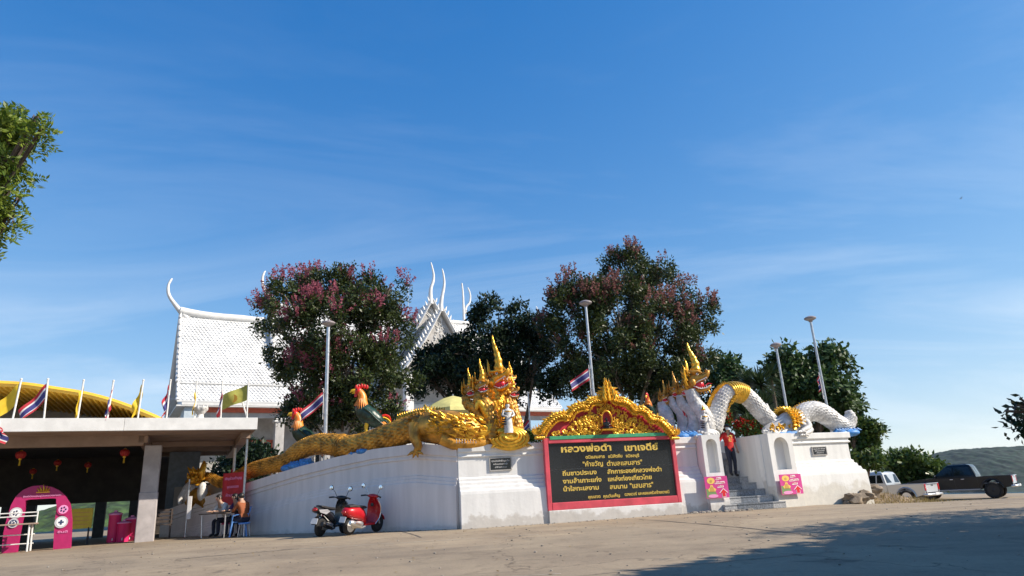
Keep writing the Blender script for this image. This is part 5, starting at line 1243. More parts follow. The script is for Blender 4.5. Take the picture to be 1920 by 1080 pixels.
a_c, z_c = PF.px(117, 999, AO + .02); text_mesh('ยินดี', PF, a_c, z_c, AO + .012, .12, .25, M_['posterpink'], ar, 'lettering', bold=.01)
# ---------------- things under the pavilion
fz = ZG + .006
def legs4(b, p, w, d, h, r, fr=PF):
    for x in (-1, 1):
        for y in (-1, 1): b.tube([p + fr.u * (x * w / 2) + fr.n * (y * d / 2), p + fr.u * (x * w / 2 * .95) + fr.n * (y * d / 2 * .95) + Vector((0, 0, h))], r, 6)
def gpt(px_, Yo): s = PF.px(px_, 990, Yo)[0]; p = PF.pt(s, 0, Yo); p.z = ground_z(p.x, p.y) + .01; return p
M_['boardyellow'] = mat('yellow_board', (.62, .50, .05), .6, var=.15)
p = gpt(150, -3.0); nb_ = thing('notice_board', p, 'yellow notice board on dark legs beside magenta arch', 'notice board')
b = MB(); b.box(p + Vector((0, 0, .80)), (.62, .05, .62), PFA); b.build('board', M_['boardyellow'], nb_, bevel=.008)
for x in (-1, 1):
    for y in (-1, 1): b = MB(); b.tube([p + PF.u * (x * .25) + PF.n * (y * .15), p + PF.u * (x * .24) + PF.n * (y * .02) + Vector((0, 0, .52))], .018, 6); b.build('leg', M_['darkcol'], nb_)
for k in range(4):
    b = MB(); b.box(p + Vector((0, 0, .98 - .12 * k)) + PF.n * .028, (.44 - .06 * (k % 2), .004, .025), PFA); b.build('printed_line', M_['postergold'], nb_)
M_['drum'] = mat('magenta_plastic', (.70, .03, .16), .35)
for i, (x, o, h) in enumerate(((214, -3.2, .92), (232, -2.9, .62), (246, -3.3, .74))):
    p = gpt(x, o); root = thing('water_cooler', p, ('tall magenta plastic drink cooler with pale lid behind column', 'low magenta plastic tub with pale lid beside the taller coolers', 'middle magenta plastic drink cooler nearest grey column')[i], 'cooler')
    b = MB(); b.lathe([(.17, 0), (.18, .05), (.19, h * .9), (.2, h * .92)], p, 18); b.build('barrel', M_['drum'], root, sm=50)
    b = MB(); b.lathe([(.21, h * .92), (.21, h * .97), (.16, h), (.05, h + .03), (.05, h + .07), (.0, h + .07)], p, 18); b.build('lid', M_['posterpink'], root, sm=50)
    b = MB(); b.tube([p + PF.n * .18 + Vector((0, 0, .12)), p + PF.n * .26 + Vector((0, 0, .12)), p + PF.n * .27 + Vector((0, 0, .06))], .015, 6); b.build('tap', M_['posterwhite'], root)
p = gpt(8, -.6); tb = thing('trestle_table', p, 'pale wooden trestle table at foot of the magenta arch', 'table')
b = MB(); b.box(p + Vector((0, 0, .74)), (1.5, .6, .04), PFA); b.build('table_top', M_['brownplaster'], tb, bevel=.006)
for x in (-1, 1):
    for y in (-1, 1): b = MB(); b.tube([p + PF.u * (.65 * x) + PF.n * (.24 * y), p + PF.u * (.62 * x) + PF.n * (.22 * y) + Vector((0, 0, .72))], .025, 6); b.build('leg', M_['whitepole'], tb)
for z in (.2, .45, .95, 1.05):
    b = MB(); b.tube([p + PF.u * -.7 + PF.n * -.26 + Vector((0, 0, z)), p + PF.u * .7 + PF.n * -.26 + Vector((0, 0, z))], .018, 6); b.build('rail', M_['whitepole'], tb)
for x in (-.7, .7): b = MB(); b.tube([p + PF.u * x + PF.n * -.26 + Vector((0, 0, .7)), p + PF.u * x + PF.n * -.26 + Vector((0, 0, 1.07))], .018, 6); b.build('rail', M_['whitepole'], tb)
M_['darkwood'] = mat('dark_wood', (.07, .05, .04), .6, var=.3, vscale=8)
# slatted bench behind the grey column
p = gpt(294, -3.0); be = thing('bench', p, 'dark slatted bench with backrest behind the grey column', 'bench')
for k in range(4): b = MB(); b.box(p + PF.n * (-.2 + .12 * k) + Vector((0, 0, .45)), (.9, .09, .03), PFA); b.build('slat', M_['darkwood'], be)
for k in range(4): b = MB(); b.box(p + PF.n * -.28 + Vector((0, 0, .55 + .12 * k)), (.9, .03, .08), PFA); b.build('slat', M_['darkwood'], be)
for x in (-1, 1):
    for y in (-.25, .2): b = MB(); b.tube([p + PF.u * (.4 * x) + PF.n * y, p + PF.u * (.4 * x) + PF.n * y + Vector((0, 0, .95 if y < 0 else .44))], .025, 6); b.build('leg', M_['darkwood'], be)
# plastic chair
def plastic_chair(p, rz, m, label):
    root = thing('plastic_chair', p, label, 'chair'); R = Matrix.Rotation(rz, 3, 'Z'); q = lambda x, y, z: Vector(p) + R @ Vector((x, y, z))
    b = MB(); b.hexa([q(-.22, -.21, .41), q(.22, -.23, .42), q(.22, .23, .42), q(-.22, .21, .41), q(-.22, -.21, .44), q(.22, -.23, .45), q(.22, .23, .45), q(-.22, .21, .44)]); b.build('seat', m, root, bevel=.012)
    b = MB()
    rg = []
    for k in range(7):
        t = k / 6; z = .46 + .42 * t; w = .22 - .03 * t * t; x = -.22 - .10 * t; rg.append([q(x, -w, z), q(x - .03, 0, z), q(x, w, z), q(x - .02, w, z), q(x - .05, 0, z), q(x - .02, -w, z)])
    b.loft(rg); b.build('backrest', m, root, sm=40)
    for y in (-1, 1):
        b = MB(); b.tube([q(-.27, .21 * y, .66), q(-.05, .25 * y, .66), q(.18, .25 * y, .63), q(.21, .24 * y, .44)], [.022, .028, .028, .022], 8, flat=.6); b.build('armrest', m, root, sm=60)
        for x in (-1, 1): b = MB(); b.tube([q(.19 * x, .19 * y, .42), q(.245 * x, .235 * y, 0)], [.03, .022], 6); b.build('leg', m, root)
    return root
def wallfoot(px_, out, py=1000):
    a = FL.px(px_, py, out)[0]; p = FL.pt(a, 0, out); p.z = ground_z(p.x, p.y) + .012; return p
plastic_chair(wallfoot(446, 1.0), radians(205), M_['plasticblue'], 'blue plastic armchair by table beside the long white wall')
tp = wallfoot(412, 1.15); tt = thing('folding_table', tp, 'dark folding table beside the long white wall with people around', 'table')
b = MB(); b.box(tp + Vector((0, 0, .72)), (1.35, .65, .035), radians(-30)); b.build('table_top', M_['darkwood'], tt, bevel=.006)
for x in (-1, 1):
    for y in (-1, 1): b = MB(); b.tube([tp + FL.u * (.55 * x) + FL.n * (.25 * y), tp + FL.u * (.58 * x) + FL.n * (.27 * y) + Vector((0, 0, .70))], .02, 6); b.build('leg', M_['metal'], tt)
# ---------------- signs and posts beside the pavilion
def post_sign():
    a, zz2 = FL.px(436, 918, .35); root = thing('banner_sign', wallfoot(452, .35), 'dark red banner with pale lettering on grey post', 'sign')
    zt2 = FL.px(452, 796, .35)[1]; ap_ = FL.px(457, 930, .35)[0]
    b = MB(); p = FL.pt(ap_, ZG - .1, .35); b.tube([p, Vector((p.x, p.y, zf0 + .0))], .04, 8); b.build('post', M_['metal'], root)
    a0, z0 = FL.px(415, 948, .38); a1, z1 = FL.px(452, 885, .38)
    b = MB(); b.fbox(FL, a0, ap_ - .03, z0, z1, .36, .39); b.build('banner', M_['red'], root)
    for i, (t, w_) in enumerate((('เชิญร่วมทำบุญ', .8), ('จุดจอดรถ', .55), ('ห้ามจอด', .6))): text_mesh(t, FL, (a0 + ap_) / 2, z1 - .22 - .27 * i, .391, .17, (ap_ - a0) * w_, M_['posterpink'], root, 'lettering', bold=.012)
post_sign()
p = wallfoot(347, .6); ws = thing('white_signpost', p, 'narrow white board on slim post by the gilded statue', 'sign')
b = MB(); b.tube([p, p + Vector((0, 0, 1.9))], .03, 8); b.build('post', M_['metal'], ws)
b = MB(); b.box(p + Vector((0, 0, .95)) + Vector((0.1, -.06, 0)), (.13, .03, .75), radians(10)); b.build('board', M_['posterwhite'], ws, bevel=.006)
# gilded statue by the tail end of the wall
p = FL.at(372, 930, -.1); gs = thing('gilded_statue', p, 'gilded statue with curling mane on white bodies at the low wall end', 'statue')
b = MB()
for i in range(34):
    q_ = p + FL.u * random.uniform(-.32, .22) + Vector((0, 0, .35 + random.uniform(.0, .5))) + FL.n * random.uniform(0, .25)
    flame(b, q_, (Vector((0, 0, 1)) + FL.u * random.uniform(-.8, .4) + FL.n * .3).normalized(), FL.u, random.uniform(.15, .32), .06, curl=.7)
b.tube(catmull([p + FL.u * .32 + Vector((0, 0, z)) + FL.n * o for z, o in ((.55, .1), (.8, .16), (1.05, .1), (1.2, .12))], 3), interp([.09, .12, .10, .03], 3), 8)
b.build('mane', M_['gold'], gs, sm=60)
b = MB(); b.ell(p + FL.u * -.35 + FL.n * .1 + Vector((0, 0, .12)), (.30, .26, .40), 14, 10); b.ell(p + FL.u * .42 + FL.n * .15 + Vector((0, 0, .12)), (.17, .2, .34), 12, 8)
b.tube(catmull([p + FL.u * -.35 + FL.n * .3 + Vector((0, 0, .2)), p + FL.u * -.38 + FL.n * .45 + Vector((0, 0, -.05)), p + FL.u * -.30 + FL.n * .5 + Vector((0, 0, -.25))], 4), interp([.12, .09, .05], 4), 8); b.build('body', M_['nagawhite'], gs, sm=60)
b = MB(); b.tube(catmull([p + FL.u * x + Vector((0, 0, z)) for x, z in ((-.3, -.25), (0, .0), (.3, -.1), (.55, -.3))], 3), interp([.3, .32, .28, .2], 3), 10); b.build('plinth', M_['goldold'], gs, sm=60)
# ================================================================ flags, lamps, pots
def cloth_flag(root, top, hoist, fly, drop, wind, thai, m=None, seed=0, nx=16, ny=10, wave=.06, name='cloth', curl=1.0):
    """flag cloth: hoist edge runs down from top; fly droops by drop (0 flat out .. 1 hanging) towards wind direction"""
    rs_ = random.Random(seed); wd = Vector(wind).normalized(); sdv = Vector((0, 0, 1)).cross(wd); vs = []
    ph = rs_.uniform(0, 6)
    for i in range(nx + 1):
        u = i / nx
        for j in range(ny + 1):
            v = j / ny; ang = drop * pi / 2 * (min(1, u * 2.2) * .9 + .1)
            x = fly * u * cos(drop * 1.35); z = -hoist * v * (1 - .25 * drop * u) - fly * u * sin(drop * 1.35)
            off = wave * sin(u * 7 + ph + v * 1.5) * u ** .5 * (1 + drop) + wave * .8 * sin(v * 5 + ph * 2) * u
            vs.append(Vector(top) + wd * x + Vector((0, 0, z)) + sdv * off + wd * (wave * .6 * drop * sin(v * 6 + ph)))
    fs = []; mi = []
    for i in range(nx):
        for j in range(ny):
            a = i * (ny + 1) + j; fs.append((a, a + 1, a + ny + 2, a + ny + 1)); v = (j + .5) / ny
            mi.append(0 if v < .167 or v > .833 else (1 if v < .333 or v > .667 else 2))
    b = MB(); b.v = [tuple(p) for p in vs]; b.f = fs; b.m = mi if thai else [0] * len(fs)
    return b.build(name, [M_['flagred'], M_['flagwhite'], M_['flagblue']] if thai else m, root, sm=180, recalc=False)
# flags along the pavilion roof edge: (top px, foot px, kind, hoist, fly, droop, wind x)
FG = [((40, 711), (23, 789), 'y', .62, .95, .62, -1), ((90, 711), (82, 788), 't', .55, 1.0, .68, -1), ((157, 713), (145, 787), 'y', .85, .5, 1.0, -.6), ((213, 714), (201, 786), 't', .75, .55, 1.05, -.5),
      ((269, 713), (258, 785), 'y', .72, .75, .95, -1), ((320, 713), (312, 784), 't', .8, .6, 1.0, -.8), ((369, 715), (365, 782), 'y', .9, .4, 1.1, -.4), ((417, 715), (414, 782), 't', .9, .45, 1.1, -.2), ((466, 714), (463, 780), 'o', .52, .85, .28, -1)]
flabels = {0: 'yellow flag blown out over the barrel roof at the pavilion edge', 1: 'Thai flag slanting from white pole over the yellow barrel roof', 8: 'dull olive yellow flag with round emblem flying nearly flat', 2: 'limp yellow flag standing before the middle of yellow barrel roof', 3: 'limp Thai flag hanging before the thinning end of the barrel roof', 4: 'slanting yellow flag before the tapered end of barrel roof', 5: 'limp Thai flag at the corner of the white temple roof', 6: 'limp yellow flag beside the small stone pot', 7: 'limp Thai flag next to the olive yellow flag'}
for i, (tp_, ft, kd, ho, fy, dr, wx) in enumerate(FG):
    f0 = PF.at(*ft, -.1); f0.z = zf1 - .0; t0 = PF.at(*tp_, -.1)
    lab = flabels.get(i) or ('limp yellow flag on white pole along pavilion roof edge' if kd == 'y' else 'limp Thai flag on white pole along pavilion roof edge')
    root = thing('flag', f0, lab, 'flag', None if i in flabels else ('limp yellow flags on the pavilion edge' if kd == 'y' else 'limp Thai flags on the pavilion edge'))
    b = MB(); b.tube([f0 + Vector((0, 0, -.05)) , t0], .026, 8); b.ell(t0, .035, 8, 6); b.build('pole', M_['whitepole'], root)
    d = (f0 - t0).normalized(); cl = cloth_flag(root, t0 + d * .12, ho, fy, dr, (wx, -.15, 0), kd == 't', M_['flagyellow'] if kd == 'y' else M_['flagolive'], seed=i + 3)
    if kd == 'o':
        b = MB(); c = t0 + d * .42 + Vector((-.42, -.12, -.16)); b.lathe([(.13, -.004), (.13, .004)], c, 16, R=Matrix.Rotation(radians(90), 3, 'X')); b.build('emblem', M_['emblem'], cl)
b = MB(); p0 = PF.at(464, 784, -.3); p0.z = zf1
b.tube([p0, PF.at(452, 746, -.3)], .026, 8); tag(b.build('flagpole', M_['whitepole']), 'bare white pole below the olive yellow flag', 'pole')
# pot on the roof edge
p = PF.at(375, 783, -.15); p.z = zf1; pot = thing('stone_pot', p, 'small white lotus-shaped stone pot on the pavilion roof edge', 'pot')
b = MB(); b.lathe([(.13, 0), (.11, .05), (.10, .12), (.17, .2), (.22, .32), (.2, .36), (.15, .34), (.0, .30)], p, 16); b.build('bowl', M_['nagawhite'], pot, sm=40)
b = MB()
for k in range(8): a = k * pi / 4; flame(b, p + Vector((.16 * cos(a), .16 * sin(a), .24)), Vector((cos(a) * .4, sin(a) * .4, 1)).normalized(), Vector((cos(a), sin(a), 0)), .2, .05)
b.build('petals', M_['nagawhite'], pot, sm=60)

def solar_lamp(base, top, r, label, flag=None, seed=0, pr=.05):
    base, top = Vector(base), Vector(top); root = thing('street_lamp', base, label, 'lamp')
    b = MB(); b.tube([base, top], [pr, pr * .85], 10); b.build('pole', M_['metal'], root, sm=60)
    b = MB(); b.box(base + Vector((0, 0, .02)), (.26, .26, .03)); b.build('base_plate', M_['metal'], root)
    for k in range(6):
        z = base.lerp(top, .1 + .14 * k); bb_ = MB(); bb_.lathe([(pr * 1.08, -.02), (pr * 1.08, .02)], z, 10); bb_.build('band', M_['metal'], root)
    b = MB(); b.lathe([(.06, -.14), (.09, -.08), (r * .55, -.07), (r, -.015), (r, .02), (r * .8, .05), (r * .3, .09), (0, .10)], top, 24); h = b.build('lamp_head', M_['lamphead'], root, sm=40)
    b = MB(); b.lathe([(r * .5, -.082), (r * .95, -.03), (r * .95, -.026), (r * .5, -.078)], top, 24); b.build('light_ring', M_['lampring'], h, sm=40)
    if flag:
        (fx, fy, hoist, fly, drop, wd) = flag
        t = P(fx, fy, top.y); t.x -= .03
        k = (t.z - base.z) / (top.z - base.z); q = base.lerp(top, k)
        fo = thing('flag', (q.x - .08, q.y - .05, q.z - hoist - .4), wd[1], 'flag')
        b = MB(); b.tube([q + Vector((-.085, -.05, -hoist - .5)), q + Vector((-.085, -.05, .1))], .014, 6); b.build('pole', M_['whitepole'], fo)
        b = MB(); 
        for zz3 in (-hoist - .3, -.02): b.box(q + Vector((-.045, -.03, zz3)), (.10, .07, .03))
        b.build('bracket', M_['metal'], fo)
        cloth_flag(fo, q + Vector((-.09, -.05, .0)), hoist, fly, drop, wd[0], True, seed=seed, wave=.05)
M_['lamphead'] = mat('lamp_head_grey', (.28, .24, .24), .5); M_['lampring'] = mat('lamp_ring', (.38, .36, .37), .3)
def vert(px, py0, py1, Y):
    """upright pole: foot where pixel row py0 sits at distance Y, top at row py1"""
    b_ = P(px, py0, Y); t = P(px, py1, Y); d = ray(px, py1); lo, hi = b_.z, b_.z + 30
    for _ in range(40):
        m_ = (lo + hi) / 2; v = CAM_M.transposed() @ (Vector((b_.x, b_.y, m_)) - CAM_POS); y = 540 - F_PX * v.y / -v.z
        if y > py1: lo = m_
        else: hi = m_
    return b_, Vector((b_.x, b_.y, lo))
ba, ta = vert(610, 815, 606, 22.4); solar_lamp((ba.x, ba.y, ZTER), ta, .23, 'round solar lamp on steel pole before the pink flowering tree', (606, 735, .42, .95, .55, ((-1, -.2, 0), 'Thai flag on the lamp pole before the pink flowering tree')), 1, .065)
ba, ta = vert(1113, 740, 568, 22.2); solar_lamp((ba.x, ba.y, ZTER), ta, .22, 'round solar lamp on steel pole behind the gilded gable', (1108, 690, .40, .80, .42, ((-1, -.2, 0), 'Thai flag on the lamp pole behind gilded gable')), 2, .05)
ba, ta = vert(1475, 766, 647, 24.5); solar_lamp((ba.x, ba.y, ZTER), ta, .20, 'shorter round solar lamp rising behind the gold ruff of white serpent', None, 3, .05)
ba, ta = vert(1550, 760, 597, 25.0); solar_lamp((ba.x, ba.y, ZTER), ta, .22, 'taller round solar lamp rising behind the white serpent tail', (1540, 703, .40, .36, .9, ((-1, -.2, 0), 'small limp Thai flag on the taller lamp pole behind white serpent')), 4, .05)
ba, ta = vert(994, 800, 735, 27.0)
fo = thing('flag', (ba.x, ba.y, ZTER), 'small Thai flag low on slim pole beside the golden serpent heads', 'flag')
b = MB(); b.tube([(ba.x, ba.y, ZTER), ta], .03, 8); b.build('pole', M_['whitepole'], fo)
cloth_flag(fo, Vector((ba.x, ba.y, P(992, 785, 27).z)), .42, .45, .6, (-1, -.2, 0), True, seed=9)
fo = thing('flag', P(434, 900, 25), 'red pennant on white pole behind the banner sign', 'flag')
b = MB(); q0 = P(436, 915, 25.2); q1 = P(441, 840, 25.2); b.tube([(q0.x, q0.y, ZTER - .8), Vector((q0.x, q0.y, q1.z))], .05, 8); b.build('pole', M_['whitepole'], fo)
cloth_flag(fo, Vector((q0.x, q0.y, P(438, 866, 25.2).z)), .4, .45, 1.0, (-1, -.2, 0), False, M_['flagred'], seed=12)
fo = thing('flag', PF.at(-2, 830, .1), 'red and white cloth hanging at the end of the white roof edge', 'flag')
b = MB(); b.tube([PF.at(-3, 835, .06), PF.at(-1, 790, .06)], .02, 6); b.build('pole', M_['whitepole'], fo); cloth_flag(fo, PF.at(0, 799, .09), .35, .3, .6, (.9, -.1, 0), True, seed=15)
# ================================================================ rooster statues
M_['roostred'] = mat('rooster_red', (.62, .02, .015), .35, var=.15); M_['roostorange'] = mat('rooster_orange', (.75, .17, .02), .4, col2=(.72, .28, .03), vscale=9)
M_['roostgreen'] = mat('rooster_dark_green', (.012, .045, .03), .35, var=.5, vscale=10, bump=.4, bscale=18); M_['roostyellow'] = mat('rooster_yellow', (.8, .48, .02), .4)
def rooster(base, h, face, label):
    root = thing('rooster_statue', base, label, 'statue'); f = Vector(face).normalized(); sd = Vector((0, 0, 1)).cross(f); Z = Vector((0, 0, 1)); B = Vector(base)
    q = lambda x, y, z: B + f * (x * h) + sd * (y * h) + Z * (z * h)
    rg = lambda x, z, ry, rz, tilt=0: [q(x + rz * sin(t) * tilt, ry * cos(t), z + rz * sin(t)) for t in np.linspace(0, 2 * pi, 15)[:-1]]
    b = MB(); b.tube(catmull([q(.20, 0, .62), q(.10, 0, .50), q(-.05, 0, .36), q(-.22, 0, .26), q(-.34, 0, .20)], 4), interp([.09 * h, .17 * h, .20 * h, .15 * h, .05 * h], 4), 16)
    for s_ in (-1, 1):
        for k in range(6): flame(b, q(.08 - .03 * k, .15 * s_, .52 - .03 * k), (f * -.75 + Z * -.6 + sd * (.1 * s_)).normalized(), Z, .34 * h, .05 * h, curl=.1)
    b.build('body', M_['roostgreen'], root, sm=60)
    b = MB(); b.tube(catmull([q(.17, 0, .56), q(.12, 0, .68), q(.12, 0, .80), q(.18, 0, .90)], 4), interp([.13 * h, .11 * h, .085 * h, .07 * h], 4), 14)
    for k in range(18): a = k * 2 * pi / 18; flame(b, q(.12 + .08 * cos(a), .09 * sin(a), .72), (Z * -1 + f * (cos(a) * .3) + sd * (sin(a) * .3)).normalized(), f, .22 * h, .03 * h, curl=.1)
    b.build('hackle', M_['roostorange'], root, sm=60)
    b = MB(); b.ell(q(.20, 0, .90), (.085 * h, .075 * h, .085 * h), 12, 8)
    for k in range(5): b.ell(q(.24 - .055 * k, 0, .985 + .012 * (2 - abs(k - 2))), (.03 * h, .02 * h, .05 * h), 8, 6)
    b.tube([q(.24, 0, .86), q(.25, 0, .78)], [.03 * h, .035 * h], 8); b.build('head', M_['roostred'], root, sm=60)
    b = MB(); b.tube([q(.25, 0, .91), q(.33, 0, .91), q(.37, 0, .87)], [.045 * h, .03 * h, .006 * h], 8); b.tube([q(.25, 0, .87), q(.33, 0, .855)], [.03 * h, .006 * h], 8); b.build('beak', M_['roostyellow'], root, sm=60)
    b = MB(); 
    for s_ in (-1, 1): b.ell(q(.235, .062 * s_, .925), .016 * h, 8, 6)
    b.build('eyes', M_['eyeblack'], root)
    for k, mm in enumerate(('roostred', 'roostyellow', 'roostgreen', 'roostorange', 'roostorange')):
        b = MB(); b.tube(catmull([q(-.20, (k - 2) * .03, .30), q(-.34, (k - 2) * .05, .40 - .06 * k), q(-.46, (k - 2) * .06, .36 - .10 * k), q(-.50 + .02 * k, (k - 2) * .06, .20 - .07 * k)], 4), interp([.035 * h, .05 * h, .045 * h, .006 * h], 4), 8, flat=.5); b.build('tail_feather', M_[mm], root, sm=60)
    for s_ in (-1, 1):
        b = MB(); b.tube([q(.02, .07 * s_, .26), q(.03, .08 * s_, .12), q(.02, .08 * s_, .0)], [.05 * h, .028 * h, .025 * h], 8)
        for k in (-1, 0, 1): b.tube([q(.02, .08 * s_, .015), q(.11, (.08 + .04 * k * s_) * s_, .01)], [.02 * h, .008 * h], 6)
        b.build('leg', M_['roostyellow'], root, sm=60)
rz_ = lambda x, y0, Y: (lambda p: Vector((p.x, p.y, p.z)))(P(x, y0, Y))
rooster(rz_(689, 815, 23.2), 1.66, (-.95, -.3, 0), 'tall painted rooster statue with red head beside the lamp pole')
rooster(rz_(567, 850, 23.6), 1.50, (-.95, -.3, 0), 'painted rooster statue half hidden by the golden serpent tail')
rooster(rz_(1220, 790, 24.0), .95, (-.4, -.9, 0), 'small painted rooster statue behind the gilded gable')
# stands for the roosters down to the terrace
for (x, y0, Y) in ((689, 815, 23.2), (567, 850, 23.6), (1220, 790, 24.0)):
    p = P(x, y0, Y)
    if p.z > ZTER: b = MB(); b.box((p.x, p.y, (p.z + ZTER) / 2 - .03), (.7, .7, p.z - ZTER + .02)); tag(b.build('statue_base', M_['nagawhite'], bevel=.03), {689: 'white block base under the tall rooster statue', 567: 'white block base under the rooster by serpent tail', 1220: 'white block base under the small rooster behind gable'}[x], 'base')
# pale yellow umbrella on the terrace
M_['umb'] = mat('pale_yellow_canvas', (.66, .60, .22), .7, var=.12, vscale=4)
p = P(850, 770, 25.5); um = thing('parasol', (p.x, p.y, ZTER), 'pale yellow parasol open on the terrace behind the golden serpent', 'parasol')
zc = P(850, 742, 25.5).z
b = MB(); n_ = 24; prof_ = [(0.02, 0), (.45, -.12), (.85, -.30), (1.2, -.55), (1.22, -.68)]
b.lathe([(r, z) for r, z in prof_], (p.x, p.y, zc), 8); b.build('canopy', M_['umb'], um, sm=20)
b = MB(); b.tube([(p.x, p.y, ZTER), (p.x, p.y, zc + .06)], .03, 8); b.build('pole', M_['metal'], um)
for k in range(8): a = 2 * pi * k / 8; b = MB(); b.tube([(p.x, p.y, zc - .1), (p.x + 1.15 * cos(a), p.y + 1.15 * sin(a), zc - .60)], .012, 5); b.build('rib', M_['metal'], um)
# ================================================================ trees
def leaves(cent, dirs, ln, wd, rng, fold=.25, jl=.35, npref=None):
    """diamond leaves: cent (n,3) base points, dirs (n,3) growth directions"""
    n = len(cent); d = dirs / (np.linalg.norm(dirs, axis=1, keepdims=True) + 1e-9)
    r = rng.normal(size=(n, 3)) * (1 if npref is None else .55) + (0 if npref is None else npref); s = np.cross(d, r); s /= (np.linalg.norm(s, axis=1, keepdims=True) + 1e-9); nn = np.cross(d, s)
    L = ln * (1 + rng.uniform(-jl, jl, (n, 1))); Wd = wd * (1 + rng.uniform(-jl, jl, (n, 1)))
    v = np.empty((n, 4, 3)); v[:, 0] = cent; v[:, 1] = cent + d * L * .45 + s * Wd + nn * Wd * fold; v[:, 2] = cent + d * L; v[:, 3] = cent + d * L * .45 - s * Wd + nn * Wd * fold
    return v.reshape(-1, 3), np.arange(n * 4).reshape(n, 4)
def clump_points(clumps, n_twigs, rng, shell=.55):
    """clumps: list of (centre, radius vec). twig points biased to the clump's outer shell"""
    vol = np.array([c[1][0] * c[1][1] + c[1][0] * c[1][2] for c in clumps]); pr = vol / vol.sum(); idx = rng.choice(len(clumps), n_twigs, p=pr)
    d = rng.normal(size=(n_twigs, 3)); d /= np.linalg.norm(d, axis=1, keepdims=True); r = shell + (1 - shell) * rng.random((n_twigs, 1)) ** .6
    C = np.array([tuple(c[0]) for c in clumps])[idx]; R = np.array([c[1] for c in clumps])[idx]
    return C + d * r * R, d, idx
def make_tree(name, label, clumps, base, trunks, n_twigs, per, ln, wd, lm, bark, seed, tw_r=.22, cat='tree', blossoms=None, limb_r=.10, shell=.55, droop=.0, hole=.0, grp=None, hscale=.55, pinnate=0, sub=0, sub_r=.45, bfrac=.4):
    rng = np.random.default_rng(seed); root = thing(name, base, label, cat, grp); B = Vector(base)
    pts, d, idx = clump_points(clumps, n_twigs, rng, shell)
    if sub:                                             # sprays gathered into tufts of different size, with hollows between them
        sc, sd0, si = clump_points(clumps, sub, rng, .62); rad_ = sub_r * rng.uniform(.6, 1.35, sub); w_ = rad_ ** 2; k_ = rng.choice(sub, n_twigs, p=w_ / w_.sum())
        dd = rng.normal(size=(n_twigs, 3)); dd /= np.linalg.norm(dd, axis=1, keepdims=True); dd = dd * .85 + sd0[k_] * .4; dd /= np.linalg.norm(dd, axis=1, keepdims=True)
        pts = sc[k_] + dd * (rad_[k_] * (.45 + .6 * rng.random(n_twigs)))[:, None] * np.array([1, 1, .8]); d = dd; idx = si[k_]
    if hole:                                            # gaps where the sky shows through
        keep = np.array([mnoise.noise(Vector((p[0] * hscale, p[1] * hscale, p[2] * hscale + seed))) > -hole for p in pts]); pts, d, idx = pts[keep], d[keep], idx[keep]
    m = len(pts); off = np.clip(rng.normal(size=(m, per, 3)), -1.7, 1.7) * tw_r; cen = (pts[:, None, :] + off).reshape(-1, 3)
    dr = (np.repeat(d, per, 0) * .7 + rng.normal(size=(m * per, 3)) * .8 + np.array([0, 0, .25 - droop]))
    if pinnate:                                         # leaflets in two rows along drooping stalks
        ax = d * .6 + rng.normal(size=d.shape) * .6 + np.array([0, 0, -droop]); ax /= np.linalg.norm(ax, axis=1, keepdims=True); sd_ = np.cross(ax, rng.normal(size=d.shape)); sd_ /= np.linalg.norm(sd_, axis=1, keepdims=True)
        t = np.linspace(0, 1, per)[None, :, None]; sg = np.where(np.arange(per) % 2, 1, -1)[None, :, None]
        cen = (pts[:, None, :] + rng.normal(size=(m, 1, 3)) * tw_r + ax[:, None, :] * t * pinnate + np.array([0, 0, -.25 * pinnate]) * t ** 2).reshape(-1, 3); dr = (sd_[:, None, :] * sg + ax[:, None, :] * .55).reshape(-1, 3) + rng.normal(size=(m * per, 3)) * .12
    npf = None if pinnate else np.repeat(d, per, 0) * .9 + np.array([0, 0, .8])
    v, f = leaves(cen, dr, ln, wd, rng, npref=npf); raw_mesh('crown', v, f, lm, root)
    if blossoms:
        nb, bm, bl, pw, sel = blossoms
        if sub:                                         # flowers come tuft by tuft, most on the outer tufts
            cc_ = np.mean([tuple(c[0]) for c in clumps], 0); okt = [i for i in range(sub) if sel(sc[i], sd0[i]) and rng.random() < bfrac]; kb = rng.choice(okt, nb)
            d2 = rng.normal(size=(nb, 3)) * .7 + sd0[kb] * .7 + np.array([0, 0, .5]); d2 /= np.linalg.norm(d2, axis=1, keepdims=True); p2 = sc[kb] + d2 * rad_[kb][:, None] * .95
        else: p2, d2, i2 = clump_points(clumps, nb * 3, rng, .97); ok = np.array([sel(p, dd) for p, dd in zip(p2, d2)]); p2, d2 = p2[ok][:nb], d2[ok][:nb]
        k = 26; t = rng.random((len(p2), k, 1)); ax = d2 * .6 + np.array([0, 0, .9]) + rng.normal(size=d2.shape) * .2; ax /= np.linalg.norm(ax, axis=1, keepdims=True)
        c3 = p2[:, None, :] + ax[:, None, :] * (t * bl) + rng.normal(size=(len(p2), k, 3)) * (pw * (1.05 - t)); c3 = c3.reshape(-1, 3)
        v, f = leaves(c3, rng.normal(size=c3.shape) + np.repeat(ax, k, 0) * .8, ln * .62, wd * .75, rng); raw_mesh('blossoms', v, f, bm, root)
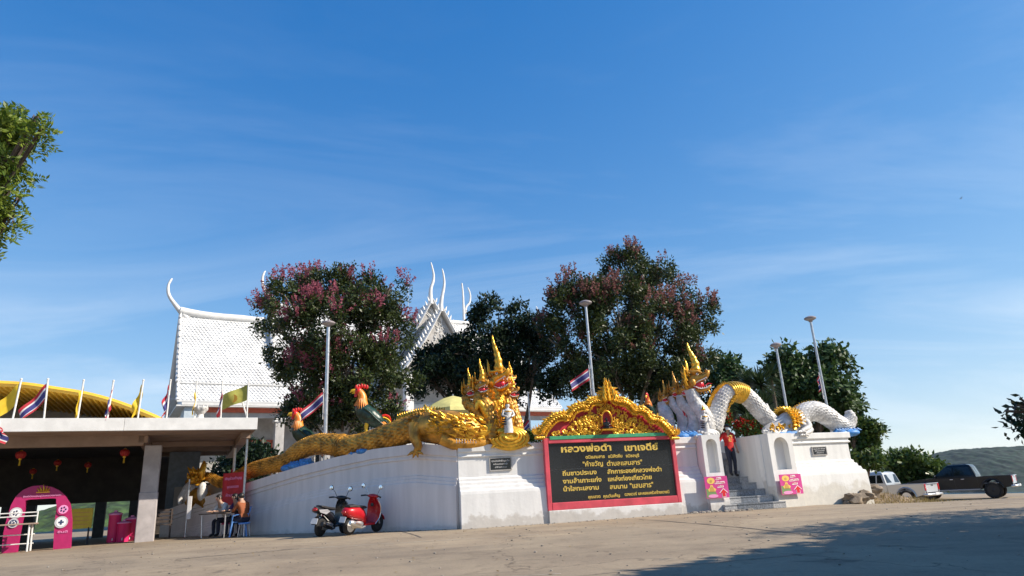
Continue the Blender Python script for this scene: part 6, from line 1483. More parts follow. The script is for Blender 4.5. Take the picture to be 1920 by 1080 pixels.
    for (tx, ty, lean) in trunks:
        b0 = B + Vector((tx, ty, 0)); cz = min(c[0][2] - c[1][2] * .3 for c in clumps); near = sorted(clumps, key=lambda c: (Vector(c[0]) - b0 - Vector(lean)).length)[0]
        topv = Vector(near[0]) + Vector((0, 0, near[1][2] * .3)); midv = b0.lerp(topv, .45) + Vector((rng.uniform(-.2, .2), rng.uniform(-.2, .2), 0))
        b = MB(); c = catmull([b0 + Vector((0, 0, -.3)), b0 + Vector((0, 0, .3)), midv, topv], 6); b.tube(c, [max(.02, limb_r * 1.5 * (1 - .8 * i / (len(c) - 1)) * (1.35 if i < 2 else 1)) for i in range(len(c))], 9); b.build('trunk', bark, root, sm=60)
    for c in clumps:
        s = B + Vector((trunks[0][0], trunks[0][1], 0)); tgt = Vector(c[0]); fork = s.lerp(Vector(c[0]), .45); fork.x = s.x + (tgt.x - s.x) * .2; fork.y = s.y + (tgt.y - s.y) * .2
        b = MB(); cc = catmull([fork, fork.lerp(tgt, .5) + Vector((0, 0, .2)), tgt, tgt + (tgt - fork).normalized() * c[1][0] * .35], 4); b.tube(cc, [max(.012, limb_r * .75 * (1 - i / len(cc))) for i in range(len(cc))], 6)
        for q in range(7):
            e = tgt + Vector((rng.uniform(-1, 1) * c[1][0], rng.uniform(-1, 1) * c[1][1], rng.uniform(-.4, 1) * c[1][2])) * .8; b.tube([fork.lerp(tgt, rng.uniform(.4, 1)), tgt.lerp(e, .5) + Vector((0, 0, .1)), e], [limb_r * .3, limb_r * .18, .008], 5)
        b.build('limb', bark, root, sm=60)
    return root
def cl(lst, Y, dep=.8, seed=0):
    """pixel circles (x, y, rx, ry[, dY]) at distance Y"""
    r = random.Random(seed); out_ = []
    for q in lst:
        x, y, rx, ry = q[:4]; dy = q[4] if len(q) > 4 else r.uniform(-1, 1) * dep * 1.2
        p = P(x, y, Y + dy); s = Y / F_PX * 1.04; out_.append((p, (rx * s, (rx + ry) / 2 * s * dep, ry * s)))
    return out_
M_['leafmyrtle'] = leaf_mat('myrtle_leaf', (.016, .030, .012), (.070, .095, .020)); M_['blossom'] = leaf_mat('pink_blossom', (.24, .05, .08), (.46, .15, .20), .7, .4); M_['blossom2'] = leaf_mat('dusty_pink_blossom', (.15, .06, .055), (.34, .15, .13), .7, .4)
M_['leafdark'] = leaf_mat('dark_leaf', (.010, .022, .012), (.028, .052, .018)); M_['leafglossy'] = leaf_mat('broad_leaf', (.022, .050, .014), (.065, .12, .028), .55); M_['leafbright'] = leaf_mat('bright_leaf', (.06, .12, .014), (.24, .30, .04), .4, .45)
M_['leafshrub'] = leaf_mat('shrub_leaf', (.03, .065, .012), (.10, .15, .03), .4); M_['spike'] = leaf_mat('sword_leaf', (.020, .040, .018), (.060, .095, .035), .35, .2)
# pink-flowering tree on the left
c1 = cl([(560, 575, 60, 50), (618, 534, 60, 36), (685, 580, 52, 48), (728, 548, 26, 34), (540, 635, 58, 55), (640, 620, 85, 65, -1.2), (720, 640, 52, 60), (575, 700, 60, 55), (650, 700, 85, 60, -1.0), (735, 700, 40, 50), (600, 755, 60, 38), (680, 758, 60, 36), (505, 590, 30, 30), (555, 772, 30, 32)], 26.2, .8, 1)
tz = lambda x, y, Y: (lambda p: (p.x, p.y, ZTER))(P(x, y, Y))
selp = lambda p, d: d[2] > -.15 or d[0] > .5
make_tree('flowering_tree', 'bushy tree covered in bright pink blossom before the white roof', c1, tz(640, 810, 26.2), [(0, 0, (0, 0, 3)), (.25, .1, (1, 0, 3)), (-.3, .1, (-1, 0, 3)), (.5, -.1, (2, 0, 2))], 3600, 15, .15, .036, M_['leafmyrtle'], M_['barkpale'], 21, .13, sub=190, sub_r=.42, bfrac=.5, blossoms=(640, M_['blossom'], .50, .05, lambda p, d: (d[2] > .0 or abs(d[0]) > .6) and True), limb_r=.09)
c3 = cl([(1185, 515, 60, 45), (1240, 540, 48, 42), (1110, 545, 42, 30), (1080, 585, 55, 45), (1160, 590, 80, 60, -1), (1240, 600, 70, 55), (1300, 585, 38, 38), (1065, 650, 50, 50), (1140, 665, 80, 55, -1.2), (1230, 665, 75, 55, -1), (1295, 650, 42, 50), (1090, 700, 50, 32), (1250, 710, 60, 28), (1180, 712, 60, 26), (1035, 640, 25, 40)], 27.5, .8, 2)
make_tree('flowering_tree', 'large round tree with sparse dusty pink blossom behind the gilded gable', c3, tz(1185, 760, 27.5), [(0, 0, (0, 0, 3)), (.35, .1, (1, 0, 3)), (-.5, .1, (-1, 0, 3)), (-1.0, .3, (-2, 0, 2)), (.7, .2, (2, 0, 3))], 4400, 15, .15, .036, M_['leafmyrtle'], M_['barkpale'], 22, .13, sub=270, sub_r=.42, bfrac=.5, blossoms=(560, M_['blossom2'], .46, .045, lambda p, d: (d[2] > .25) or (d[0] > .5 and d[2] > -.3)), limb_r=.10)
c2 = cl([(935, 610, 50, 40), (878, 640, 42, 36), (985, 625, 38, 40), (828, 682, 36, 32), (890, 675, 70, 50, -.8), (965, 680, 60, 50), (1005, 690, 40, 48), (840, 715, 55, 32), (925, 720, 60, 28), (800, 705, 24, 24), ], 29.5, .8, 3)
make_tree('shade_tree', 'dark green leafy tree standing behind the golden serpent heads', c2, tz(900, 790, 29.5), [(0, 0, (0, 0, 3)), (1.4, .4, (2, 0, 3))], 2300, 15, .17, .05, M_['leafdark'], M_['bark'], 23, .14, limb_r=.12, sub=95, sub_r=.5)
c4 = cl([(1510, 690, 48, 32), (1475, 700, 30, 28), (1550, 700, 40, 34), (1490, 735, 45, 32), (1540, 745, 55, 35), (1580, 745, 30, 30), (1455, 740, 28, 30), (1520, 785, 60, 28), (1585, 775, 24, 22)], 33, .8, 4)
make_tree('broadleaf_tree', 'round broad-leaved tree behind the white serpent tail', c4, (lambda p: (p.x, p.y, ZTER))(P(1525, 800, 33)), [(0, 0, (0, 0, 3))], 1250, 13, .27, .085, M_['leafglossy'], M_['bark'], 24, .18, limb_r=.13, droop=.5, sub=75, sub_r=.6)
c5_ = cl([(1355, 695, 26, 22), (1350, 730, 30, 26), (1372, 725, 24, 26), (1335, 760, 24, 26), (1250, 765, 26, 24), (1262, 740, 18, 16)], 36, .8, 5)
make_tree('broadleaf_tree', 'smaller dark broad-leaved tree behind the many serpent heads', c5_, (lambda p: (p.x, p.y, ZTER))(P(1352, 800, 36)), [(0, 0, (0, 0, 2))], 650, 13, .26, .08, M_['leafglossy'], M_['bark'], 25, .18, limb_r=.11, droop=.5, sub=45, sub_r=.55)
c6 = cl([(1616, 812, 18, 22), (1622, 842, 18, 20), (1600, 862, 14, 16), (1600, 838, 14, 24), (1636, 858, 10, 12), (1640, 806, 10, 10)], 29, .8, 6)
make_tree('roadside_shrub', 'tall leafy shrub growing at the end of the worn white wall', c6, (lambda p: (p.x, p.y, ground_z(p.x, p.y)))(P(1620, 920, 29)), [(0, 0, (0, 0, 2)), (.3, .2, (0, 0, 2))], 520, 13, .20, .065, M_['leafshrub'], M_['bark'], 26, .15, cat='shrub', limb_r=.06, hole=.3, droop=.3)
c7 = cl([(1680, 875, 22, 18), (1705, 868, 22, 16), (1735, 880, 22, 16), (1752, 893, 16, 14), (1690, 895, 30, 16)], 44, .8, 7)
make_tree('roadside_shrub', 'low bright green shrub behind the parked pickup trucks', c7, (lambda p: (p.x, p.y, ground_z(p.x, p.y)))(P(1710, 925, 44)), [(0, 0, (0, 0, 2))], 520, 12, .30, .10, M_['leafshrub'], M_['bark'], 27, .26, cat='shrub', limb_r=.06, hole=.25)
c8 = cl([(460, 858, 34, 24), (435, 875, 26, 26), (485, 868, 26, 26), (410, 895, 24, 24), (455, 890, 36, 20)], 38, .8, 8)
make_tree('shade_tree', 'dark tree seen between pavilion roof and temple wall', c8, (lambda p: (p.x, p.y, ZTER))(P(450, 935, 38)), [(0, 0, (0, 0, 2))], 520, 13, .26, .08, M_['leafdark'], M_['bark'], 28, .26, limb_r=.10, hole=.2)
# near tree whose boughs reach in from the left, and the trees standing right of the yard
c9 = cl([(x_ - 22, y_ + 8, a_, b_, c_) for x_, y_, a_, b_, c_ in [(8, 205, 22, 18, 0), (35, 215, 22, 20, -.2), (15, 240, 30, 18, .2), (60, 225, 20, 16, 0), (85, 222, 20, 14, -.3), (98, 245, 10, 12, -.3), (75, 258, 24, 16, 0), (45, 262, 26, 16, .2), (5, 285, 24, 20, 0), (35, 300, 22, 20, -.2), (52, 318, 12, 10, 0), (15, 325, 24, 16, .2), (8, 362, 18, 18, 0), (32, 362, 18, 16, -.2), (55, 372, 9, 9, 0), (15, 388, 24, 18, .1), (40, 405, 16, 16, 0), (2, 440, 14, 22, 0), (-30, 230, 40, 40, .3), (-40, 310, 45, 45, 0), (-35, 385, 40, 40, .2), (-120, 260, 70, 70, .5), (-130, 380, 75, 65, .2), (-220, 300, 90, 100, .4), (-120, 180, 60, 50, .4)]], 10.5, .8, 9)
tb_ = (-11.2, 11.0, ground_z(-11.2, 11.0))
make_tree('yard_tree', 'bright green feathery tree whose boughs hang high over the yard', c9, tb_, [(0, 0, (0, 0, 5))], 3400, 14, .11, .020, M_['leafbright'], M_['bark'], 29, .06, limb_r=.05, hole=.26, droop=.5, shell=.3, hscale=1.6, pinnate=.24)
def free(lst): return [(Vector(c), r) for c, r in lst]
c10 = free([((10.6, 11.6, 3.0), (1.25, 1.0, .55)), ((12.2, 11.2, 3.9), (1.6, 1.4, .8)), ((13.5, 11, 5.2), (2.2, 2.2, 1.3)), ((15, 10, 6.6), (2.6, 2.6, 1.5)), ((16, 12, 5.2), (2.4, 2.4, 1.4))])
c10[0] = (P(1912, 772, 12.0), (.36, .4, .30)); c10.append((P(1955, 790, 12.0), (.5, .5, .35)))
make_tree('roadside_tree', 'dark tree at the road side with a low bough over parked trucks', c10, (15.2, 10.6, ground_z(15.2, 10.6)), [(0, 0, (0, 0, 5))], 1900, 13, .12, .036, M_['leafdark'], M_['bark'], 30, .13, limb_r=.10, hole=.2)
c11 = free([((11.5, 4.5, 6.4), (2.3, 2.3, 1.3)), ((13.5, 5.5, 7.2), (2.6, 2.4, 1.5)), ((12.0, 7.0, 6.0), (2.2, 2.0, 1.2)), ((15.5, 7.5, 7.0), (2.6, 2.5, 1.5)), ((9.6, 3.2, 5.6), (1.8, 1.8, 1.0)), ((14, 2.6, 6.6), (2.4, 2.2, 1.3)), ((11.0, 1.2, 6.0), (2.2, 2.0, 1.2))])
make_tree('roadside_tree', 'spreading tree beside the yard casting shade over the concrete', c11, (13.2, 4.6, ground_z(13.2, 4.6)), [(0, 0, (0, 0, 5))], 3400, 12, .36, .14, M_['leafdark'], M_['bark'], 31, .3, limb_r=.2)
# sword-leaved plants behind the stair
def sword_plant(c, R, n, seed, label, stem=True, base_z=None):
    rng = np.random.default_rng(seed); c = Vector(c); root = thing('sword_plant', (c.x, c.y, base_z if base_z is not None else c.z), label, 'plant', None)
    vs = []; fs = []
    for i in range(n):
        a = rng.uniform(0, 2 * pi); el = rng.uniform(-.5, 1.35); d = Vector((cos(a) * cos(el), sin(a) * cos(el), sin(el))); L = R * rng.uniform(.75, 1.1); s = d.cross(Vector((0, 0, 1))); s = s.normalized() if s.length > .01 else Vector((1, 0, 0)); w = R * .035
        k0 = len(vs)
        for q in range(5):
            t = q / 4; p = c + d * (L * t) + Vector((0, 0, -.22 * L * t * t)); ww = w * (1 - t) ** .6 + .002; vs += [p + s * ww, p - s * ww + Vector((0, 0, .0))]
        for q in range(4): fs.append((k0 + 2 * q, k0 + 2 * q + 1, k0 + 2 * q + 3, k0 + 2 * q + 2))
    b = MB(); b.add(vs, fs); b.build('leaves', M_['spike'], root, recalc=False)
    if stem: b = MB(); b.tube([Vector((c.x, c.y, base_z)), c], [.10, .07], 8); b.build('stem', M_['bark'], root)
for i, (x, y, Y, R, lab) in enumerate(((1398, 778, 26.5, 1.05, 'big spiky sword-leaved plant low behind the stair under the white arch'), (1425, 722, 29, .95, 'tall sword-leaved plant rising behind the white serpent arch'), (1402, 718, 30, .8, 'sword-leaved crown peeping over top of white serpent arch'), (1445, 705, 31, .8, 'sword-leaved crown beside the shorter lamp pole'), (1432, 765, 27.5, .9, 'sword-leaved plant between the white arch and the dragon trunk'), (1375, 765, 28, .9, 'sword-leaved plant behind the head of the stairs'), (1412, 800, 25.5, .8, 'low sword-leaved plant at the rim of the stair side wall'))):
    sword_plant(P(x, y, Y), R * 1.15, 230, 40 + i, lab, True, ZTER)
M_['redflower'] = leaf_mat('red_flower', (.35, .012, .010), (.60, .03, .02), .6, .3)
for i, (lst, Yf, lab) in enumerate((([(1352, 788, 14, 16, 0), (1345, 772, 10, 12, 0)], 24.6, 'red flowering bush at the head of the stairs'), ([(1408, 806, 12, 8, 0), (1425, 804, 12, 9, 0), (1390, 800, 8, 8, 0)], 24.4, 'low red flowering bush along the stair side wall'))):
    cf = cl(lst, Yf, .8, 50 + i); make_tree('flowering_bush', lab, cf, (cf[0][0].x, cf[0][0].y, ZTER), [(0, 0, (0, 0, 1))], 260, 10, .11, .035, M_['leafshrub'], M_['bark'], 51 + i, .10, cat='bush', blossoms=(110, M_['redflower'], .14, .05, lambda p, d: True), limb_r=.03)
# little green shrub on the pedestal by the golden heads
c12 = cl([(1000, 818, 12, 7, 0), (988, 820, 9, 6, 0), (1012, 820, 7, 5, 0)], 22.2, .8, 12)
make_tree('potted_shrub', 'small clipped green shrub behind the pedestal beside the sign', c12, (P(1000, 826, 22.2).x, 22.2, ZTER), [(0, 0, (0, 0, 1))], 220, 9, .07, .025, M_['leafshrub'], M_['bark'], 33, .07, cat='shrub', limb_r=.03)
# earth bank, rocks and dry grass at the wall end
def bank():
    b = MB(); n = 26; m_ = 14; c0 = P(1610, 948, 23.2); vs = []
    for j in range(m_ + 1):
        for i in range(n + 1):
            u, v = i / n, j / m_; x = c0.x - .9 + 4.8 * u; y = c0.y - .9 + 4.0 * v
            h = .62 * max(0, 1 - abs(u - .42) * 2.3) ** .7 * smooth(v * 2.2) if v < .8 else .5 * max(0, 1 - abs(u - .42) * 2.3) * (1 - v) * 5
            vs.append((x, y, ground_z(x, y) - .10 + h + .10 * mnoise.noise(Vector((x * 1.7, y * 1.7, 0))) ))
    b.add(vs, [(j * (n + 1) + i, j * (n + 1) + i + 1, (j + 1) * (n + 1) + i + 1, (j + 1) * (n + 1) + i) for j in range(m_) for i in range(n)])
    o = b.build('earth_bank', M_['dirt'], sm=180); o['kind'] = 'structure'; return c0
c0 = bank()
rock_lab = ('large brown boulder against the foot of worn wall', 'flat broken rock on top of the earth bank', 'small rock at the edge of the concrete yard', 'pointed rock behind the boulder by worn wall', 'lump of rubble beside the silver pickup')
for i, (x, y, r, Yr) in enumerate(((1603, 938, .33, 22.0), (1630, 922, .40, 23.6), (1588, 945, .13, 21.9), (1622, 930, .26, 22.4), (1648, 938, .16, 23.6))):
    p = P(x, y, Yr); tag(rock((p.x, p.y, p.z), r, M_['rock'], 'rock', None, .62, i + 2, 3), rock_lab[i], 'rock')
rng = np.random.default_rng(77); M_['drygrass'] = leaf_mat('dry_grass', (.20, .14, .05), (.34, .27, .11), .8, .3)
n = 2600; gx = c0.x - .8 + 5.2 * rng.random(n); gy = c0.y - .8 + 3.2 * rng.random(n)
keep = (np.abs(gx - c0.x - 1.4) / 3.2 + rng.random(n) * .5) < 1; gx, gy = gx[keep], gy[keep]
gz = np.array([ground_z(a, b_) + .45 * max(0, 1 - abs((a - c0.x + .9) / 4.8 - .42) * 2.3) ** .7 * smooth((b_ - c0.y + .9) / 4 * 2.2) - .06 for a, b_ in zip(gx, gy)])
v, f = leaves(np.stack([gx, gy, gz], 1), rng.normal(size=(len(gx), 3)) * .45 + np.array([0, 0, 1]), .17, .010, rng); stuff(tag(raw_mesh('dry_grass', v, f, M_['drygrass']), 'dry straw-coloured grass on the earth bank by worn wall', 'grass'))

# fallen leaves on the yard
rg3 = np.random.default_rng(8); nl = 150; lx = rg3.uniform(-9, 10, nl); ly = rg3.uniform(9.5, 18.5, nl); kp = (lx > -1.6) & (ly < 18.3) | (lx <= -1.6) & (ly < 18)
lx, ly = lx[kp], ly[kp]; lz = np.array([ground_z(a, b_) + .035 * mnoise.noise(Vector((a * .22, b_ * .22, 3))) + .012 for a, b_ in zip(lx, ly)])
dv = rg3.normal(size=(len(lx), 3)); dv[:, 2] *= .15
v, f = leaves(np.stack([lx, ly, lz], 1), dv, .055, .018, rg3, npref=np.tile(np.array([0, 0, 3.0]), (len(lx), 1))); stuff(tag(raw_mesh('fallen_leaves', v, f, M_['deadleaf']), 'dry fallen leaves lying about the concrete yard', 'leaves'))
# ================================================================ scooters
def wheel_parts(root, c, r, w, axis, mt, mr, spokes=6, name='wheel', rimr=.66, hub=.14):
    """tyre with tread shoulders, rim ring, spokes and hub"""
    c = Vector(c); ax = Vector(axis).normalized(); n1, n2 = perp(ax); R = Matrix((n1, n2, ax)).transposed()
    b = MB(); b.lathe([(r * rimr, -w * .42), (r * .86, -w * .5), (r * .97, -w * .34), (r, -w * .12), (r, w * .12), (r * .97, w * .34), (r * .86, w * .5), (r * rimr, w * .42)], c, 28, R=R)
    b.f = b.f[:-2] if False else b.f
    t = b.build(name, mt, root, sm=50)
    b = MB(); b.lathe([(r * rimr * 1.01, -w * .44), (r * rimr * .86, -w * .40), (r * rimr * .84, 0), (r * rimr * .86, w * .40), (r * rimr * 1.01, w * .44)], c, 28, R=R)
    b.build('rim', mr, t, sm=50); b = MB(); b.lathe([(r * hub * .6, -w * .52), (r * hub, -w * .45), (r * hub, w * .45), (r * hub * .6, w * .52)], c, 14, R=R)
    for k in range(spokes):
        a = 2 * pi * k / spokes; d = n1 * cos(a) + n2 * sin(a); b.tube([c + d * r * hub * .7, c + d * r * rimr * .9], [r * .085, r * .06], 6)
    b.build('spokes', mr, t, sm=50); return t
def place(root, loc, rz, lean=0):
    root.rotation_euler = (lean, 0, rz); root.location = loc
M_['scootred'] = mat('red_metallic_paint', (.50, .008, .015), .32, .2, coat=.35); M_['scootblack'] = mat('black_gloss_paint', (.012, .012, .014), .25, coat=.6); M_['scootgrey'] = mat('silver_grey_paint', (.42, .42, .44), .35, .3)
M_['whitewall'] = mat('white_wall_rim', (.68, .67, .64), .4, var=.1); M_['silver'] = mat('cast_aluminium', (.62, .62, .62), .35, .8); M_['mirror'] = mat('mirror_glass', (.55, .65, .8), .05, 1.0)
M_['taillight'] = mat('tail_light_red', (.45, .01, .012), .2, coat=.5); M_['plate'] = mat('plate_white', (.6, .6, .6), .5); M_['seat'] = mat('seat_vinyl', (.02, .018, .018), .55, bump=.1)
def scooter(label, retro, paint):
    o = Vector((0, 0, 0)); root = thing('scooter', (0, 0, 0), label, 'scooter'); r = .255
    wheel_parts(root, (-.62, 0, r), r, .12, (0, 1, 0), M_['rubber'], M_['whitewall'] if retro else M_['black'], 5, 'rear_wheel', .66, .2); wheel_parts(root, (.64, 0, r), r, .11, (0, 1, 0), M_['rubber'], M_['black'] if retro else M_['silver'], 5, 'front_wheel', .66, .2)
    def rgx(x, z, wy, h, n=14, p=2.6): return [Vector((x, wy * math.copysign(abs(cos(t)) ** (2 / p), cos(t)), z + h * math.copysign(abs(sin(t)) ** (2 / p), sin(t)))) for t in np.linspace(0, 2 * pi, n + 1)[:-1]]
    # rear body
    b = MB()
    if retro: b.loft([rgx(*q) for q in ((-.93, .66, .06, .05), (-.86, .64, .15, .12), (-.66, .62, .20, .17), (-.42, .60, .21, .19), (-.22, .54, .20, .19), (-.10, .42, .17, .16), (-.05, .34, .12, .08))])
    else: b.loft([rgx(*q) for q in ((-1.0, .80, .05, .04), (-.90, .76, .10, .08), (-.66, .68, .15, .11), (-.42, .58, .17, .15), (-.22, .50, .17, .17), (-.08, .38, .15, .13))])
    body = b.build('body', paint if retro else M_['scootblack'], root, sm=60)
    if not retro:
        for s in (-1, 1): b = MB(); b.prism([(-.98, .115 * s, .76), (-.62, .165 * s, .76), (-.48, .175 * s, .70), (-.66, .17 * s, .62), (-.92, .13 * s, .68)], (0, .012 * s, 0)); b.build('side_panel', M_['scootgrey'], body, bevel=.005)
    b = MB(); b.loft([rgx(*q) for q in ((-.82, .80 if retro else .84, .10, .03), (-.6, .80, .15, .05), (-.3, .755, .14, .05), (-.08, .745, .10, .045), (.02, .74, .05, .02))]); b.build('seat', M_['seat'], root, sm=60)
    # floor board, front shield, fender
    b = MB(); b.hexa([(-.12, -.17, .24), (.34, -.16, .24), (.34, .16, .24), (-.12, .17, .24), (-.12, -.18, .31), (.34, -.17, .31), (.34, .17, .31), (-.12, .18, .31)]); b.build('floorboard', paint if retro else M_['scootblack'], root, bevel=.02)
    b = MB(); sh_ = []
    for z, x, w, th in ((.26, .36, .16, .06), (.42, .42, .22, .08), (.62, .45, .235, .11), (.80, .42, .22, .13), (.93, .38, .16, .13), (1.0, .34, .10, .10)):
        sh_.append([Vector((x + th * (1 - (y_ / 1.0) ** 2) * .9 + .02 * sg2, w * y_ , z)) for sg2, ys_ in ((1, np.linspace(-1, 1, 9)), (-1, np.linspace(1, -1, 9))) for y_ in ys_])
        for q in range(9, 18): sh_[-1][q].x -= th * (1 - (np.linspace(1, -1, 9)[q - 9]) ** 2) * .55 + .03
    b.loft(sh_); fs_ = b.build('front_shield', paint if retro else M_['scootblack'], root, sm=60)
    b = MB(); b.lathe([(.0, 0), (.05, .0), (.055, .03), (.0, .035)], (.33, 0, .80), 14, R=Matrix.Rotation(radians(-90), 3, 'Y')); b.build('key_cover', M_['black'], fs_)
    if retro:
        for s in (-1, 1): b = MB(); b.tube(catmull([(.34, .165 * s, .27), (.42, .225 * s, .42), (.45, .24 * s, .62), (.42, .225 * s, .80), (.38, .16 * s, .93)], 4), .012, 6); b.build('shield_trim', M_['chrome'], fs_)
    b = MB(); b.loft([[Vector((.64 + (r + .03) * cos(a) , y_, r + (r + .03) * sin(a))) for y_ in (-.07, -.05, 0, .05, .07)] + [Vector((.64 + (r + .015) * cos(a), y_, r + (r + .015) * sin(a))) for y_ in (.07, .05, 0, -.05, -.07)] for a in np.linspace(.35, 2.5, 12)]); b.build('front_fender', paint if retro else M_['scootblack'], root, sm=60)
    b = MB(); 
    for s in (-1, 1): b.tube([(.64, .085 * s, r), (.50, .07 * s, .55), (.46, .05 * s, .7)], .028, 8)
    b.build('fork', M_['silver'], root)
    # handlebar cowl, bars, grips, levers, mirrors
    b = MB(); b.tube([(.38, 0, .95), (.33, 0, 1.02)], .05, 8); b.loft([[Vector((.32 + .10 * cos(a) * k, y_, 1.05 + .06 * sin(a) * k)) for a in np.linspace(0, 2 * pi, 11)[:-1]] for y_, k in ((-.19, .4), (-.12, .9), (0, 1.15), (.12, .9), (.19, .4))]); b.build('handlebar_cowl', paint if (retro) else M_['black'], root, sm=60)
    for s in (-1, 1):
        b = MB(); b.tube([(.32, .16 * s, 1.05), (.27, .26 * s, 1.06), (.20, .36 * s, 1.04)], .018, 8); b.tube([(.27, .25 * s, 1.06), (.195, .37 * s, 1.04)], .024, 8); b.build('handgrip', M_['black'], root)
        b = MB(); b.tube([(.34, .2 * s, 1.06), (.30, .36 * s, 1.05)], .009, 6); b.build('brake_lever', M_['silver'], root)
        b = MB(); b.tube([(.30, .17 * s, 1.09), (.28, .22 * s, 1.2), (.24, .30 * s, 1.30)], .008, 6); mb_ = b.build('mirror_stem', M_['black'] if not retro else M_['chrome'], root)
        b = MB(); R_ = Matrix.Rotation(radians(90), 3, 'Y'); b.lathe([(.0, .012), (.06, .015), (.075, 0), (.07, -.02), (0, -.03)], (.23, .33 * s, 1.33), 16, R=R_); b.build('mirror_shell', M_['black'] if not retro else M_['chrome'], mb_, sm=50)
        b = MB(); b.lathe([(.0, -.031), (.062, -.027), (.062, -.0268), (0, -.0305)], (.229, .33 * s, 1.33), 16, R=R_); b.build('mirror_glass', M_['mirror'], mb_)
    b = MB(); b.ell((.40, 0, 1.05 if not retro else .98), (.05, .085, .06), 12, 8); b.build('headlight', M_['whitewall'], root, sm=180)
    # tail light, plate, rear fender, exhaust, engine, stand
    b = MB(); b.ell((-.95 if retro else -1.0, 0, .64 if retro else .76), (.03, .09, .045), 12, 8); b.build('tail_light', M_['taillight'], root, sm=180)
    b = MB(); b.box((-.965, 0, .44), (.012, .21, .16), R=Matrix.Rotation(radians(18), 3, 'Y')); b.build('number_plate', M_['plate'], root, bevel=.003)
    b = MB(); b.prism([(-.80, -.06, .56), (-.95, -.06, .50), (-1.0, -.06, .34), (-.97, -.06, .34), (-.90, -.06, .48)], (0, .12, 0)); b.build('rear_fender', M_['black'], root)
    b = MB(); b.tube(catmull([(-.10, -.14, .22), (-.32, -.19, .20), (-.45, -.21, .24)], 3), .028, 8); b.tube(catmull([(-.42, -.22, .25), (-.5, -.225, .28), (-.80, -.23, .36), (-.90, -.23, .38)], 3), interp([.05, .075, .08, .055], 3), 12); ex = b.build('exhaust', M_['silver'] if retro else M_['black'], root, sm=50)
    b = MB(); b.tube([(-.50, -.285, .30), (-.78, -.295, .37)], [.05, .055], 8, flat=.35); b.build('heat_shield', M_['chrome'] if retro else M_['scootgrey'], ex, sm=60)
    b = MB(); b.loft([rgx(*q) for q in ((-.62, .27, .10, .09), (-.4, .28, .13, .12), (-.15, .30, .12, .11))]); b.tube([(-.62, .12, .26), (-.15, .14, .28)], .07, 10); b.build('engine', M_['silver'], root, sm=50)
    b = MB(); b.tube([(-.60, .11, .28), (-.66, .11, .62)], .035, 8); b.build('shock_absorber', M_['chrome'], root)
    b = MB(); b.tube([(-.05, .16, .24), (-.02, .34, .01), (.03, .36, .012)], .012, 6); b.build('side_stand', M_['silver'], root)
    b = MB(); b.box((-.72, -.08, .60), (.1, .02, .05)); b.build('badge', M_['chrome'], root)
    return root
pr_ = P(680, 1000, 18.9); zr_ = lambda x, y: ground_z(x, y) + .01
sc1 = scooter('glossy red retro scooter with white-walled rims parked by white wall', True, M_['scootred']); q = P(680, 1000, 19.4); place(sc1, (q.x, q.y, zr_(q.x, q.y)), radians(64), radians(7)); sc1.scale = (.93,) * 3
sc2 = scooter('black scooter with silver tail parked beside the red scooter', False, M_['scootblack']); q = P(622, 1003, 19.5); place(sc2, (q.x, q.y, zr_(q.x, q.y)), radians(72), radians(6)); sc2.scale = (.93,) * 3

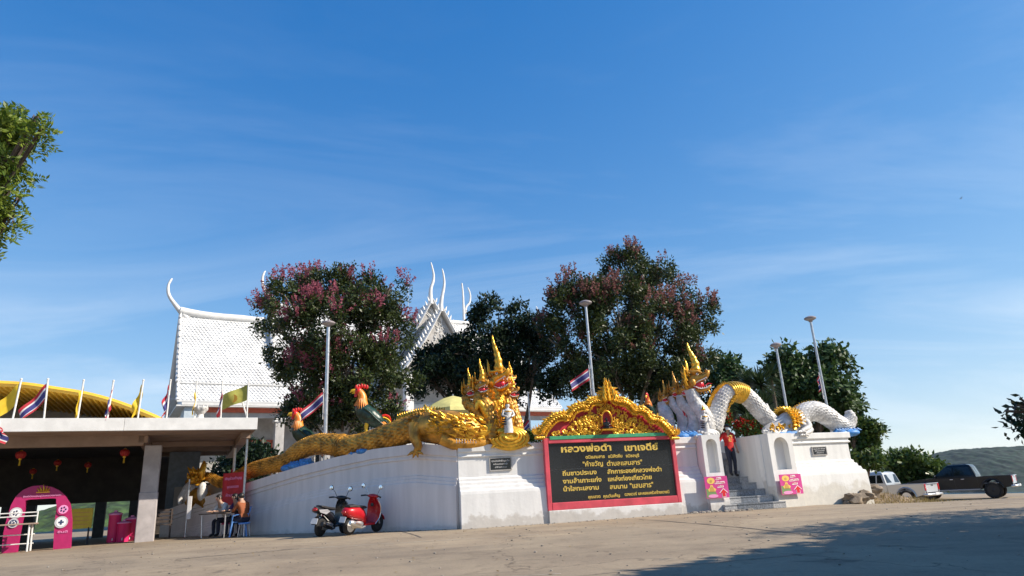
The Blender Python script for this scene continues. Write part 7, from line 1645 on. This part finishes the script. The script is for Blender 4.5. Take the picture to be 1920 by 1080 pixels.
# ================================================================ pickup trucks
def pickup(label, paint, tail_m, cab4, lift, blackrims):
    root = thing('pickup_truck', (0, 0, 0), label, 'pickup'); L = 5.2; r = .37 + lift * .07; zb = .42 + lift * .16; W_ = .90
    xr, xf = -1.62, 1.58                                # axles; front is +x
    def side(pts, y, th, m, nm, par, bev=.012): b = MB(); b.prism([(x, y, z + zb - .42) for x, z in pts], (0, th, 0)); return b.build(nm, m, par, bevel=bev)
    def arch(xc, n=9, R_=.46): return [(xc + R_ * cos(a), .36 + R_ * sin(a)) for a in np.linspace(0, pi, n)]
    low = [(-2.58, .50), (-2.58, 1.02), (-.72, 1.03), (-.72, 1.02), (1.15, 1.02), (2.25, .93), (2.52, .82), (2.58, .50), (2.45, .40)] + arch(xf)[0:] + [(xf - .5, .36)] + [(xr + .5, .36)] + arch(xr) + [(-2.3, .42)]
    for s in (-1, 1):                                   # outer skin with wheel openings, each side
        side(low, (W_ - .06) * s - (.0 if s > 0 else .0), .06 * s, paint, 'side_skin', root)
    b = MB(); zz4 = zb - .42
    b.box((1.75, 0, .68 + zz4), (1.6, 1.66, .44)); b.box((.1, 0, .62 + zz4), (2.0, 1.66, .5)); b.box((-1.65, 0, .56 + zz4), (1.75, 1.2, .16)); b.build('chassis', M_['black'], root)
    b = MB(); b.loft([[Vector((x, y_ * W_ * k, z + zz4 + (0.03 * (1 - y_ * y_)))) for y_ in np.linspace(-1, 1, 7)] + [Vector((x, y_ * W_ * k, z + zz4 - .12)) for y_ in np.linspace(1, -1, 7)] for x, z, k in ((1.0, 1.04, .985), (1.6, 1.02, .975), (2.2, .95, .95), (2.5, .84, .90))]); b.build('bonnet', paint, root, sm=50)
    # cabin
    xb = -.98 if cab4 else -.72; rf = [(xb + .02, 1.02), (xb + .22, 1.66), (xb + .9, 1.74), (.35, 1.70), (1.22, 1.03)] if cab4 else [(xb + .02, 1.02), (xb + .22, 1.62), (xb + .8, 1.70), (.35, 1.67), (1.22, 1.03)]
    rings = []
    def cabring(z, x0, x1, w): return [Vector((x0, -w, z + zz4)), Vector((x1, -w, z + zz4)), Vector((x1 + .05, 0, z + zz4)), Vector((x1, w, z + zz4)), Vector((x0, w, z + zz4)), Vector((x0 - .03, 0, z + zz4))]
    b = MB(); b.loft([cabring(1.0, xb, 1.25, .88), cabring(1.10, xb + .02, 1.12, .87), cabring(1.58, xb + .16, .52, .75), cabring(1.69, xb + .24, .36, .70), cabring(1.74, xb + .42, .12, .60)]); cab = b.build('cabin', paint, root, bevel=.03, seg=2)
    # windows: glass laid just proud of the pillars
    def glass(pts, nm='window'): b = MB(); c = sum((Vector(p) for p in pts), Vector()) / len(pts); nrm = (Vector(pts[1]) - Vector(pts[0])).cross(Vector(pts[2]) - Vector(pts[0])).normalized(); nrm = nrm if nrm.dot(c - Vector((.2, 0, 1.3))) > 0 else -nrm; b.prism([Vector(p) + nrm * .004 + Vector((0, 0, zz4)) for p in pts], nrm * .008); return b.build(nm, M_['glass'], cab)
    for s in (-1, 1):
        yw = lambda z: (.87 - (z - 1.10) * (.13 / .48)) * s
        if cab4: wins = [[(-.80, 1.14), (.08, 1.14), (.06, 1.58), (-.66, 1.58)], [(.15, 1.14), (1.02, 1.14), (.52, 1.58), (.13, 1.58)]]
        else: wins = [[(-.55, 1.14), (-.22, 1.14), (-.24, 1.55), (-.44, 1.55)], [(-.15, 1.14), (.98, 1.14), (.50, 1.55), (-.17, 1.55)]]
        for w_ in wins: glass([(x, yw(z), z) for x, z in w_], 'side_window')
        for x in ((-.30, .25) if cab4 else (.0,)): b = MB(); b.box((x, .905 * s, .93 + zz4), (.16, .03, .035)); b.build('door_handle', M_['chrome'], root, bevel=.008)
        for x in ((-.98, .11, 1.12) if cab4 else (-.72, -.18, 1.12)): b = MB(); b.box((x, .901 * s, .72 + zz4), (.012, .006, .58)); b.build('door_gap', M_['black'], root)
        b = MB(); b.ell((1.02, 1.0 * s, 1.12 + zz4), (.06, .12, .09), 10, 8); b.build('wing_mirror', paint, root, sm=180)
        b = MB(); b.box((.0, .93 * s, .36 + zz4), (2.1, .12, .05)); b.build('side_step', M_['silver'] if not blackrims else M_['scootgrey'], root, bevel=.01)
        for xc in (xf, xr):
            a_ = [Vector((xc + .50 * cos(t), .905 * s, .36 + zz4 + .50 * sin(t))) for t in np.linspace(.05, pi - .05, 14)]; b = MB(); b.tube(a_, .045, 6); b.build('arch_trim', M_['black'] if blackrims else paint, root, sm=60)
        b = MB(); b.box((-2.56, .80 * s, .84 + zz4), (.10, .16, .34)); b.build('tail_light', M_['taillight'], root, bevel=.02)
        b = MB(); b.box((2.46, .68 * s, .78 + zz4), (.16, .34, .16)); b.build('headlight', M_['whitewall'], root, bevel=.03)
        wheel_parts(root, (xf, .76 * s, r), r, .25, (0, 1, 0), M_['rubber'], M_['black'] if blackrims else M_['silver'], 6, 'front_wheel', .66, .2); wheel_parts(root, (xr, .76 * s, r), r, .25, (0, 1, 0), M_['rubber'], M_['black'] if blackrims else M_['silver'], 6, 'rear_wheel', .66, .2)
    glass([(xb + .02, -.74, 1.14), (xb + .02, .74, 1.14), (xb + .155, .64, 1.57), (xb + .155, -.64, 1.57)], 'rear_window')
    glass([(1.10, -.78, 1.12), (1.10, .78, 1.12), (.50, .66, 1.56), (.50, -.66, 1.56)], 'windscreen')
    # bed: floor, front wall, tailgate
    b = MB(); b.box((-1.68, 0, .62 + zz4), (1.74, 1.66, .06)); b.box((xb - .06, 0, .82 + zz4), (.05, 1.66, .40)); b.build('bed', M_['black'], root)
    b = MB(); b.box((-2.56, 0, .80 + zz4), (.07, 1.42, .46)); tg = b.build('tailgate', tail_m, root, bevel=.025, seg=2)
    b = MB(); b.box((-2.60, 0, .92 + zz4), (.03, .26, .07)); b.build('handle', M_['chrome'], tg, bevel=.01)
    b = MB(); b.box((-2.62, .0, 1.02 + zz4), (.10, 1.40, .03)); b.build('lip', tail_m, tg, bevel=.01)
    b = MB(); b.tube(catmull([(-2.50, -.88, .47 + zz4), (-2.68, -.80, .47 + zz4), (-2.72, 0, .47 + zz4), (-2.68, .80, .47 + zz4), (-2.50, .88, .47 + zz4)], 4), .085, 8, flat=.8); bp = b.build('rear_bumper', M_['silver'], root, sm=60)
    b = MB(); b.box((-2.80, 0, .50 + zz4), (.012, .42, .13)); b.build('number_plate', M_['plate'], bp)
    b = MB(); b.box((2.60, 0, .55 + zz4), (.16, 1.66, .26)); b.build('front_bumper', paint, root, bevel=.04)
    b = MB(); b.tube([(-1.62, -.7, r), (-1.62, .7, r)], .06, 8); b.tube([(1.58, -.7, r), (1.58, .7, r)], .05, 8); b.build('axle', M_['black'], root)
    return root
M_['silvercar'] = mat('silver_car_paint', (.52, .52, .50), .3, .5, coat=.5); M_['blackcar'] = mat('black_car_paint', (.006, .007, .010), .3, 0.0, spec=.35, coat=.25); M_['silverlight'] = mat('pale_silver_paint', (.62, .62, .63), .3, .4, coat=.4)
pk1 = pickup('silver pickup truck with dark windows parked past worn wall', M_['silvercar'], M_['silverlight'], False, 0, False)
q = P(1658, 941, 39.0); place(pk1, (q.x, q.y, ground_z(q.x, q.y) + .008), radians(180 - 52))
pk2 = pickup('lifted black double-cab pickup truck with silver tailgate', M_['blackcar'], M_['silverlight'], True, 1, True)
q = P(1808, 938, 40.5); place(pk2, (q.x, q.y, ground_z(q.x, q.y) + .008), radians(180 - 41))
# brown panel and another car roof behind the silver truck
M_['rust'] = mat('brown_container_sheet', (.27, .17, .11), .8, var=.3, vscale=3)
p = P(1702, 905, 46); gzv = ground_z(p.x, p.y); zt2 = P(1702, 880, 46).z; tk = thing('cargo_box', (p.x, p.y, gzv), 'brown sheet metal cargo box behind the silver pickup', 'container')
b = MB(); b.box((p.x, p.y, (gzv + zt2) / 2 + .1), (1.35, 2.2, zt2 - gzv - .2), radians(10)); b.build('box', M_['rust'], tk, bevel=.02)
for k in range(5): b = MB(); b.box((p.x - .5 + .25 * k, p.y - 1.13 - .04 * k * 0, (gzv + zt2) / 2 + .1), (.05, .04, zt2 - gzv - .25), radians(10)); b.build('rib', M_['rust'], tk)
for s in (-1, 1): b = MB(); b.box((p.x + .5 * s, p.y, gzv + .06), (.12, 2.0, .14), radians(10)); b.build('skid', M_['black'], tk)
# bird far up in the sky
p = P(1802, 372, 120); bd = thing('bird', p, 'tiny dark bird flying high in the blue sky', 'bird')
b = MB(); b.tube([p + Vector((-.22, 0, -.02)), p, p + Vector((.2, 0, .03))], [.02, .07, .015], 8); b.add([p + Vector((.05, 0, .05)), p + Vector((-.1, 0, .05)), p + Vector((-.1, .45, .16)), p + Vector((.0, .5, .17)), p + Vector((-.1, -.45, .16)), p + Vector((.0, -.5, .17))], [(0, 1, 2, 3), (1, 0, 5, 4)]); b.build('body', M_['black'], bd)
# ================================================================ people
def person(label, base, yaw, J, shirt, pants, skin=None, hair_len=0, cap=None, mask=None, scale=1.0, shoes=None, sleeve=.55, name='person', headwear=None):
    """one skinned body from joints J (metres, local: x right, y forward, z up), clothes and hair as children"""
    skin = skin or M_['skin']; names = list(J.keys())
    chain = [('pelvis', 'waist'), ('waist', 'chest'), ('chest', 'neck'), ('neck', 'head'), ('head', 'crown')]
    for s in 'LR': chain += [('chest', 'sh' + s), ('sh' + s, 'el' + s), ('el' + s, 'wr' + s), ('wr' + s, 'pa' + s), ('pelvis', 'hip' + s), ('hip' + s, 'kn' + s), ('kn' + s, 'an' + s), ('an' + s, 'to' + s)]
    rad = {'pelvis': .135, 'waist': .12, 'chest': .14, 'neck': .055, 'head': .085, 'crown': .075, 'sh': .065, 'el': .042, 'wr': .028, 'pa': .034, 'hip': .095, 'kn': .058, 'an': .038, 'to': .036}
    me = bpy.data.meshes.new('body'); idx = {n: i for i, n in enumerate(names)}
    me.from_pydata([J[n] for n in names], [(idx[a], idx[b]) for a, b in chain], []); ob = bpy.data.objects.new('body', me); COL.objects.link(ob)
    sk = ob.modifiers.new('skin', 'SKIN'); sk.use_smooth_shade = True
    for n in names:
        k = n if n in rad else n[:-1]; v = me.skin_vertices[0].data[idx[n]]; rr = rad[k]; v.radius = (rr * (1.18 if n in ('chest', 'waist', 'pelvis') else 1), rr * (.85 if n in ('chest', 'waist', 'pelvis') else 1)); v.use_root = (n == 'pelvis')
    ss = ob.modifiers.new('sub', 'SUBSURF'); ss.levels = 1; ss.render_levels = 1
    dg = bpy.context.evaluated_depsgraph_get(); ev = bpy.data.meshes.new_from_object(ob.evaluated_get(dg)); bpy.data.objects.remove(ob)
    V = [v.co.copy() for v in ev.vertices]; N = [v.normal.copy() for v in ev.vertices]; Fc = [tuple(p.vertices) for p in ev.polygons]; bpy.data.meshes.remove(ev)
    root = thing(name, (0, 0, 0), label, 'person')
    def seg(p, a, b):
        A, B = Vector(J[a]), Vector(J[b]); t = max(0, min(1, (p - A).dot(B - A) / max(1e-9, (B - A).length_squared))); return (p - (A + (B - A) * t)).length, t
    reg = []
    for f in Fc:
        c = sum((V[i] for i in f), Vector()) / len(f); best = min(((seg(c, a, b)[0] / ((rad.get(a, rad.get(a[:-1])) + rad.get(b, rad.get(b[:-1]))) / 2), a, b, seg(c, a, b)[1]) for a, b in chain)); a, b, t = best[1], best[2], best[3]
        k = b.rstrip('LR') if b[-1] in 'LR' else b
        if k in ('waist', 'chest', 'sh') or (k == 'neck' and t < .25): reg.append('s')
        elif k == 'el' and t < sleeve * 1.8: reg.append('s')
        elif k == 'wr' and sleeve > .6: reg.append('s')
        elif k in ('hip', 'kn') or (k == 'an' and t < .93): reg.append('p')
        elif k == 'to' or k == 'an': reg.append('b')
        else: reg.append('k')
    b = MB(); b.add(V, Fc)
    H = Vector(J['head']); Cn = Vector(J['crown']); upv = (Cn - H).normalized(); fw = Vector(J.get('_f', (0, 1, 0))) if '_f' in J else Vector((0, 1, 0))
    for s, sg in (('L', -1), ('R', 1)):                 # hands: five tapered fingers from each palm
        w, pa = Vector(J['wr' + s]), Vector(J['pa' + s]); d = (pa - w).normalized(); sd = d.cross(Vector((0, 0, 1))); sd = sd.normalized() if sd.length > .1 else Vector((1, 0, 0)); nn = d.cross(sd)
        for k in range(4): o = sd * (.018 * (k - 1.5)); L = (.062, .072, .068, .054)[k]; b.tube([pa + o, pa + o + d * L * .55, pa + o + d * L * .95 + nn * .018 * (-1 if nn.z > 0 else 1)], [.0095, .009, .006], 6)
        b.tube([w.lerp(pa, .6) + sd * .028, w.lerp(pa, .9) + sd * .05, pa + sd * .058 + d * .025], [.011, .010, .007], 6)
    nose = H + fw * .105 + upv * .03; sdh = fw.cross(upv).normalized()
    b.tube([H + fw * .085 + upv * .055, nose + upv * .0, H + fw * .09 + upv * .012], [.008, .016, .010], 6)
    for s in (-1, 1): b.ell(H + sdh * (.088 * s) + upv * .03, (.015, .022, .03), 8, 6)
    body = b.build('body', skin, root, sm=180)
    def garment(key, off, m, nm, sgn=0):
        used = {}; gv = []; gf = []
        for f, r_ in zip(Fc, reg):
            if r_ != key or (sgn and sum(V[i].x for i in f) * sgn <= 0): continue
            for i in f:
                if i not in used: used[i] = len(gv); gv.append(V[i] + N[i] * (off + .006 * mnoise.noise(V[i] * 14)))
            gf.append(tuple(used[i] for i in f))
        if gf: g = MB(); g.add(gv, gf); g.build(nm, m, root, sm=180)
    garment('s', .014, shirt, 'shirt'); garment('p', .012, pants, 'trousers'); garment('b', .010, shoes or M_['black'], 'shoe', -1); garment('b', .010, shoes or M_['black'], 'shoe', 1)
    g = MB(); hb = H + upv * .055 - fw * .012
    R = Matrix((sdh, fw, upv)).transposed(); hv = MB(); hv.ell((0, 0, 0), (.098, .106, .10), 16, 12)
    keep = [f for f in hv.f if not (sum(hv.v[i][1] for i in f) / len(f) > .05 and sum(hv.v[i][2] for i in f) / len(f) < .03) and (sum(hv.v[i][2] for i in f) / len(f) > -.05 - hair_len or sum(hv.v[i][1] for i in f) / len(f) < -.02)]
    g.add([hb + R @ Vector(v) for v in hv.v], keep)
    if hair_len: g.loft([[hb + R @ Vector((.09 * k * cos(t), -.05 + .05 * k * sin(t), z)) for t in np.linspace(0, 2 * pi, 11)[:-1]] for z, k in ((.0, 1), (-.08, 1.1), (-.08 - hair_len, .8))])
    g.build('hair', headwear or M_['hair'], root, sm=180)
    g = MB()
    for s in (-1, 1): g.ell(H + fw * .088 + upv * .045 + sdh * (.033 * s), (.011, .011, .008), 8, 6)
    g.build('eyes', M_['eyeblack'], body)
    g = MB(); g.ell(H + fw * .088 - upv * .025, (.024, .01, .007), 8, 6, R=R); g.build('mouth', M_['red'], body)
    if mask:
        g = MB(); rows = []
        for z in np.linspace(-.06, .025, 6): rows.append([H + fw * ((.104 + .012 * (1 - abs(z + .01) / .08)) * cos(t)) + sdh * (.094 * sin(t)) + upv * z for t in np.linspace(-1.25, 1.25, 11)])
        g.loft(rows, cap=False, closed=False); g.build('face_mask', mask, root, sm=180)
    root.location = base; root.rotation_euler = (0, 0, yaw); root.scale = (scale,) * 3
    return root
def stand(dx=0):
    return {'pelvis': (0, 0, .92), 'waist': (0, .0, 1.08), 'chest': (0, .0, 1.28), 'neck': (0, .01, 1.46), 'head': (0, .03, 1.58), 'crown': (0, .02, 1.67),
        'shL': (-.17, 0, 1.38), 'shR': (.17, 0, 1.38), 'elL': (-.23, -.02, 1.12), 'elR': (.23, -.02, 1.12), 'wrL': (-.24, .06, .89), 'wrR': (.24, .06, .89), 'paL': (-.24, .08, .82), 'paR': (.24, .08, .82),
        'hipL': (-.09, 0, .88), 'hipR': (.09, 0, .88), 'knL': (-.10, .03, .48), 'knR': (.10, .03, .48), 'anL': (-.10, -.01, .08), 'anR': (.10, -.01, .08), 'toL': (-.11, .13, .04), 'toR': (.11, .13, .04)}
def sit(lean=.12):
    J = stand(); J.update({'pelvis': (0, 0, .52), 'waist': (0, .04, .68), 'chest': (0, .04 + lean, .88), 'neck': (0, .06 + lean * 1.3, 1.05), 'head': (0, .10 + lean * 1.4, 1.16), 'crown': (0, .10 + lean * 1.4, 1.25),
        'shL': (-.17, .03 + lean, .97), 'shR': (.17, .03 + lean, .97), 'elL': (-.24, .16 + lean, .76), 'elR': (.24, .16 + lean, .76), 'wrL': (-.14, .38 + lean, .79), 'wrR': (.14, .38 + lean, .79), 'paL': (-.11, .45 + lean, .79), 'paR': (.11, .45 + lean, .79),
        'hipL': (-.10, .02, .50), 'hipR': (.10, .02, .50), 'knL': (-.12, .42, .50), 'knR': (.12, .42, .50), 'anL': (-.12, .40, .09), 'anR': (.12, .40, .09), 'toL': (-.12, .54, .04), 'toR': (.12, .54, .04)}); return J
M_['shirtred'] = mat('red_t_shirt', (.50, .012, .012), .8, bump=.2, bscale=15); M_['shirtwhite'] = mat('white_shirt', (.55, .54, .52), .8); M_['shirtpurple'] = mat('purple_shirt', (.07, .03, .11), .8); M_['shirtorange'] = mat('shaded_orange_shirt', (.26, .07, .02), .8)  # orange shirt colour is darkened to stand for shade at the table
M_['jeans'] = mat('dark_jeans', (.02, .025, .05), .85, var=.3, vscale=20); M_['maskcloth'] = mat('pale_face_mask', (.55, .62, .68), .8); M_['hijab'] = mat('black_headscarf', (.012, .013, .016), .8)
# red-shirted person on the stairs, one hand out on the side wall
J = stand(); J['elR'] = (.36, .0, 1.18); J['wrR'] = (.56, .08, 1.10); J['paR'] = (.63, .10, 1.09); J['knR'] = (.10, .10, .50); J['anR'] = (.10, .02, .12); J['toR'] = (.11, .15, .08); J['head'] = (0.01, .05, 1.58)
ist = 4; ps = FR.px(1370, 850, .55 - TRD * ist - .12)[0]; pp_ = FR.pt(ps, ZG + RIS * (ist + 1) + .0, .55 - TRD * ist - .14)
rp = person('person in red t-shirt and face mask coming down the grey stairs', pp_, radians(180 + 12), J, M_['shirtred'], M_['jeans'], mask=M_['maskcloth'], scale=.97)
sb_ = MB()
for k in range(12): sb_.box((random.uniform(-.06, .06), .152 + .012 * 0, 1.14 + random.uniform(0, .2)), (random.uniform(.02, .05), .006, random.uniform(.01, .04)))
pr = sb_.build('shirt_print', M_['posteryellow'], None, origin=(0, 0, 0)); pr.parent = rp
# seated people at the folding table
def near_table(a, o): return tp + FL.u * a + FL.n * o
person('seated person in white shirt bending over the folding table', near_table(-.50, -.62) - Vector((0, 0, .0)), radians(-30 + 180), sit(.2), M_['shirtwhite'], M_['jeans'])
person('seated person in dark purple shirt at the folding table', near_table(.15, -.62), radians(-30 + 180), sit(.12), M_['shirtpurple'], M_['jeans'], hair_len=.06)
person('seated person in orange shirt at the end of folding table', near_table(.95, -.15), radians(-30 + 90), sit(.1), M_['shirtorange'], M_['jeans'])
for i, (a, o, rz_2, lab) in enumerate(((-.50, -.62, 150, 'low stool under the person in white shirt'), (.15, -.62, 150, 'low stool under the person in purple shirt'), (.95, -.15, 60, 'low stool under the person in orange shirt'))):
    p = near_table(a, o); r_ = thing('stool', p, lab, 'stool'); b = MB(); b.lathe([(.17, .36), (.18, .39), (.16, .41), (0, .41)], p, 16); b.build('seat', M_['plasticblue'] if i else M_['drum'], r_, sm=40)
    for k in range(4): an_ = k * pi / 2 + .4; b = MB(); b.tube([p + Vector((.13 * cos(an_), .13 * sin(an_), .37)), p + Vector((.17 * cos(an_), .17 * sin(an_), 0))], .016, 6); b.build('leg', M_['metal'], r_)
# two visitors on the terrace behind the serpent
q = P(748, 800, 24.6); person('visitor in dark clothes on the terrace behind the golden serpent body', (q.x, q.y, ZTER), radians(190), stand(), M_['hijab'], M_['jeans'], skin=M_['skinlight'], hair_len=.12)
q = P(829, 800, 24.4); person('visitor in black headscarf beside the pale yellow parasol', (q.x, q.y, ZTER), radians(20), stand(), M_['hijab'], M_['jeans'], hair_len=.2, headwear=M_['hijab'])
# ================================================================ sea air
hz = MB(); hz.box((0, 1000, 80), (5200, 2400, 242))
hzo = hz.build('haze', [], origin=(0, 1000, 0)); tag(hzo, 'thin sea haze between the yard and the far hills', 'haze', kind='stuff')
hm = bpy.data.materials.new('haze_air'); hm.use_nodes = True; hn = hm.node_tree; hn.nodes.remove(hn.nodes['Principled BSDF'])
pv = hn.nodes.new('ShaderNodeVolumePrincipled'); pv.inputs['Color'].default_value = (.62, .80, 1, 1); pv.inputs['Density'].default_value = .00004; pv.inputs['Anisotropy'].default_value = .2
hn.links.new(pv.outputs[0], hn.nodes['Material Output'].inputs['Volume']); hzo.data.materials.append(hm)
